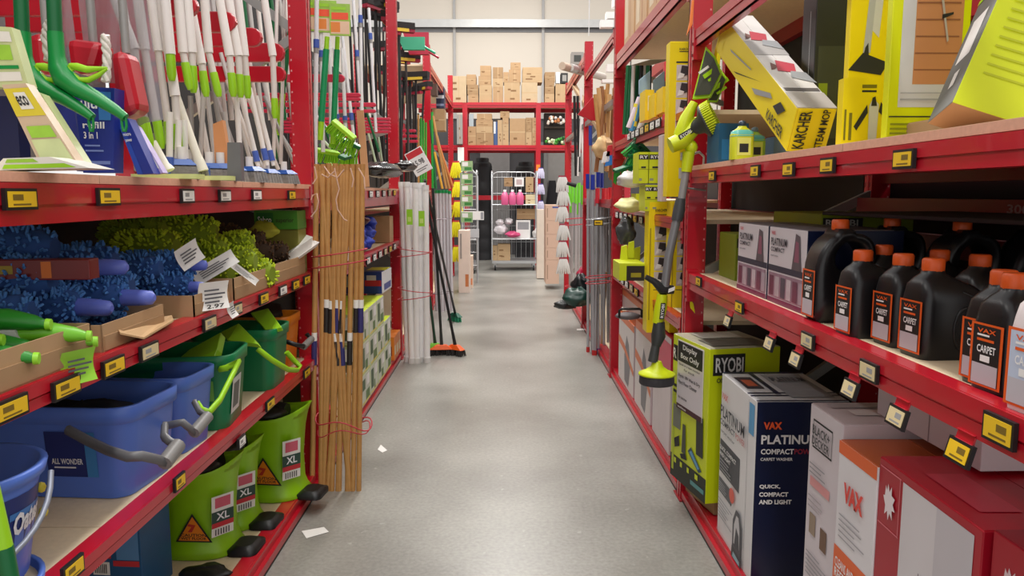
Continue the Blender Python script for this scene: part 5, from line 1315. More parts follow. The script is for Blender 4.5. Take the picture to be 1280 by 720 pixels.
bx_px('tall beige printed carton standing at the left aisle end', 573, 288, 587, 345, 11.6, .35, 'tall_carton', M((226, 206, 192), .6), 'carton', z=0, prints=[('F', .15, .55, .3, .95, M((150, 140, 134), .6)), ('F', .6, .1, .9, .3, M((200, 120, 70), .6))])
bx_px('narrow white and orange carton at the far left floor edge', 586, 320, 591, 340, 12.2, .3, 'narrow_carton', M((226, 200, 180), .6), 'carton', z=0, prints=[('F', .1, .1, .9, .3, M((220, 130, 80), .6))])
# vertical steel upright of the left stand
t = thing('wire_stand', 'tall slim wire display stand at the left aisle end', 'stand', tuple(at(593, 320, Y=12.9)[:2]) + (0,)); mb = MB(); zt = at(590, 213, Y=12.9).z
mb.tube([(-.22, 0, 0), (-.22, 0, zt - .05), (-.15, 0, zt), (-.02, 0, zt), (.05, 0, zt - .08), (.05, 0, 0)], .014, CG, 6)
for k in range(8): mb.tube([(-.22, 0, .3 + k * .22), (.05, 0, .3 + k * .22)], .006, CG, 5)
mb.build('wire_frame', t)
# blue box and carton on the far left rack top
bx_px('dark blue cartons on top of the far left rack', 545, 108, 555, 135, 12.0, .3, 'blue_carton', M((30, 40, 70), .5), 'carton', prints=[('F', .0, .45, 1, .6, M((200, 206, 214), .5)), ('F', .0, .1, 1, .2, M((120, 130, 160), .5))])
bx_px('brown carton on the far left rack above the tan canes', 540, 136, 556, 163, 11.5, .3)
bx_px('round dark coil on the far left rack end', 538, 104, 546, 119, 10.2, .2, 'dark_coil', M((80, 56, 44), .6), 'coil', prints=[], flaps=False)
# ------------------------------------------------------------------ near right bay, top shelf
ZRT = 1.628
PHO = M((216, 208, 200), .4, 0, .12, 20); PHG = M((130, 126, 122), .4, 0, .25, 25); SKIN = M((190, 140, 116), .5); REDP = M((186, 40, 60), .5)
YB2 = M((238, 214, 8), .4, 0, .03)
GRYP = M((150, 152, 154), .4, 0, .1)
def box_between(name, label, cat, A, B, w, h, upv, col, **k):
    """long box whose axis runs from end centre A to end centre B; end face at A is the local front"""
    A = Vector(A); B = Vector(B); y = (B - A).normalized(); x = y.cross(Vector(upv)).normalized(); z = x.cross(y)
    mx = Matrix((x, y, z)).transposed()
    c = (A + B) / 2 - z * h / 2
    return carton(name, label, cat, (w, (B - A).length, h), c, mx.to_euler(), col, **k)
A = at(1014, 163, Y=2.50); B = at(918, 42, Y=3.35)
FIG = lambda u, v, s: [('T', [(u, v), (u + .10 * s, v + .01), (u + .22 * s, v + .03 * s), (u + .1 * s, v + .06 * s)], M((120, 80, 70), .6)), ('T', [(u + .12 * s, v - .01), (u + .5 * s, v - .02 * s), (u + .62 * s, v + .05 * s), (u + .25 * s, v + .08 * s)], REDP), ('T', [(u + .3 * s, v - .06 * s), (u + .75 * s, v - .10 * s), (u + .7 * s, v - .02 * s), (u + .4 * s, v - .01)], GRYP)]
box_between('steam_mop_box', 'long yellow steam mop box tilted over the shelf, white photo side up', 'box', A, B, .128, .15, (0, .6, 1), YB2, faces={'T': M((214, 210, 206), .4, 0, .1, 12)},
    prints=[('T', .0, .0, 1, .13, M((176, 170, 164), .4)), ('T', .05, .14, .95, .17, M((90, 84, 80), .5)), ('T', .0, .5, 1, .66, M((170, 166, 162), .4)), ('L', .07, .2, .09, .8, YB2), ('F', .02, .02, .03, .98, M((190, 160, 10), .5))],
    polys=FIG(.12, .34, 1.25) + FIG(.10, .68, 1.2) + [('L', [(.30, .12), (.34, .15), (.66, .70), (.60, .60)], KDARK), ('L', [(.20, .50), (.22, .46), (.5, .62), (.5, .66)], GRYP), ('L', [(.55, .30), (.60, .26), (.78, .62), (.75, .68)], GRYP), ('L', [(.80, .5), (.86, .46), (.92, .72), (.86, .76)], KDARK)],
    texts=[('F', .10, .08, .40, .94, 'KARCHER', KDARK, {'turn': 90}), ('F', .66, .08, .86, .98, 'STEAM MOP', KDARK, {'turn': 90}), ('L', .76, .1, .94, .35, 'KARCHER', KDARK)])
# cleaning bottles
def small_bottle(label, px, py, Y, hh, body, shoulder, capm, lab, w=.07):
    p = at(px, py, Y=Y); t = thing('cleaner_bottle', label, 'bottle', (p.x, Y, ZRT)); h = hh
    MB().ringloft([rr(w, .06, .02, 0), rr(w, .06, .02, h * .7), rr(w * .9, .055, .02, h * .8), rr(w * .4, .03, .012, h * .92), rr(w * .36, .026, .012, h * .96)], body, (True, True), True).build('bottle_body', t)
    MB().ringloft([rr(w * 1.01, .061, .02, h * .66), rr(w * .92, .057, .02, h * .8), rr(w * .42, .032, .012, h * .9)], shoulder, (False, False), True).build('shoulder', t)
    MB().lathe([(.012, h * .95), (.014, h * .97), (.014, h * 1.08), (.006, h * 1.12)], capm, 10, caps=(True, True)).build('cap', t)
    F = faces_of(w, .06, h); pm = MB(); F['F'].rect(pm, .2, .12, .8, .62, lab, .001); F['F'].rect(pm, .3, .2, .7, .45, KDARK, .0014); pm.build('front_label', t)
small_bottle('teal shouldered bottle with yellow label beside the tilted box', 927, 180, 2.95, .13, M((206, 210, 40), .35), M((100, 190, 180), .3), M((40, 60, 80), .4), M((230, 230, 120), .4), .085)
small_bottle('second teal and lime bottle half behind the first', 943, 180, 3.1, .12, M((150, 190, 40), .35), M((90, 170, 160), .3), M((100, 120, 130), .4), M((200, 210, 90), .4), .08)
bx = at(897, 200, Y=3.4); carton('blue_bottle_pack', 'blurred teal blue boxed pack behind the near right post', 'box', (.13, .14, .17), (bx.x + .04, 3.40, ZRT), (0, 0, .1), M((30, 84, 120), .4, 0, .25, 12), prints=[('F', .1, .1, .6, .6, M((40, 110, 160), .4))], flaps=False)
carton('blue_bottle_pack', 'small grey blue pack between bottles and tilted box', 'box', (.10, .14, .10), (1.13, 3.2, ZRT), (0, 0, 0), M((90, 110, 130), .4, 0, .2), flaps=False)
# dark vacuum box with curved white outline
def face_box(name, label, cat, x0, x1, Y, ztop, d=.07, z=ZRT, rz=0.0, col=YB2, ypx=200, **k):
    a = at(x0, ypx, Y=Y).x; b = at(x1, ypx, Y=Y).x
    return carton(name, label, cat, (b - a, d, ztop - z), ((a + b) / 2, Y + d / 2, z), (0, 0, rz), col, **k)
face_box('dark_box', 'near black glossy box behind the tilted steam mop box', 'box', 1012, 1056, 2.70, 2.25, .12, col=M((30, 32, 32), .4, 0, .2), faces={'L': M((18, 20, 20), .4)}, prints=[('L', .60, .3, .63, .8, M((180, 184, 180), .4)), ('L', .1, .28, .63, .31, M((130, 134, 130), .4)), ('F', .1, .1, .9, .6, M((54, 58, 40), .5)), ('F', .15, .0, .4, .4, M((130, 150, 20), .5))])
yb_ = [('F', .03, .02, .08, .98, M((250, 240, 60), .4))]
face_box('upright_cleaner_box', 'tall yellow box showing a white upright steam cleaner', 'box', 1054, 1112, 2.35, 2.35, .03, col=YB2, prints=[],
    polys=[('F', [(.42, .50), (.62, .46), (.74, .80), (.70, .98), (.40, .98), (.45, .8)], M((206, 204, 204), .4)), ('F', [(.30, .40), (.45, .40), (.62, .98), (.50, .98)], M((180, 180, 182), .4)), ('F', [(.0, .33), (.7, .31), (.85, .36), (.3, .40)], KDARK), ('F', [(.86, .3), (1, .3), (1, .98), (.82, .98)], REDP), ('F', [(.80, .36), (1, .36), (1, .70), (.86, .70)], KDARK), ('F', [(.30, .38), (.42, .39), (.40, .44), (.34, .42)], KDARK)], texts=())
face_box('cleaner_box', 'short yellow box picturing a hand held steam cleaner', 'box', 1050, 1110, 2.15, at(1075, 98, Y=2.15).z, .035, col=YB2,
    polys=[('F', [(.55, .05), (.72, .08), (.74, .62), (.62, .72), (.54, .60)], M((206, 204, 200), .4)), ('F', [(.24, .30), (.30, .24), (.52, .50), (.50, .62)], KDARK), ('F', [(.74, .52), (.9, .40), (.92, .5), (.78, .66)], KDARK), ('F', [(.58, .60), (.70, .60), (.66, .74), (.60, .72)], KDARK)],
    prints=[('F', .38, .80, .68, .83, KDARK), ('F', .38, .86, .68, .91, M((120, 110, 20), .5)), ('F', .04, .1, .08, .55, M((120, 110, 20), .5)), ('F', .14, .1, .2, .5, M((120, 110, 20), .5))])
WB = M((206, 140, 92), .5, 0, .08, 6); WBL = M((150, 94, 62), .6)
slats = [('F', .31, .32 + i * .072, .86, .326 + i * .072, WBL) for i in range(10)]
face_box('window_cleaner_box', 'large lime yellow box with a white framed picture of orange boards', 'box', 1108, 1205, 2.0, 2.2, .028, col=M((228, 236, 12), .4, 0, .03), ypx=150,
    prints=[('F', .13, .16, .30, 1, M((216, 214, 216), .4)), ('F', .13, .16, .98, .26, M((216, 214, 216), .4)), ('F', .30, .26, .90, 1, WB)] + slats + [('F', .02, .115, .62, .121, KDARK), ('F', .15, .19, .9, .197, M((170, 170, 172), .5)), ('F', .15, .22, .9, .224, M((170, 170, 172), .5))] + lines('F', .04, .02, .6, .10, 4, M((150, 156, 20), .5)),
    polys=[('F', [(.38, 1.0), (.42, 1.0), (.62, .62), (.60, .62)], M((120, 116, 110), .5)), ('F', [(.60, .62), (.63, .62), (.72, .45), (.70, .44)], M((190, 180, 170), .5)), ('F', [(.62, .54), (.76, .56), (.76, .57), (.62, .56)], KDARK)])
# tilted tool box at the right edge: dark end, lime front
t = carton('telescopic_tool_box', 'big lime and charcoal box tipped on its corner at the right', 'box', (.40, .17, .75), (0, 0, 0), (0, 0, 0), M((214, 228, 20), .4, 0, .04), faces={'L': M((96, 98, 98), .5, 0, .15, 8), 'bottom': M((190, 140, 100), .8)},
    prints=[('L', .22, .17, .74, .31, WHITE), ('L', .42, .08, .62, .13, WHITE), ('L', 0, .38, 1, .395, LIME), ('F', .0, .44, .40, .465, KDARK)] + lines('F', .08, .10, .62, .34, 9, M((186, 196, 24), .5), fill=.22),
    polys=[('F', [(.34, .60), (.5, .56), (.8, .62), (.9, .72), (.6, .78), (.38, .70)], M((120, 116, 104), .5)), ('F', [(.40, .60), (.6, .57), (.62, .61), (.42, .64)], KDARK), ('L', [(.10, .44), (.2, .42), (.5, .8), (.4, .95)], M((210, 210, 206), .4)), ('L', [(.6, .60), (.8, .7), (.9, .98), (.6, .98)], M((190, 190, 186), .4))],
    texts=[('F', .08, .36, .72, .41, '18V Telescopic', M((120, 130, 20), .5))])
t.rotation_euler = Euler((-.18, .36, -.30), 'XYZ'); p = at(1190, 128, Y=1.62)
mt = Euler((-.18, .36, -.30)).to_matrix(); t.location = p - mt @ Vector((-.2, -.085, 0))
# underlying brown carton edge beneath it
bx_ = at(1216, 150, Y=1.72)
carton('flat_carton', 'flat brown carton under the tipped lime box', 'carton', (.34, .30, .05), (1.20, 1.95, ZRT), (0, 0, 0), CARD)
carton('lime_filler_box', 'lime box standing behind the tipped box at the right edge', 'box', (.34, .10, .9), (1.50, 2.06, ZRT), (0, 0, 0), M((228, 236, 12), .4))

# ------------------------------------------------------------------ near right bay, middle shelf
ZRM = 1.124
NV = M((14, 26, 62), .35, 0, .05); PURP = M((120, 30, 80), .4)
for i, (y0, y1) in enumerate(((2.36, 2.70), (2.715, 3.06))):
    d = y1 - y0
    carton('carpet_washer_box', ['small white carpet washer box with purple strip, nearest the bottles', 'small white carpet washer box with purple strip, farther from the bottles'][i], 'box', (.30, d, .262), (.93 + .15, (y0 + y1) / 2, ZRM), (0, 0, 0), NV, faces={'L': M((222, 216, 220), .4, 0, .03), 'T': M((120, 114, 120), .4)},
        prints=[('L', 0, .42, 1, .50, M((60, 60, 76), .5)), ('L', .03, .08, .97, .40, M((160, 130, 146), .4, 0, .3, 40)), ('L', 0, .0, 1, .07, PURP)] + [('L', .06 + k * .16, .10, .18 + k * .16, .36, M(c, .5, 0, .3, 30)) for k, c in enumerate(((110, 60, 80), (190, 180, 186), (90, 84, 96), (200, 190, 196), (120, 70, 90), (170, 160, 170)))],
        polys=[('L', [(.66, .50), (.90, .50), (.88, .62), (.84, .92), (.74, .95), (.70, .7)], M((100, 90, 96), .5)), ('L', [(.72, .60), (.84, .60), (.82, .84), (.75, .86)], M((150, 90, 110), .5))],
        texts=[('L', .08, .90, .20, .95, 'VAX', M((210, 60, 80), .5)), ('L', .08, .76, .52, .86, 'PLATINUM', M((60, 60, 70), .5)), ('L', .08, .68, .46, .74, 'COMPACT', M((60, 60, 70), .5)), ('L', .08, .61, .30, .64, 'carpet washer', M((110, 110, 120), .5))])
carton('long_lime_box', 'long lime box lying behind the white carpet washer boxes', 'box', (.34, .5, .30), (1.32, 3.05, ZRM), (0, 0, 0), M((150, 166, 20), .45, 0, .08), prints=[('F', .02, .84, .45, .96, KDARK)], texts=[('F', .05, .86, .40, .94, 'RYOBI', M((210, 210, 200), .5))])
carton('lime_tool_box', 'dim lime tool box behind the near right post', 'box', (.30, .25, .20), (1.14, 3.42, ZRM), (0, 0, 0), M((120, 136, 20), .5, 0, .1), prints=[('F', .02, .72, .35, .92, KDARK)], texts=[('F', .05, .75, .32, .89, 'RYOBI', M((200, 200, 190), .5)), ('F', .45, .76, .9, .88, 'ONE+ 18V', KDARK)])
JB = M((26, 25, 27), .32, 0, .08); OC = M((226, 92, 30), .4, 0, .04); JL = M((190, 184, 190), .4, 0, .06)
def jug_ring(w, d, r, z, cx=0): return rr(w, d, r, z, 4, cx, 0)
def make_jug(name, label, tall=False):
    t = thing(name, label, 'bottle')
    w, d, h = (.155, .11, .195) if not tall else (.17, .115, .275)
    mb = MB(); B = JB
    if not tall:
        mb.ringloft([jug_ring(w * .96, d * .95, .02, 0), jug_ring(w, d, .024, .012), jug_ring(w, d, .024, h * .66), jug_ring(w * .97, d * .96, .024, h * .76), jug_ring(w * .80, d * .84, .024, h * .86, -w * .08), jug_ring(w * .52, d * .6, .022, h * .94, -w * .17), jug_ring(.05, .05, .02, h * .99, -w * .20), jug_ring(.046, .046, .02, h * 1.03, -w * .20)], B, (True, True), True)
        cz, cx = h * 1.02, -w * .20
    else:
        out = [(-.5, 0), (-.5, .30), (-.5, .58), (-.44, .74), (-.30, .88), (-.14, .95), (-.14, 1.0), (.14, 1.0), (.14, .95), (.30, .945), (.42, .90), (.49, .80), (.5, .62), (.5, .3), (.5, 0), (.2, 0), (-.2, 0)]
        hc = (.10, .70); hr = (.25, .155); n = 40
        def hit(a):
            dx, dz = math.cos(a), math.sin(a) * 1.0; best = None
            for k in range(len(out)):
                (x1, z1), (x2, z2) = out[k], out[(k + 1) % len(out)]
                ex, ez = x2 - x1, z2 - z1; den = dx * ez - dz * ex
                if abs(den) < 1e-9: continue
                tt = ((x1 - hc[0]) * ez - (z1 - hc[1]) * ex) / den; uu = ((x1 - hc[0]) * dz - (z1 - hc[1]) * dx) / den
                if tt > 0 and -1e-6 <= uu <= 1 + 1e-6: best = tt if best is None else max(best, tt)
            return (hc[0] + dx * best, hc[1] + dz * best)
        A = [2 * PI * k / n for k in range(n)]; O = [hit(a) for a in A]; I = [(hc[0] + hr[0] * math.cos(a), hc[1] + hr[1] * math.sin(a)) for a in A]
        def ring(P, y, k=1.0): return [(p[0] * w, y, p[1] * h) for p in P]
        Mid = [((o[0] + i[0]) / 2, (o[1] + i[1]) / 2) for o, i in zip(O, I)]
        f = .34; S = [ (o[0] + (i[0] - o[0]) * .12, o[1] + (i[1] - o[1]) * .12) for o, i in zip(O, I)]
        loops = [ring(O, -d * f), ring(S, -d * .5), ring(Mid, -d * .5), ring([(m[0] * .2 + i[0] * .8, m[1] * .2 + i[1] * .8) for m, i in zip(Mid, I)], -d * .42), ring(I, -d * .2), ring(I, d * .2), ring([(m[0] * .2 + i[0] * .8, m[1] * .2 + i[1] * .8) for m, i in zip(Mid, I)], d * .42), ring(Mid, d * .5), ring(S, d * .5), ring(O, d * f), ring(O, -d * f)]
        mb.ringloft(loops, B, (False, False), True)
        cz, cx = h * .985, 0.0
    mb.build('jug_body', t)
    MB().lathe([(.0235, cz), (.0245, cz + .004), (.0245, cz + .026), (.021, cz + .030)], OC, 14, Matrix.Translation((cx, 0, 0)), caps=(True, True)).build('screw_cap', t)
    if not tall:   # recessed grip seen from the side
        for sy in (-1,):
            g = MB(); n = 20; ring = []
            P = [(w * (.12 + .17 * math.cos(2 * PI * k / n)), sy * d / 2 - .0002, h * (.36 + .26 * math.sin(2 * PI * k / n))) for k in range(n + 1)]
            g.tube(P, .0035, JB, 6); g.add([(p[0], sy * d / 2 - .0012, p[2]) for p in P[:-1]], [tuple(range(n)) if sy < 0 else tuple(reversed(range(n)))], M((16, 16, 17), .25, 0, 0))
            g.build('grip_recess', t)
        g = MB(); g.tube([(w * .06, -d * .44, h * .80), (w * .30, -d * .48, h * .72), (w * .44, -d * .48, h * .58), (w * .46, -d * .46, h * .2)], .004, JB, 6); g.build('moulded_ridge', t)
    F = Face((-w / 2 - .0006, d * .40, h * .06), (0, -d * .80, 0), (0, 0, h * (.62 if not tall else .50)))
    for f in (F,):
        lb = MB(); f.rect(lb, 0, 0, 1, 1, OC, .0012); f.rect(lb, .08, .035, .92, .965, M((30, 28, 30), .4), .0018); f.rect(lb, .10, .04, .90, .36, JL, .0022)
        f.rect(lb, .22, .72, .75, .76, OC, .0024); f.rect(lb, .22, .80, .6, .83, WHITE, .0024)
        f.rect(lb, .35, .40, .65, .50, WHITE, .0024)
        lo = lb.build('side_label', t)
        tm = MB(); f.text(tm, .24, .54, .82, .66, 'CARPET', WHITE, .0028); f.text(tm, .22, .85, .8, .92, 'VAX', OC, .0028); tm.build('lettering', lo)
    return t
jug = make_jug('detergent_jug', 'x')
jd = [  # front-left base pixel, label
 (1064, 424, 'black orange capped jug second from the white boxes'), (1114, 436, 'black orange capped jug, third from the white boxes'), (1151, 451, 'large looking black orange capped jug in the centre of the row'),
 (1238, 490, 'black orange capped jug just left of the white jug'), (1252, 500, 'black orange capped jug partly behind the white jug')]
first = True
for px, py, l in jd:
    b = at(px, py, Z=ZRM); loc = (b.x + .075, b.y + .055, ZRM)
    if first: jug.location = loc; jug['label'] = l; jug['group'] = 'black detergent jugs'; jug.rotation_euler = (0, 0, .05); first = False
    else: dup(jug, loc, (0, 0, .06), l, 'black detergent jugs')
j_big = dup(jug, (1.19, 1.86, ZRM), (0, 0, .0), 'black jug behind the centre of the front row', 'black detergent jugs')
for x, y, l in ((1.13, 2.22, 'black jug in the second row behind the tall grip jug'), (1.18, 2.02, 'black jug in the second row, left of centre'), (1.25, 1.70, 'black jug in the second row, right of centre'), (1.26, 1.50, 'black jug in the second row behind the white jug'), (1.40, 1.88, 'black jug in the third row'), (1.42, 1.66, 'black jug in the third row, farther right')):
    dup(jug, (x, y, ZRM), (0, 0, .05), l, 'black detergent jugs')
tj = make_jug('detergent_jug', 'tall black jug with an open grip hole beside the white boxes', True); b = at(1003, 400, Z=ZRM); tj.location = (.897 + .085, 2.25, ZRM); tj['group'] = 'tall black jugs'
dup(tj, (1.22, 2.42, ZRM), (0, 0, 0), 'tall black jug with grip hole in the back row, left', 'tall black jugs'); dup(tj, (1.30, 2.18, ZRM), (0, 0, 0), 'tall black jug with grip hole in the back row, centre', 'tall black jugs')
dup(tj, (1.47, 2.12, ZRM), (0, 0, 0), 'tall black jug in the back row, second from right', 'tall black jugs'); dup(tj, (1.50, 1.86, ZRM), (0, 0, 0), 'tall black jug in the back row, far right', 'tall black jugs')
wj = dup(jug, (0, 0, 0), (0, 0, .05), 'white jug with an orange cap at the right end of the bottle row', 'white detergent jug', (1.12, 1.1, 1.12), {JB: M((226, 216, 216), .4, 0, .03), M((16, 16, 17), .25, 0, 0): M((226, 216, 216), .4, 0, .03), M((30, 28, 30), .4): M((190, 200, 220), .4)})
wj.location = (.875 + .09, 1.285 - .02, ZRM)
# vacuum picture box leaning dark behind top rear: dim tubes
carton('grey_tray', 'thin dark tray lying across the back of the middle shelf', 'tray', (.5, 1.2, .012), (1.45, 2.2, ZRM + .30), (0, 0, .1), M((50, 40, 44), .5), flaps=False)

# ------------------------------------------------------------------ near right bay, floor shelf cartons
ZK = .084
RY = M((206, 220, 20), .4, 0, .04)
# display box
yn, yf_ = 3.215, 3.605
rbx = carton('display_box', 'tall lime display box with a taped white notice sign', 'box', (.33, .385, .69), (.872 + .165 * math.cos(.19) - .1925 * math.sin(.19), 3.215 + .1925 * math.cos(.19) + .165 * math.sin(.19), .150), (0, 0, .19), RY, faces={'T': M((176, 172, 150), .4, 0, .25, 12)},
    prints=[('F', .05, .83, .50, .965, KDARK), ('L', 0, .0, 1, .16, M((34, 38, 26), .5)), ('L', .02, .82, .14, .93, KDARK), ('L', .04, .05, .10, .62, M((180, 196, 20), .4)), ('L', .04, .60, .14, .62, KDARK), ('L', .04, .64, .14, .66, KDARK), ('L', .06, .36, .28, .52, M((120, 124, 110), .5)), ('L', .60, .05, .96, .08, M((90, 150, 150), .5)), ('L', .12, .11, .18, .145, RY), ('L', .3, .11, .36, .145, RY), ('L', .5, .11, .56, .145, RY), ('L', .72, .11, .80, .145, RY), ('T', .1, .1, .9, .5, M((110, 106, 96), .5, 0, .4, 20)), ('T', .2, .55, .8, .9, M((214, 212, 200), .4, 0, .2))],
    polys=[('L', [(.72, .54), (.90, .54), (.92, .28), (.74, .28)], M((44, 46, 40), .5)), ('L', [(.52, .26), (.60, .30), (.90, .19), (.82, .17)], M((40, 70, 96), .5)), ('L', [(.56, .26), (.62, .28), (.84, .20), (.80, .185)], M((100, 160, 200), .5)), ('L', [(.36, .42), (.44, .42), (.46, .22), (.34, .22)], M((70, 74, 60), .5)), ('L', [(.12, .28), (.26, .32), (.28, .25), (.14, .22)], KDARK), ('L', [(.30, .20), (.46, .23), (.50, .19), (.34, .175)], KDARK)],
    texts=[('F', .08, .85, .47, .945, 'RYOBI', WHITE), ('F', .10, .785, .44, .815, 'ONE+ 18V', KDARK), ('L', .035, .84, .125, .91, 'R', WHITE)])
def face_of(t, key, size):
    return faces_of(*size)[key]
sg = MB(); F = faces_of(.36, yf_ - yn, .70)['L']
carton('flat_carton', 'flat carton raising the lime display box above the kerb', 'carton', (.26, .30, .064), (1.02, 3.42, .085), (0, 0, .19), CARD2)
N_ = thing('notice_sign', 'white display box only notice in a clear sleeve with black header', 'sign', (.872 - .175 * math.sin(.19) - .0015, 3.215 + .175 * math.cos(.19), .50), (0, 0, .19))
F2 = Face((0, .255, 0), (0, -.45, .0), (0, 0, .335))
sb = MB(); sb.box(-.004, 0, -.125, .145, 0, .325, M((214, 206, 210), .3, 0, .02)); sb.build('notice_card', N_)
pm = MB(); F3 = Face((-.004, .145, 0), (0, -.27, 0), (0, 0, .325)); F3.rect(pm, .02, .70, .98, .985, KDARK, .0006); F3.rect(pm, .0, .0, 1, .075, M((70, 20, 36), .5), .0006); pm.build('printed_artwork', N_)
tm = MB(); F3.text(tm, .22, .86, .78, .955, 'Display', WHITE, .0014); F3.text(tm, .14, .73, .86, .83, 'Box Only', WHITE, .0014)
DT = M((70, 60, 66), .5); F3.text(tm, .08, .64, .9, .68, 'Speak to a team member', DT, .0014, bold=.01); F3.text(tm, .28, .585, .7, .62, 'for stock', DT, .0014, bold=.01)
F3.text(tm, .07, .46, .92, .52, 'Ryobi 18V Wet & Dry', DT, .0014, bold=.015); F3.text(tm, .07, .375, .80, .43, 'Hard Floor Cleaner', DT, .0014, bold=.015); F3.text(tm, .07, .16, .42, .195, 'I/N: 0460964', DT, .0014, bold=.01); F3.text(tm, .06, .02, .4, .055, 'warehouse', WHITE, .0014)
tm.build('lettering', N_)
N_['label'] = 'white notice reading Display Box Only taped to the lime box'
# navy carpet washer carton
yn, yf_ = 2.655, 3.10; W = .33; H_ = .68; xa = .895
WGR = M((222, 220, 222), .4, 0, .04)
rz = 0
carton('carpet_washer_box', 'large navy and white carpet washer box on the floor shelf', 'box', (W, yf_ - yn, H_), (xa + W / 2, (yn + yf_) / 2, ZK), (0, 0, 0), M((12, 24, 58), .32, 0, .04), faces={'L': M((224, 222, 222), .38, 0, .03), 'T': M((206, 204, 206), .35, 0, .08)},
    prints=[('L', .80, 0, .805, .98, M((150, 150, 154), .5)), ('L', .82, .80, .95, .97, M((70, 150, 200), .4)), ('L', .02, .40, .62, .60, M((74, 76, 82), .5)), ('L', .02, .27, .42, .36, M((96, 98, 102), .5)), ('F', 0, 0, 1, .02, M((10, 18, 46), .4)),
        ('T', .0, .0, 1, .03, NV), ('T', .0, .16, 1, .19, NV), ('T', .0, .24, 1, .27, NV), ('T', .30, .22, .36, 1, NV), ('T', .06, .40, .26, .8, M((60, 50, 60), .5)), ('T', .10, .48, .22, .7, M((190, 90, 60), .5)), ('T', .0, .95, 1, 1, NV), ('T', .42, .1, .9, .9, M((150, 150, 156), .4, 0, .2, 30))] + lines('L', .04, .12, .5, .25, 6, M((170, 170, 174), .5), fill=.3) + lines('L', .06, .29, .36, .35, 4, M((180, 180, 184), .5), fill=.3) + lines('L', .07, .42, .5, .50, 4, M((170, 170, 174), .5), fill=.3),
    polys=[('L', [(.46 + .075 * math.cos(a), .345 + .045 * math.sin(a)) for a in [2 * PI * k / 14 for k in range(14)]], M((226, 100, 84), .5)),
        ('L', [(.52, .05), (.52, .22), (.60, .30), (.70, .30), (.76, .22), (.76, .05)], M((84, 84, 90), .5)), ('L', [(.56, .09), (.56, .20), (.62, .27), (.68, .27), (.72, .20), (.72, .09)], M((206, 204, 206), .5)), ('L', [(.58, .08), (.72, .08), (.70, .17), (.62, .2)], M((70, 72, 78), .5)), ('L', [(.50, .0), (.78, .0), (.78, .05), (.52, .07)], M((60, 62, 66), .5)), ('L', [(.54, .005), (.74, .005), (.74, .03), (.56, .04)], M((150, 190, 200), .5)),
        ('F', [(.72, 0), (1, 0), (1, .22), (.86, .20), (.76, .10)], M((150, 150, 152), .5, 0, .3, 20)), ('L', [(.02, .04), (.1, .02), (.4, .0), (.3, .0), (.02, .02)], M((200, 60, 80), .5))],
    texts=[('F', .07, .855, .27, .895, 'VAX', M((236, 90, 40), .5), {'bold': .05}), ('F', .05, .775, .67, .825, 'PLATINUM', WHITE, {'bold': .03}), ('F', .05, .72, .41, .75, 'COMPACT', WHITE, {'bold': .03}), ('F', .415, .72, .67, .75, 'POWER', M((150, 40, 60), .5), {'bold': .03}), ('F', .05, .685, .40, .702, 'CARPET WASHER', WHITE),
        ('F', .05, .53, .28, .555, 'QUICK,', WHITE, {'bold': .04}), ('F', .05, .488, .37, .513, 'COMPACT', WHITE, {'bold': .04}), ('F', .05, .446, .41, .471, 'AND LIGHT', WHITE, {'bold': .04}),
        ('L', .08, .86, .26, .90, 'VAX', M((214, 70, 70), .5)), ('L', .05, .75, .76, .82, 'PLATINUM', M((52, 54, 64), .5)), ('L', .05, .70, .50, .735, 'COMPACT', M((70, 72, 80), .5)), ('L', .52, .70, .78, .735, 'POWER', M((200, 130, 130), .5)), ('L', .08, .65, .5, .675, 'carpet washer', M((120, 120, 124), .5)),
        ('L', .06, .545, .56, .575, 'QUICK, COMPACT', WHITE), ('L', .06, .51, .40, .535, 'AND LIGHT', WHITE), ('T', .45, .6, .85, .75, 'PLATINUM', M((80, 80, 90), .5))])
# black and decker style white box
yn, yf_ = 1.99, 2.21; H_ = .80
carton('vacuum_box', 'plain white appliance box between the navy and orange striped ones', 'box', (.34, yf_ - yn, H_), (.905 + .17, (yn + yf_) / 2, ZK), (0, 0, 0), M((210, 200, 204), .4, 0, .03), faces={'T': M((196, 180, 182), .4, 0, .05)},
    prints=[('L', .12, .845, .72, .852, KDARK), ('L', .12, .945, .72, .952, KDARK), ('L', .12, .845, .13, .95, KDARK), ('L', .71, .845, .72, .95, KDARK), ('L', .10, .70, .72, .735, M((220, 150, 150), .5)), ('L', .14, .52, .34, .60, M((150, 130, 110), .5)), ('L', .50, .50, .70, .58, M((110, 80, 60), .5)), ('L', .04, .04, .9, .26, M((90, 88, 88), .5, 0, .3, 14)), ('L', .12, .08, .3, .22, M((120, 112, 100), .5)), ('T', .2, .35, .75, .6, M((226, 216, 216), .3)), ('T', .1, .7, .9, .9, M((170, 160, 164), .4))] + lines('L', .10, .36, .8, .46, 6, M((150, 146, 150), .5), fill=.3) + lines('L', .10, .62, .7, .68, 3, M((170, 160, 164), .5), fill=.3) + lines('L', .10, .75, .75, .80, 3, M((150, 146, 150), .5), fill=.3),
    texts=[('L', .15, .90, .69, .935, 'BLACK+', M((60, 60, 64), .5)), ('L', .15, .86, .69, .893, 'DECKER', M((60, 60, 64), .5))])
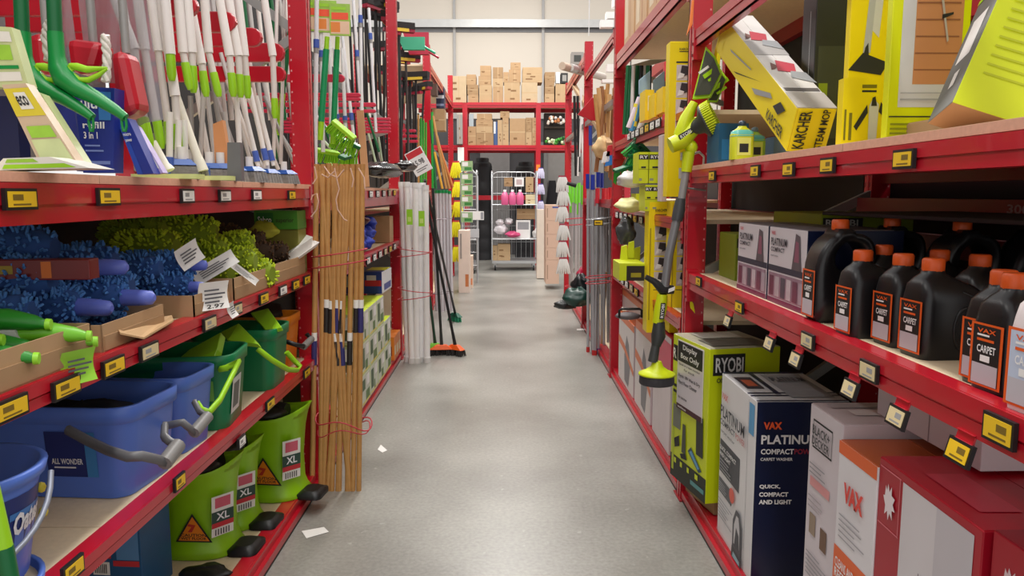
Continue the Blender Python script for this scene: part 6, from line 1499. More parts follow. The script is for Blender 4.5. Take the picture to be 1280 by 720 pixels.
# orange striped
yn, yf_ = 1.775, 1.985; H_ = .762
OS = M((226, 98, 36), .4, 0, .04)
carton('cleaner_carton', 'white carton with orange bands and an orange top', 'box', (.36, yf_ - yn, H_), (.895 + .18, (yn + yf_) / 2, ZK), (0, 0, 0), M((224, 220, 222), .4, 0, .03), faces={'T': M((190, 92, 44), .4, 0, .05)},
    prints=[('L', 0, .955, 1, 1, OS), ('L', 0, .38, 1, .62, OS)] + lines('L', .1, .66, .85, .76, 5, M((170, 166, 170), .5), fill=.25) + lines('L', .08, .15, .9, .33, 7, M((170, 166, 170), .5), fill=.25),
    texts=[('L', .22, .80, .74, .87, 'VAX', M((226, 70, 60), .5), {'bold': .05}), ('L', .08, .55, .6, .585, 'CLEANS AND', WHITE), ('L', .08, .51, .75, .545, 'REFRESHES', WHITE), ('L', .08, .47, .86, .505, 'INDOORS AND', WHITE), ('L', .08, .43, .6, .465, 'OUTDOORS', WHITE), ('L', .08, .33, .5, .36, 'SPOT &', DT), ('L', .08, .29, .5, .32, 'STAIN', DT)])
# red white box
yn, yf_ = 1.355, 1.77; H_ = .79
RB = M((170, 16, 38), .36, 0, .05)
IRR = [(.0, .6), (.14, .62), (.18, .92), (.3, .80), (.36, 1.0), (.5, .80), (.66, .98), (.68, .74), (.95, .70), (.8, .52), (1.0, .36), (.76, .34), (.80, .08), (.58, .22), (.46, .0), (.38, .24), (.16, .10), (.2, .36)]
carton('vacuum_box', 'white fronted red vacuum box with an irregular white emblem', 'box', (.42, yf_ - yn, H_), (.895 + .21, (yn + yf_) / 2, ZK), (0, 0, -.02), RB, faces={'T': M((186, 22, 44), .35, 0, .08, 3)},
    prints=[('L', .28, 0, .94, .975, M((214, 208, 210), .36, 0, .03)), ('L', .62, 0, .94, .975, M((198, 192, 196), .36, 0, .03)), ('L', .02, .80, .26, .804, M((220, 120, 130), .5)), ('L', .02, .975, .26, .979, M((220, 120, 130), .5)), ('L', .25, .80, .256, .975, M((220, 120, 130), .5)), ('T', .1, .2, .3, .7, M((206, 60, 80), .4)), ('T', .55, .1, .9, .25, M((226, 90, 110), .4))] + lines('L', .50, .60, .62, .61, 1, M((150, 146, 148), .5)) + lines('L', .44, .30, .80, .40, 5, M((130, 126, 128), .5), fill=.3),
    polys=[('L', [(.08 + .14 * a, .83 + .11 * b) for a, b in IRR], M((232, 220, 222), .4)), ('L', [(.19, .50), (.25, .50), (.26, .56), (.23, .62), (.20, .66), (.23, .67), (.27, .60), (.28, .50), (.26, .40), (.21, .36), (.2, .4), (.24, .44)], M((222, 214, 214), .4))],
    texts=[('L', .44, .50, .62, .535, 'QUICK +', M((50, 46, 48), .5), {'bold': .04}), ('L', .44, .45, .72, .485, 'VERSATILE', M((50, 46, 48), .5), {'bold': .04}), ('L', .50, .74, .80, .76, 'HEPA system', M((120, 110, 112), .5))])
yn, yf_ = .95, 1.345; H_ = .80
carton('vacuum_box', 'second red vacuum box cut off by the lower right corner', 'box', (.42, yf_ - yn, H_), (.90 + .21, (yn + yf_) / 2, ZK), (0, 0, 0), RB, faces={'T': M((150, 22, 40), .35, 0, .08)},
    prints=[('L', .02, .80, .30, .803, M((220, 120, 130), .5))], polys=[('L', [(.08 + .14 * a, .86 + .08 * b) for a, b in IRR], M((226, 200, 204), .4))], texts=[('L', .34, .86, .8, .93, 'dirt', M((226, 150, 160), .5))])
# white carton stacked behind under the beam
carton('white_carton', 'white carton standing on the boxes under the middle shelf', 'carton', (.34, .46, .22), (1.02 + .2, 2.22 - .35, ZK + .802), (0, 0, .02), M((214, 204, 208), .4, 0, .04), prints=[('L', .55, 0, .56, 1, M((160, 140, 146), .5))] + lines('L', .1, .6, .4, .9, 5, M((170, 164, 168), .5), fill=.3))
face_box('grey_foam_roll', 'dark grey package in shadow under the middle shelf at right', 'packet', 1190, 1290, 1.75, .98, .3, z=.9, ypx=560, col=M((70, 66, 70), .6), prints=[], flaps=False)
# small hook tags on the near right post
b = at(887, 400, X=.86)
slab_px('hook_tag', 'small yellow tag hanging below the middle beam by the near right post', 'tag', ((862, 372, 3.6), (867, 380, 3.6), (869, 392, 3.6), (863, 385, 3.6)), .002, KYEL, 'card')
slab_px('hook_tag', 'orange tag hanging on the near right post', 'tag', ((861, 345, 3.6), (869, 347, 3.6), (869, 370, 3.6), (861, 365, 3.6)), .002, M((226, 96, 50), .5), 'card')
# ------------------------------------------------------------------ second right bay
def sbox(name, label, x0, x1, y0, y1, Y, d, col, cat='box', **k):
    """box whose front face spans photo columns x0..x1 at depth Y; rests at row y1"""
    a = at(x0, y1, Y=Y); b = at(x1, y1, Y=Y); z1 = at(x0, y0, Y=Y).z
    return carton(name, label, cat, (b.x - a.x, d, z1 - a.z), ((a.x + b.x) / 2, Y + d / 2, a.z), (0, 0, 0), col, **k)
def photo_panels(n, u0, u1, v0, v1):
    out = []; pol = []; dv = (v1 - v0) / n
    for i in range(n):
        a = v0 + i * dv; out.append(('F', u0, a + .004, u1, a + dv - .006, M((202, 190, 186), .5, 0, .12, 30)))
        m = (u0 + u1) / 2; w = (u1 - u0)
        pol.append(('F', [(u0 + w * .25, a + dv * .45), (u0 + w * .55, a + dv * .30), (u0 + w * .95, a + dv * .42), (u0 + w * .8, a + dv * .85), (u0 + w * .35, a + dv * .9)], M((52, 44, 50), .5)))
        pol.append(('F', [(u0 + w * .05, a + dv * .12), (u0 + w * .45, a + dv * .2), (u0 + w * .55, a + dv * .4), (u0 + w * .2, a + dv * .5)], M((226, 220, 216), .5)))
    return out, pol
a, b_ = photo_panels(4, .30, .92, .42, .86)
sbox('window_vac_box', 'tall slim yellow box with four photo panels by the near right post', 833, 862, 52, 246, 3.95, .09, YB2, prints=a + [('F', .28, .865, .92, .875, KDARK), ('F', .40, .935, .92, .94, KDARK), ('F', .28, .395, .92, .402, KDARK), ('F', .55, .24, .85, .29, M((190, 190, 180), .5)), ('F', .5, .12, .92, .19, M((190, 190, 180), .5))], polys=b_, texts=[('F', .40, .945, .92, .96, 'KARCHER', KDARK)])
a, b_ = photo_panels(4, .30, .95, .36, .82)
for i, (x0, x1, Y) in enumerate(((808, 834, 4.45), (836, 861, 4.15))):
    t = sbox('window_vac_box', ['lower yellow boxed cleaner standing left of the scrubber shaft', 'lower yellow boxed cleaner standing right of the scrubber shaft'][i], x0, x1, 252, 416, Y, .13, YB2, prints=a + [('F', .28, .33, .95, .335, KDARK), ('F', .28, .83, .92, .84, KDARK), ('F', .3, .90, .85, .905, KDARK), ('F', .5, .05, .85, .09, M((120, 116, 100), .5)), ('F', .5, .10, .85, .15, M((120, 116, 100), .5)), ('F', .06, .1, .12, .8, M((170, 150, 20), .5))], polys=b_, texts=[('F', .3, .925, .85, .945, 'KARCHER', KDARK)])
    if False: carton('flat_carton', ['brown carton under the left yellow boxed cleaner', 'brown carton under the right yellow boxed cleaner'][i], 'carton', (.11, .24, t.location.z - .08), (t.location.x + .0, t.location.y + .08, .08), (0, 0, 0), CARD)
sbox('long_box', 'tall narrow white box edge between lime and yellow boxes', 826, 833, 168, 252, 4.2, .1, M((206, 190, 186), .5), prints=[], flaps=False)
LB2 = M((206, 216, 30), .4, 0, .05)
rp = [('F', .0, .76, 1, .92, KDARK), ('F', .05, .08, .35, .16, M((150, 150, 120), .5)), ('F', .25, .48, .75, .54, KDARK), ('F', .0, .44, 1, .45, KDARK)]
for i, (x0, x1, y0, y1, l) in enumerate(((798, 810, 190, 229, 'upper lime tool box on the left under the narrow shelf'), (811, 827, 190, 229, 'upper lime tool box on the right under the narrow shelf'), (806, 815, 231, 264, 'lower lime tool box on the left under the narrow shelf'), (815, 830, 231, 264, 'lower lime tool box on the right under the narrow shelf'))):
    sbox('lime_tool_box', l, x0, x1, y0, y1, 4.45, .2, LB2, prints=rp, texts=[('F', .12, .79, .95, .89, 'RYO' if i % 2 else 'RY', WHITE)], flaps=False, group='lime tool boxes')
# upper ledge goods
YM = M((240, 206, 30), .4, 0, .06)
for i, (x0, x1, y0, y1, Y) in enumerate(((806, 817, 112, 150, 4.9), (818, 828, 116, 146, 4.7), (828, 835, 108, 140, 4.5))):
    sbox('yellow_box', 'small yellow box on the upper ledge, ' + ['left with white panel', 'middle with black stem', 'right'][i], x0, x1, y0, y1, Y, .2, YM, prints=[('F', .3, .3, .8, .8, M((226, 220, 190), .5))] if i == 0 else [('F', .45, 0, .55, .6, KDARK), ('F', .3, .45, .7, .55, KDARK)] if i == 1 else [], flaps=False)
for i, (x0, x1) in enumerate(((799, 813), (817, 831))):
    slab_px('blue_display_card', 'pale blue pointed header card on the upper ledge, ' + ['left', 'right'][i], 'card', ((x0, 118, 5.1), (x1, 118, 5.1), (x1, 88, 5.1), (x0, 100, 5.1)), .03, M((150, 178, 200), .5, 0, .1), 'card')
for i, (x0, y0, x1, y1, m) in enumerate(((806, 110, 789, 164, M((70, 150, 200), .5)), (800, 122, 786, 160, M((226, 210, 220), .5)), (796, 130, 792, 158, M((236, 220, 60), .5)), (812, 130, 797, 166, M((226, 226, 226), .5)))):
    b = at(x1, y1, Y=5.3); t_ = at(x0, y0, Y=5.3); pole('coloured_stick', ['blue', 'pink white', 'yellow', 'white'][i] + ' flat stick leaning on the upper ledge', 'stick', b, t_, [('blade', 0, 1, .02, m)])
k = 0
for x in range(780, 812, 3):
    Y = 5.6 + .05 * (k % 3); b = at(x, 168, Y=Y); a = at(x + rng.uniform(-2, 6), 82, Y=Y)
    pole('green_broom', 'green or dark broom handle behind the narrow right shelves', 'broom', b, a, [('handle', 0, 1, .014, (DGRN, M((30, 130, 80), .4), BLACK, WPL)[k % 4])], 'broom handles behind the narrow right shelves'); k += 1
for i, (x, y) in enumerate(((790, 195), (797, 205), (786, 215), (794, 188), (802, 200))):
    p = at(x, y, Y=5.2); bristle_head('broom_head', 'green bristled broom head under the narrow right shelf', (p.x, p.y, p.z - .05), .2, .05, .08, (.3, .7 - .5 * (i % 3), .3), DGRN, (M((50, 170, 60), .5), M((20, 110, 70), .5))[i % 2], grp='green broom heads under the narrow right shelf')
p = at(790, 225, Y=5.0); lumpy('white_bag', 'clear white plastic bag above the low ledge', 'bag', (p.x, p.y, p.z), (.10, .1, .05), M((220, 216, 214), .25, 0, .05), 4)
p = at(787, 257, Y=4.9); lumpy('sponge_pack', 'cream and lime sponge pack on the low ledge', 'packet', (p.x, p.y, p.z), (.085, .14, .045), M((226, 220, 160), .6, 0, .2, 20), 5)
sbox('yellow_box', 'lime yellow carton on the low ledge beside the sponge pack', 795, 806, 242, 263, 4.9, .2, M((222, 226, 40), .4), prints=[], flaps=False)
# below the low ledge
p = at(783, 290, Y=5.0); lumpy('black_bag', 'crumpled silver black bag hanging under the low ledge', 'bag', (p.x, p.y, p.z), (.06, .08, .09), M((70, 72, 74), .25, 0, .4, 20), 6)
for i, (x, y) in enumerate(((780, 318), (788, 313), (795, 320), (785, 322))):
    p = at(x, y, Y=4.8); slab_px('lime_packet', 'lime printed packet standing above the box with black panel, ' + ['left', 'second', 'right', 'front'][i], 'packet', ((x - 5, y + 10, 4.8 + .05 * i), (x + 5, y + 10, 4.8 + .05 * i), (x + 4 + i, y - 12, 4.8 + .05 * i), (x - 3 + i, y - 10, 4.8 + .05 * i)), .02, LB2, 'packet_body')
sbox('lime_tool_box', 'lime box with black window picture on the second right low shelf', 774, 806, 329, 351, 4.55, .28, LB2, faces={'F': M((196, 212, 30), .4)}, prints=[('F', .28, .0, .98, .85, M((34, 30, 30), .4)), ('F', .45, .2, .85, .45, M((150, 140, 30), .5))], flaps=False)
OT = M((226, 106, 40), .4, 0, .04); WS = M((222, 214, 212), .4, 0, .04)
def saw_box(label, x0, x1, y0, y1, Y, d, big=True):
    return sbox('vacuum_cleaner_box', label, x0, x1, y0, y1, Y, d, WS, faces={'T': OT, 'F': M((206, 190, 190), .4, 0, .1, 10), 'L': WS},
        prints=[('F', 0, .88, 1, 1, OT), ('L', .0, .95, 1, 1, OT), ('F', .1, .1, .9, .4, M((120, 100, 104), .5, 0, .3, 20))],
        polys=[('L', [(.45, .05), (.7, .0), (.8, .3), (.7, .62), (.55, .72), (.42, .4)], M((130, 128, 132), .5)), ('L', [(.0, .55), (.4, .50), (1.0, .30), (1, .38), (.4, .60), (0, .66)], M((226, 130, 90), .5))])
def aisle_box(name, label, xa, y0px, y1px, top, z0, w, X, col, **k):
    """box with its long side on the aisle plane X between photo columns y0px (near) and y1px (far)"""
    yn = at(y0px, 400, X=X).y; yf = at(y1px, 400, X=X).y; z1 = at(y0px, top, X=X).z
    return carton(name, label, 'box', (w, yf - yn, z1 - z0), (X + w / 2, (yn + yf) / 2, z0), (0, 0, 0), col, **k)
sw = dict(faces={'T': OT, 'F': M((206, 186, 190), .4, 0, .1)}, prints=[('L', .0, .90, 1, 1, M((226, 120, 70), .4)), ('F', .1, .1, .9, .5, M((150, 60, 80), .5))],
    polys=[('L', [(.45, .08), (.7, .05), (.8, .35), (.7, .66), (.55, .76), (.42, .45)], M((130, 128, 132), .5)), ('L', [(.0, .55), (.4, .50), (1.0, .30), (1, .38), (.4, .60), (0, .66)], M((226, 130, 90), .5))])
ZK2 = .084
aisle_box('vacuum_cleaner_box', 'white and orange vacuum box nearest the grey pole bundle', 0, 793, 774, 408, ZK2, .3, .885, WS, **sw)
aisle_box('vacuum_cleaner_box', 'white and orange vacuum box in front of the first one', 0, 815, 795, 418, ZK2, .3, .885, WS, **sw)
t = aisle_box('vacuum_cleaner_box', 'white box with pink and maroon panels beside the display box', 0, 840, 818, 425, ZK2, .3, .885, M((216, 204, 206), .4), faces={'T': M((190, 30, 60), .4), 'F': M((216, 206, 206), .4)}, prints=[('L', 0, .7, 1, .95, M((206, 60, 90), .4)), ('F', .0, .72, 1, 1, M((196, 36, 66), .4)), ('F', .3, .12, .9, .55, M((110, 90, 90), .5)), ('F', .35, .6, .9, .68, M((170, 40, 50), .5))])
aisle_box('upper_orange_box', 'orange topped box stacked behind, under the low shelf', 0, 802, 776, 380, ZK2 + .50, .3, .95, WS, faces={'F': M((216, 206, 204), .4, 0, .05), 'T': OT}, prints=[('F', .1, .62, .9, .95, OT), ('L', 0, .7, 1, 1, M((226, 130, 80), .4)), ('F', .15, .15, .85, .35, M((80, 74, 76), .5))])
t = thing('appliance', 'grey vacuum cleaner head with a black carry handle on the orange box', 'appliance', at(788, 397, Y=4.75)); mb = MB(); mb.blob((0, .1, -.005), (.085, .09, .022), M((104, 98, 102), .6)); mb.build('housing', t); MB().tube([(-.07, 0, .0), (-.07, 0, .045), (-.055, 0, .055), (.055, 0, .055), (.07, 0, .045), (.07, 0, .0)], .008, BLACK, 6).build('carry_handle', t)

# hanging power scrubber
Ys = 3.50
t = thing('power_scrubber', 'lime and grey long shaft power scrubber hanging from a wire hook', 'scrubber', at(820, 485, Y=Ys))
A_ = lambda x, y, dy=0: at(x, y, Y=Ys + dy)
wb(MB().tube([A_(868, 128), A_(858, 148), A_(852, 168), A_(848, 185)], [.018, .03, .036, .022], M((206, 222, 20), .4), 10), 'rear_grip', t)
wb(MB().tube([A_(838, 182), A_(852, 176), A_(866, 160), A_(874, 150)], [.045, .05, .045, .03], RY, 10, flat=.8), 'battery_housing', t)
g = MB(); q = A_(859, 170, -.045); f = Face(q + Vector((-.03, 0, -.02)), (.058, 0, .035), (-.012, 0, .022)); f.rect(g, 0, 0, 1, 1, KDARK, .001); f.text(g, .1, .2, .9, .8, 'RYOBI', WHITE, .002); wb(g, 'brand_plate', t)
wb(MB().blob(A_(864, 184), (.03, .03, .032), RY), 'lime_knob', t)
wb(MB().tube([A_(861, 190), A_(858, 215)], [.028, .024], M((200, 214, 20), .4), 10), 'lime_collar', t)
wb(MB().tube([A_(858, 212), A_(852, 250)], [.018, .018], GREY, 10), 'upper_shaft', t)
wb(MB().tube([A_(851, 248), A_(849, 262), A_(846, 276)], [.022, .028, .026], M((66, 68, 70), .4), 12), 'shaft_clamp', t)
wb(MB().tube([A_(846, 274), A_(836, 320), A_(831, 362)], [.020, .020, .020], M((128, 128, 130), .35, .3), 12), 'grey_shaft', t)
wb(MB().tube([A_(807, 346), A_(818, 352), A_(828, 362), A_(842, 362)], [.012, .016, .026, .02], BLACK, 10), 'black_pivot', t)
g = MB(); g.add([A_(835, 366, -.035), A_(843, 363, -.035), A_(844, 358, -.035), A_(836, 361, -.035)], [(0, 1, 2, 3)], WHITE); wb(g, 'white_badge', t)
wb(MB().tube([A_(828, 368), A_(826, 385), A_(822, 404)], [.024, .03, .024], RY, 12), 'lime_body', t)
g = MB(); q = A_(824, 399, -.034); f = Face(q, (.022, 0, .0), (.006, 0, .075)); f.rect(g, 0, 0, 1, 1, KDARK, .001); f.text(g, .2, .08, .8, .92, 'RYOBI', WHITE, .002, turn=90); wb(g, 'brand_strip', t)
wb(MB().tube([A_(824, 402), A_(823, 420), A_(820, 432)], [.026, .034, .022], M((60, 62, 62), .4), 12), 'lower_grip', t)
wb(MB().tube([A_(820, 430), A_(816, 452)], [.02, .024], M((66, 68, 68), .4), 10), 'neck', t)
wb(MB().tube([A_(820, 420), A_(822, 432), A_(818, 450)], [.004, .004, .004], RY, 6), 'lime_piping', t)
c = A_(821, 466)
wb(MB().lathe([(.02, .055), (.03, .03), (.055, .012), (.084, 0), (.086, -.008), (.02, -.008)], M((214, 230, 20), .4), 24, Matrix.Translation(c), caps=(True, True)), 'brush_cover', t)
wb(MB().lathe([(.080, -.008), (.082, -.045), (.078, -.052), (.01, -.052)], M((58, 56, 62), .6, 0, .3, 90), 24, Matrix.Translation(c), caps=(False, True)), 'brush_bristles', t)
t = thing('wire_hook', 'bent steel wire hook holding the power scrubber', 'hook', at(872, 210, Y=3.56)); mb = MB()
mb.tube([at(852, 238, Y=3.5), at(860, 208, Y=3.5), at(866, 193, Y=3.52), at(874, 190, Y=3.55), at(880, 196, Y=3.58), at(879, 212, Y=3.60)], .006, CG, 6); mb.tube([at(850, 234, Y=3.5), at(882, 238, Y=3.6)], .005, CG, 6); wb(mb, 'wire', t)
# small round scrub brush head hanging above
t = thing('scrub_brush_head', 'round lime bristle brush head with black back by the right post', 'brush', at(885, 160, Y=3.45)); c = at(884, 152, Y=3.45)
mx = Matrix.Translation(c) @ Vector((.82, -.35, .45)).to_track_quat('Z', 'Y').to_matrix().to_4x4()
wb(MB().lathe([(.02, -.075), (.035, -.05), (.04, -.03), (.075, -.012), (.082, 0), (.07, .004)], M((54, 56, 56), .4), 20, mx, caps=(True, True)), 'black_back', t)
mb = MB()
for k in range(46):
    a = 2 * PI * k / 46
    for r in (.078, .062): mb.tube([mx @ Vector((r * math.cos(a), r * math.sin(a), 0)), mx @ Vector((r * 1.04 * math.cos(a), r * 1.04 * math.sin(a), .04))], [.0045, .0035], RY, 4, (False, True))
wb(mb, 'lime_bristles', t, kind='stuff')
# hanging accessory packs (printed sleeves)
SL = M((58, 60, 44), .5, 0, .2, 12)
for i, (q, l) in enumerate((([(865, 124, 3.5), (887, 122, 3.46), (902, 92, 3.44), (893, 70, 3.46), (882, 58, 3.5)], 'dark and lime printed accessory pack, foremost by the right post'), ([(884, 128, 3.56), (896, 128, 3.54), (908, 98, 3.5), (898, 84, 3.54)], 'dark and lime printed accessory pack behind the foremost'))):
    slab_px('accessory_pack', l, 'packet', q, .02, LIME, 'lime_backing')
    o = bpy.data.objects['accessory_pack' if i == 0 else 'accessory_pack.001']
    P = [at(x, y, Y=Y - .006) for x, y, Y in q]; c0 = sum(P, Vector()) / len(P); P = [c0 + (p - c0) * .86 for p in P]
    mb = MB(); mb.add(P + [p + Vector((0, -.004, 0)) for p in P], [tuple(range(len(P))), tuple(reversed(range(len(P), 2 * len(P))))], SL); wb(mb, 'printed_sheet', o)
    tm = MB(); f = Face(c0 + Vector((-.02, -.012, -.02)), (.07, 0, .05), (-.02, 0, .03)); f.rect(tm, 0, 0, 1, .5, LIME, .001); f.rect(tm, .1, -.6, .7, -.3, LIME, .001); f.rect(tm, -.1, .8, .5, 1.1, WHITE, .001); wb(tm, 'printed_artwork', o)
slab_px('yellow_pack', 'upright yellow pack edge beside the printed accessory packs', 'packet', ((897, 60, 3.6), (903, 40, 3.6), (898, 110, 3.6), (893, 100, 3.6)), .05, KYEL, 'packet_body')
# goods high in the frame over bay two
slab_px('orange_strap', 'curved orange strap by the top of the near right post', 'strap', ((865, 0, 3.58), (868, 0, 3.58), (866, 30, 3.58), (858, 45, 3.58), (862, 28, 3.58)), .01, M((236, 130, 60), .5), 'strap')
for i, (x0, y0, x1, y1, Y, l) in enumerate(((772, 0, 785, 30, 5.2, 'tall wrapped carton on the top right shelf end, lowest'), (774, 30, 784, 62, 5.7, 'wrapped carton below on the top right shelf'), (785, 8, 800, 50, 4.9, 'tan wrapped carton nearer on the top right shelf'))):
    bx = at((x0 + x1) / 2, (y0 + y1) / 2, Y=Y)
z0 = at(775, 63, X=XR).z
for i in range(4):
    carton('top_carton', ['nearest', 'second', 'third', 'farthest'][i] + ' tan wrapped carton on the high right shelf', 'carton', (.40, .42, .45), (XR + .21, 4.15 + .48 * i, z0), (0, 0, 0), M((206, 170, 130), .7, 0, .15), prints=[('L', .1, .1, .4, .9, M((226, 206, 176), .6)), ('L', .6, .05, .64, .95, M((180, 120, 90), .7))])
# small white boxes stacked at the far top right
for i, (x0, y0, x1, y1) in enumerate(((765, 0, 772, 10), (757, 16, 769, 24), (750, 26, 766, 35), (758, 81, 767, 90), (752, 100, 768, 104))):
    a = at(x0, y1, Y=8.4); b = at(x1, y0, Y=8.4); carton('white_label_card', 'white card marker on the high right racks, ' + ['topmost', 'second', 'third', 'fourth', 'lowest'][i], 'card', (b.x - a.x, .1, b.z - a.z), ((a.x + b.x) / 2, 8.4, a.z), (0, 0, 0), WHITE, flaps=False)

# ------------------------------------------------------------------ third and fourth right bays
# cane and wooden handles leaning
k = 0
for x0, y0, x1, y1 in ((744, 118, 752, 200), (748, 110, 757, 205), (752, 108, 760, 215), (757, 112, 763, 222), (762, 118, 758, 214), (766, 120, 764, 225), (760, 105, 752, 190), (768, 110, 767, 226), (755, 130, 745, 215)):
    b = at(x1, y1, Y=6.9 + .1 * (k % 4)); a = at(x0, y0, Y=6.9 + .1 * (k % 4)); b.z = min(b.z, 1.9)
    pole('wooden_stick', 'wooden broom shaft leaning behind the blue capped poles', 'stick', b, a, [('shaft', 0, 1, .019, (WOOD, M((206, 160, 104), .5), M((150, 100, 60), .5))[k % 3])], 'wooden shafts behind the blue capped poles'); k += 1
k = 0
for x0, y0, x1, y1 in ((722, 120, 724, 215), (728, 130, 722, 220), (734, 120, 737, 222), (718, 120, 720, 220), (726, 110, 730, 225)):
    b = at(x1, y1, Y=8.9); a = at(x0, y0, Y=8.9); pole('slim_pole', 'slim dark or white pole above the lime ended bundle', 'pole', b, a, [('tube', 0, 1, .016, (BLACK, WPL, M((60, 70, 80), .4))[k % 3])], 'slim poles above the lime ended bundle'); k += 1
# broom heads & brushes in bay 3
p = at(752, 185, Y=6.8); lumpy('rag', 'straw coloured broom head wrapped in plastic behind the poles', 'broom', (p.x, p.y, p.z), (.07, .1, .09), M((214, 180, 130), .7, 0, .2, 30), 15)
for i, (x, y, m, l) in enumerate(((762, 188, M((196, 40, 50), .5), 'red cap strip brush above the blue capped poles'), (761, 200, M((40, 120, 200), .5), 'bright blue plastic strip behind the blue capped poles'), (757, 196, WHITE, 'white card strip behind the blue capped poles'))):
    slab_px('coloured_strip', l, 'strip', ((x - 5, y + 8, 6.6), (x + 5, y + 6, 6.6), (x + 6, y - 8, 6.6), (x - 2, y - 6, 6.6)), .03, m, 'strip')
# flanges: red wide bracket plates
slab_px('red_bracket', 'wide red bracket plate between the far right posts', 'bracket', ((722, 143, 7.2), (740, 122, 7.2), (764, 124, 7.2), (764, 152, 7.2), (738, 150, 7.2)), .05, RED, 'plate')
# pole bundles
bundle('bundled_pole', 'grey metal pole with a blue cap in the near right bundle', 'grey poles with blue caps',
       [(735, 218), (741, 219), (748, 216), (752, 217)], [(735, 440), (742, 444), (748, 442), (752, 440)], 6.9, .0135, M((172, 172, 176), .35, .15), [M((26, 50, 160), .4)], .13, capr=1.5, foot=[M((190, 40, 40), .5), M((190, 40, 40), .5), M((40, 50, 140), .5)])
bundle('bundled_pole', 'grey metal pole with a red cap in the near right bundle', 'grey poles with red caps',
       [(747, 236), (755, 236), (758, 236), (763, 235)], [(744, 444), (755, 442), (760, 438), (762, 436)], 6.8, .0135, M((164, 164, 168), .35, .15), [M((214, 44, 60), .4)], .13, capr=1.5, foot=[M((190, 40, 40), .5), M((40, 50, 140), .5)])
bundle('bundled_pole', 'tallest grey pole with a blue top grip in the near right bundle', None, [(738, 158)], [(740, 442)], 6.9, .013, M((160, 160, 164), .35, .35), [M((40, 70, 160), .4)], .17, capr=1.3)
bundle('bundled_pole', 'plain wooden pole low inside the near right bundle', 'plain wooden poles in the near right bundle', [(746, 330), (757, 340)], [(743, 442), (752, 440)], 6.95, .016, M((176, 140, 96), .6), None)
c = at(748, 290, Y=6.9)
for y, l in ((273, 'upper steel ring with a yellow ticket around the blue capped poles'), (280, 'second steel ring around the blue capped poles'), (345, 'red ring around the middle of the blue capped poles'), (352, 'lower red ring around the blue capped poles')):
    loop_wire(l, (c.x, c.y - .05), .115, .10, at(748, y, Y=6.9).z, .005, CG if y < 300 else TW, .01)
p = at(748, 278, Y=6.72); carton('ring_ticket', 'yellow price ticket clipped to the steel ring', 'ticket', (.085, .006, .055), (p.x, p.y, p.z - .03), (0, 0, 0), KDARK, prints=[('F', .1, .15, .9, .85, YTICK), ('F', .2, .4, .7, .55, KDARK)], flaps=False, body='holder')
bundle('bundled_pole', 'slim grey pole with a lime grip in the farther right bundle', 'grey poles with lime grips', [(712, 229), (716, 229), (720, 230), (724, 229), (728, 232), (714, 242), (722, 244)], [(712, 376), (715, 378), (719, 380), (723, 379), (727, 376), (713, 377), (720, 378)], 9.3, .0125, M((176, 168, 168), .35, .1), [M((120, 216, 50), .4), M((130, 224, 60), .4)], .26, capr=1.6, cat='pole')
c = at(719, 290, Y=9.3)
for y, l in ((273, 'upper wire ring around the lime grip poles'), (281, 'lower wire ring around the lime grip poles'), (357, 'lowest wire ring around the lime grip poles')):
    loop_wire(l, (c.x, c.y), .12, .09, at(719, y, Y=9.3).z, .004, TW, .01)
p = at(714, 229, Y=9.27); t = thing('black_brush', 'small black brush resting over the lime grips', 'brush', p); MB().tube([(-.05, 0, 0), (.06, 0, -.03)], [.02, .026], BLACK, 8).build('brush_back', t)
# white mop refills in a hanging strip
for i, (y) in enumerate((231, 248, 268, 291, 312, 333)):
    gloves('white mop refill in the hanging strip on the right, ' + ['topmost', 'second', 'third', 'fourth', 'fifth', 'lowest'][i], 703 + (i % 2), y, 10.4, .15, .20, M((206, 204, 200), .8, 0, .1), 'mop_refill', 'white mop refills in the hanging strip', M((150, 50, 70), .5), 7)
# beige cartons column
for i, (y0, y1) in enumerate(((256, 276), (276, 293), (293, 310), (310, 325), (325, 355))):
    a = at(682, y1, Y=12.0); b = at(699, y0, Y=12.0)
    carton('beige_carton', 'beige carton in the column at the right aisle end, ' + ['topmost', 'second', 'third', 'fourth', 'lowest'][i], 'carton', (b.x - a.x, .5, b.z - max(0, a.z) - .004), ((a.x + b.x) / 2, 12.25, max(0, a.z) + .001), (0, 0, .0), M((214, 180, 158), .6, 0, .06), prints=[('F', .1, .2, .16, .8, M((160, 130, 110), .6))] + ([('F', .5, .8, .95, .9, M((70, 90, 160), .5))] if i == 0 else []))
sbox('white_carton', 'cream carton behind the beige column', 671, 682, 262, 348, 13.5, .3, M((222, 206, 190), .6), cat='carton')
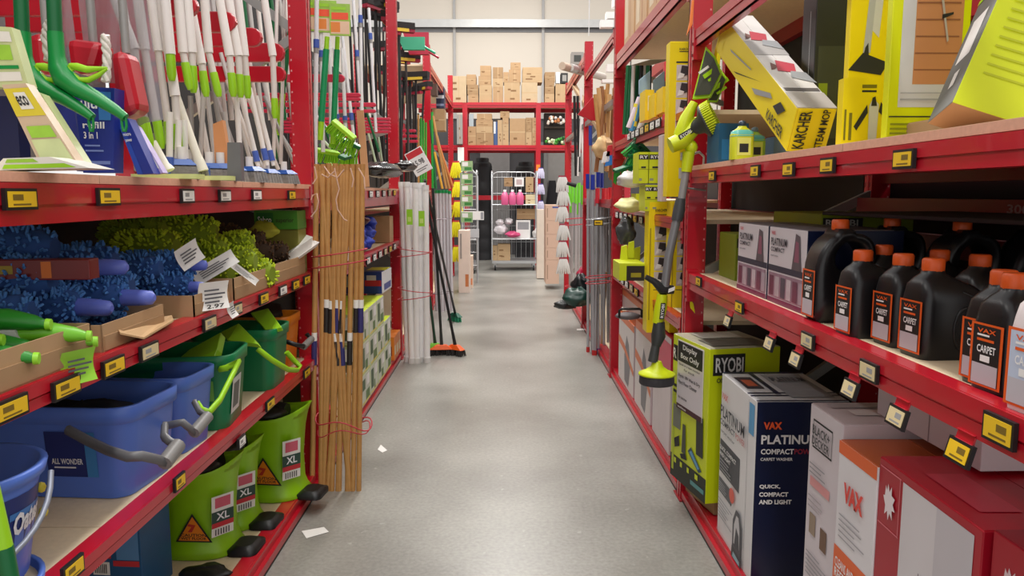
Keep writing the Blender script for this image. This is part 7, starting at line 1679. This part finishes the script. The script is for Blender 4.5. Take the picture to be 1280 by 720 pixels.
# dark bags on the floor
GT = M((18, 60, 52), .35, 0, .4, 14)
for i, (x, y, r, m, l) in enumerate(((722, 372, (.16, .14, .10), GT, 'dark green plastic bag heap at the foot of the right poles'), (707, 381, (.14, .08, .05), M((40, 42, 42), .4, 0, .3, 10), 'black brush pack lying on the floor in the right aisle edge'), (726, 357, (.10, .1, .12), M((20, 26, 30), .35, 0, .3, 12), 'black plastic bag standing behind the green heap'), (728, 345, (.06, .08, .09), M((170, 20, 60), .35, 0, .2), 'crimson plastic pack above the green heap'))):
    p = at(x, y, Y=8.3 + .1 * i); lumpy('floor_bag', l, 'bag', (p.x, p.y, max(p.z, r[2] + .002)), r, m, 50 + i)
t = thing('white_strip', 'thin white paper strip on the floor by the grey poles', 'paper', at(728, 412, Z=.002)); P = [at(x, y, Z=.002) for x, y in ((721, 413), (733, 413), (733, 411), (721, 411))]; mb = MB(); mb.add(P + [p + Vector((0, 0, .001)) for p in P], [(3, 2, 1, 0), (4, 5, 6, 7)], PAPER); wb(mb, 'sheet', t)
# rolled goods on top of the far right racks
for i, (x, y, r, m) in enumerate(((712, 86, .05, M((190, 170, 150), .6)), (722, 88, .05, M((190, 190, 186), .6)), (732, 90, .05, M((150, 120, 110), .6)), (740, 93, .05, M((196, 186, 176), .6)))):
    p = at(x, y, Y=9.0 + .1 * i); t = thing('rolled_bundle', 'rolled bundle on top of the far right rack, ' + ['leftmost', 'second', 'third', 'rightmost'][i], 'roll', (p.x, p.y, p.z)); MB().tube([(-.1, -.2, 0), (.16, .2, 0)], .045, m, 10).build('roll', t)
carton('dark_screen_box', 'grey box with a dark window on the far right rack top', 'box', (.16, .2, .16), tuple(at(721, 82, Y=10.6)), (0, 0, 0), M((150, 146, 140), .6), prints=[('F', .2, .2, .8, .75, M((60, 64, 60), .5))], flaps=False)
# pendant cable seen above the third right post
t = thing('hanging_cable', 'thin pale cable hanging down to the third right post', 'cable', at(736, 45, X=XR)); a = at(736, 45, X=XR); MB().tube([(0, 0, 0), (.01, 0, 2.6)], .006, M((210, 210, 210), .5), 5).build('cord', t)
# ------------------------------------------------------------------ tell repeats apart by where they stand
def finish_labels():
    words = ['leftmost', 'second from left', 'third from left', 'fourth from left', 'fifth from left', 'sixth from left', 'seventh from left', 'eighth from left', 'ninth from left', 'tenth from left', '11th from left', '12th from left', '13th from left', '14th from left', '15th from left', '16th from left', '17th from left', '18th from left', '19th from left', '20th from left']
    by = {}
    for o in bpy.data.objects:
        if o.parent is None and 'label' in o: by.setdefault(o['label'], []).append(o)
    for lab, os_ in by.items():
        n = len(os_)
        if n < 2 or n > 20: continue
        v = lambda o: (Vector(o.location) - CAM).dot(RX) / max(.1, (Vector(o.location) - CAM).dot(FW))
        os_.sort(key=v)
        for i, o in enumerate(os_):
            o['label'] = lab + ', ' + ('rightmost' if i == n - 1 else words[i])
finish_labels()
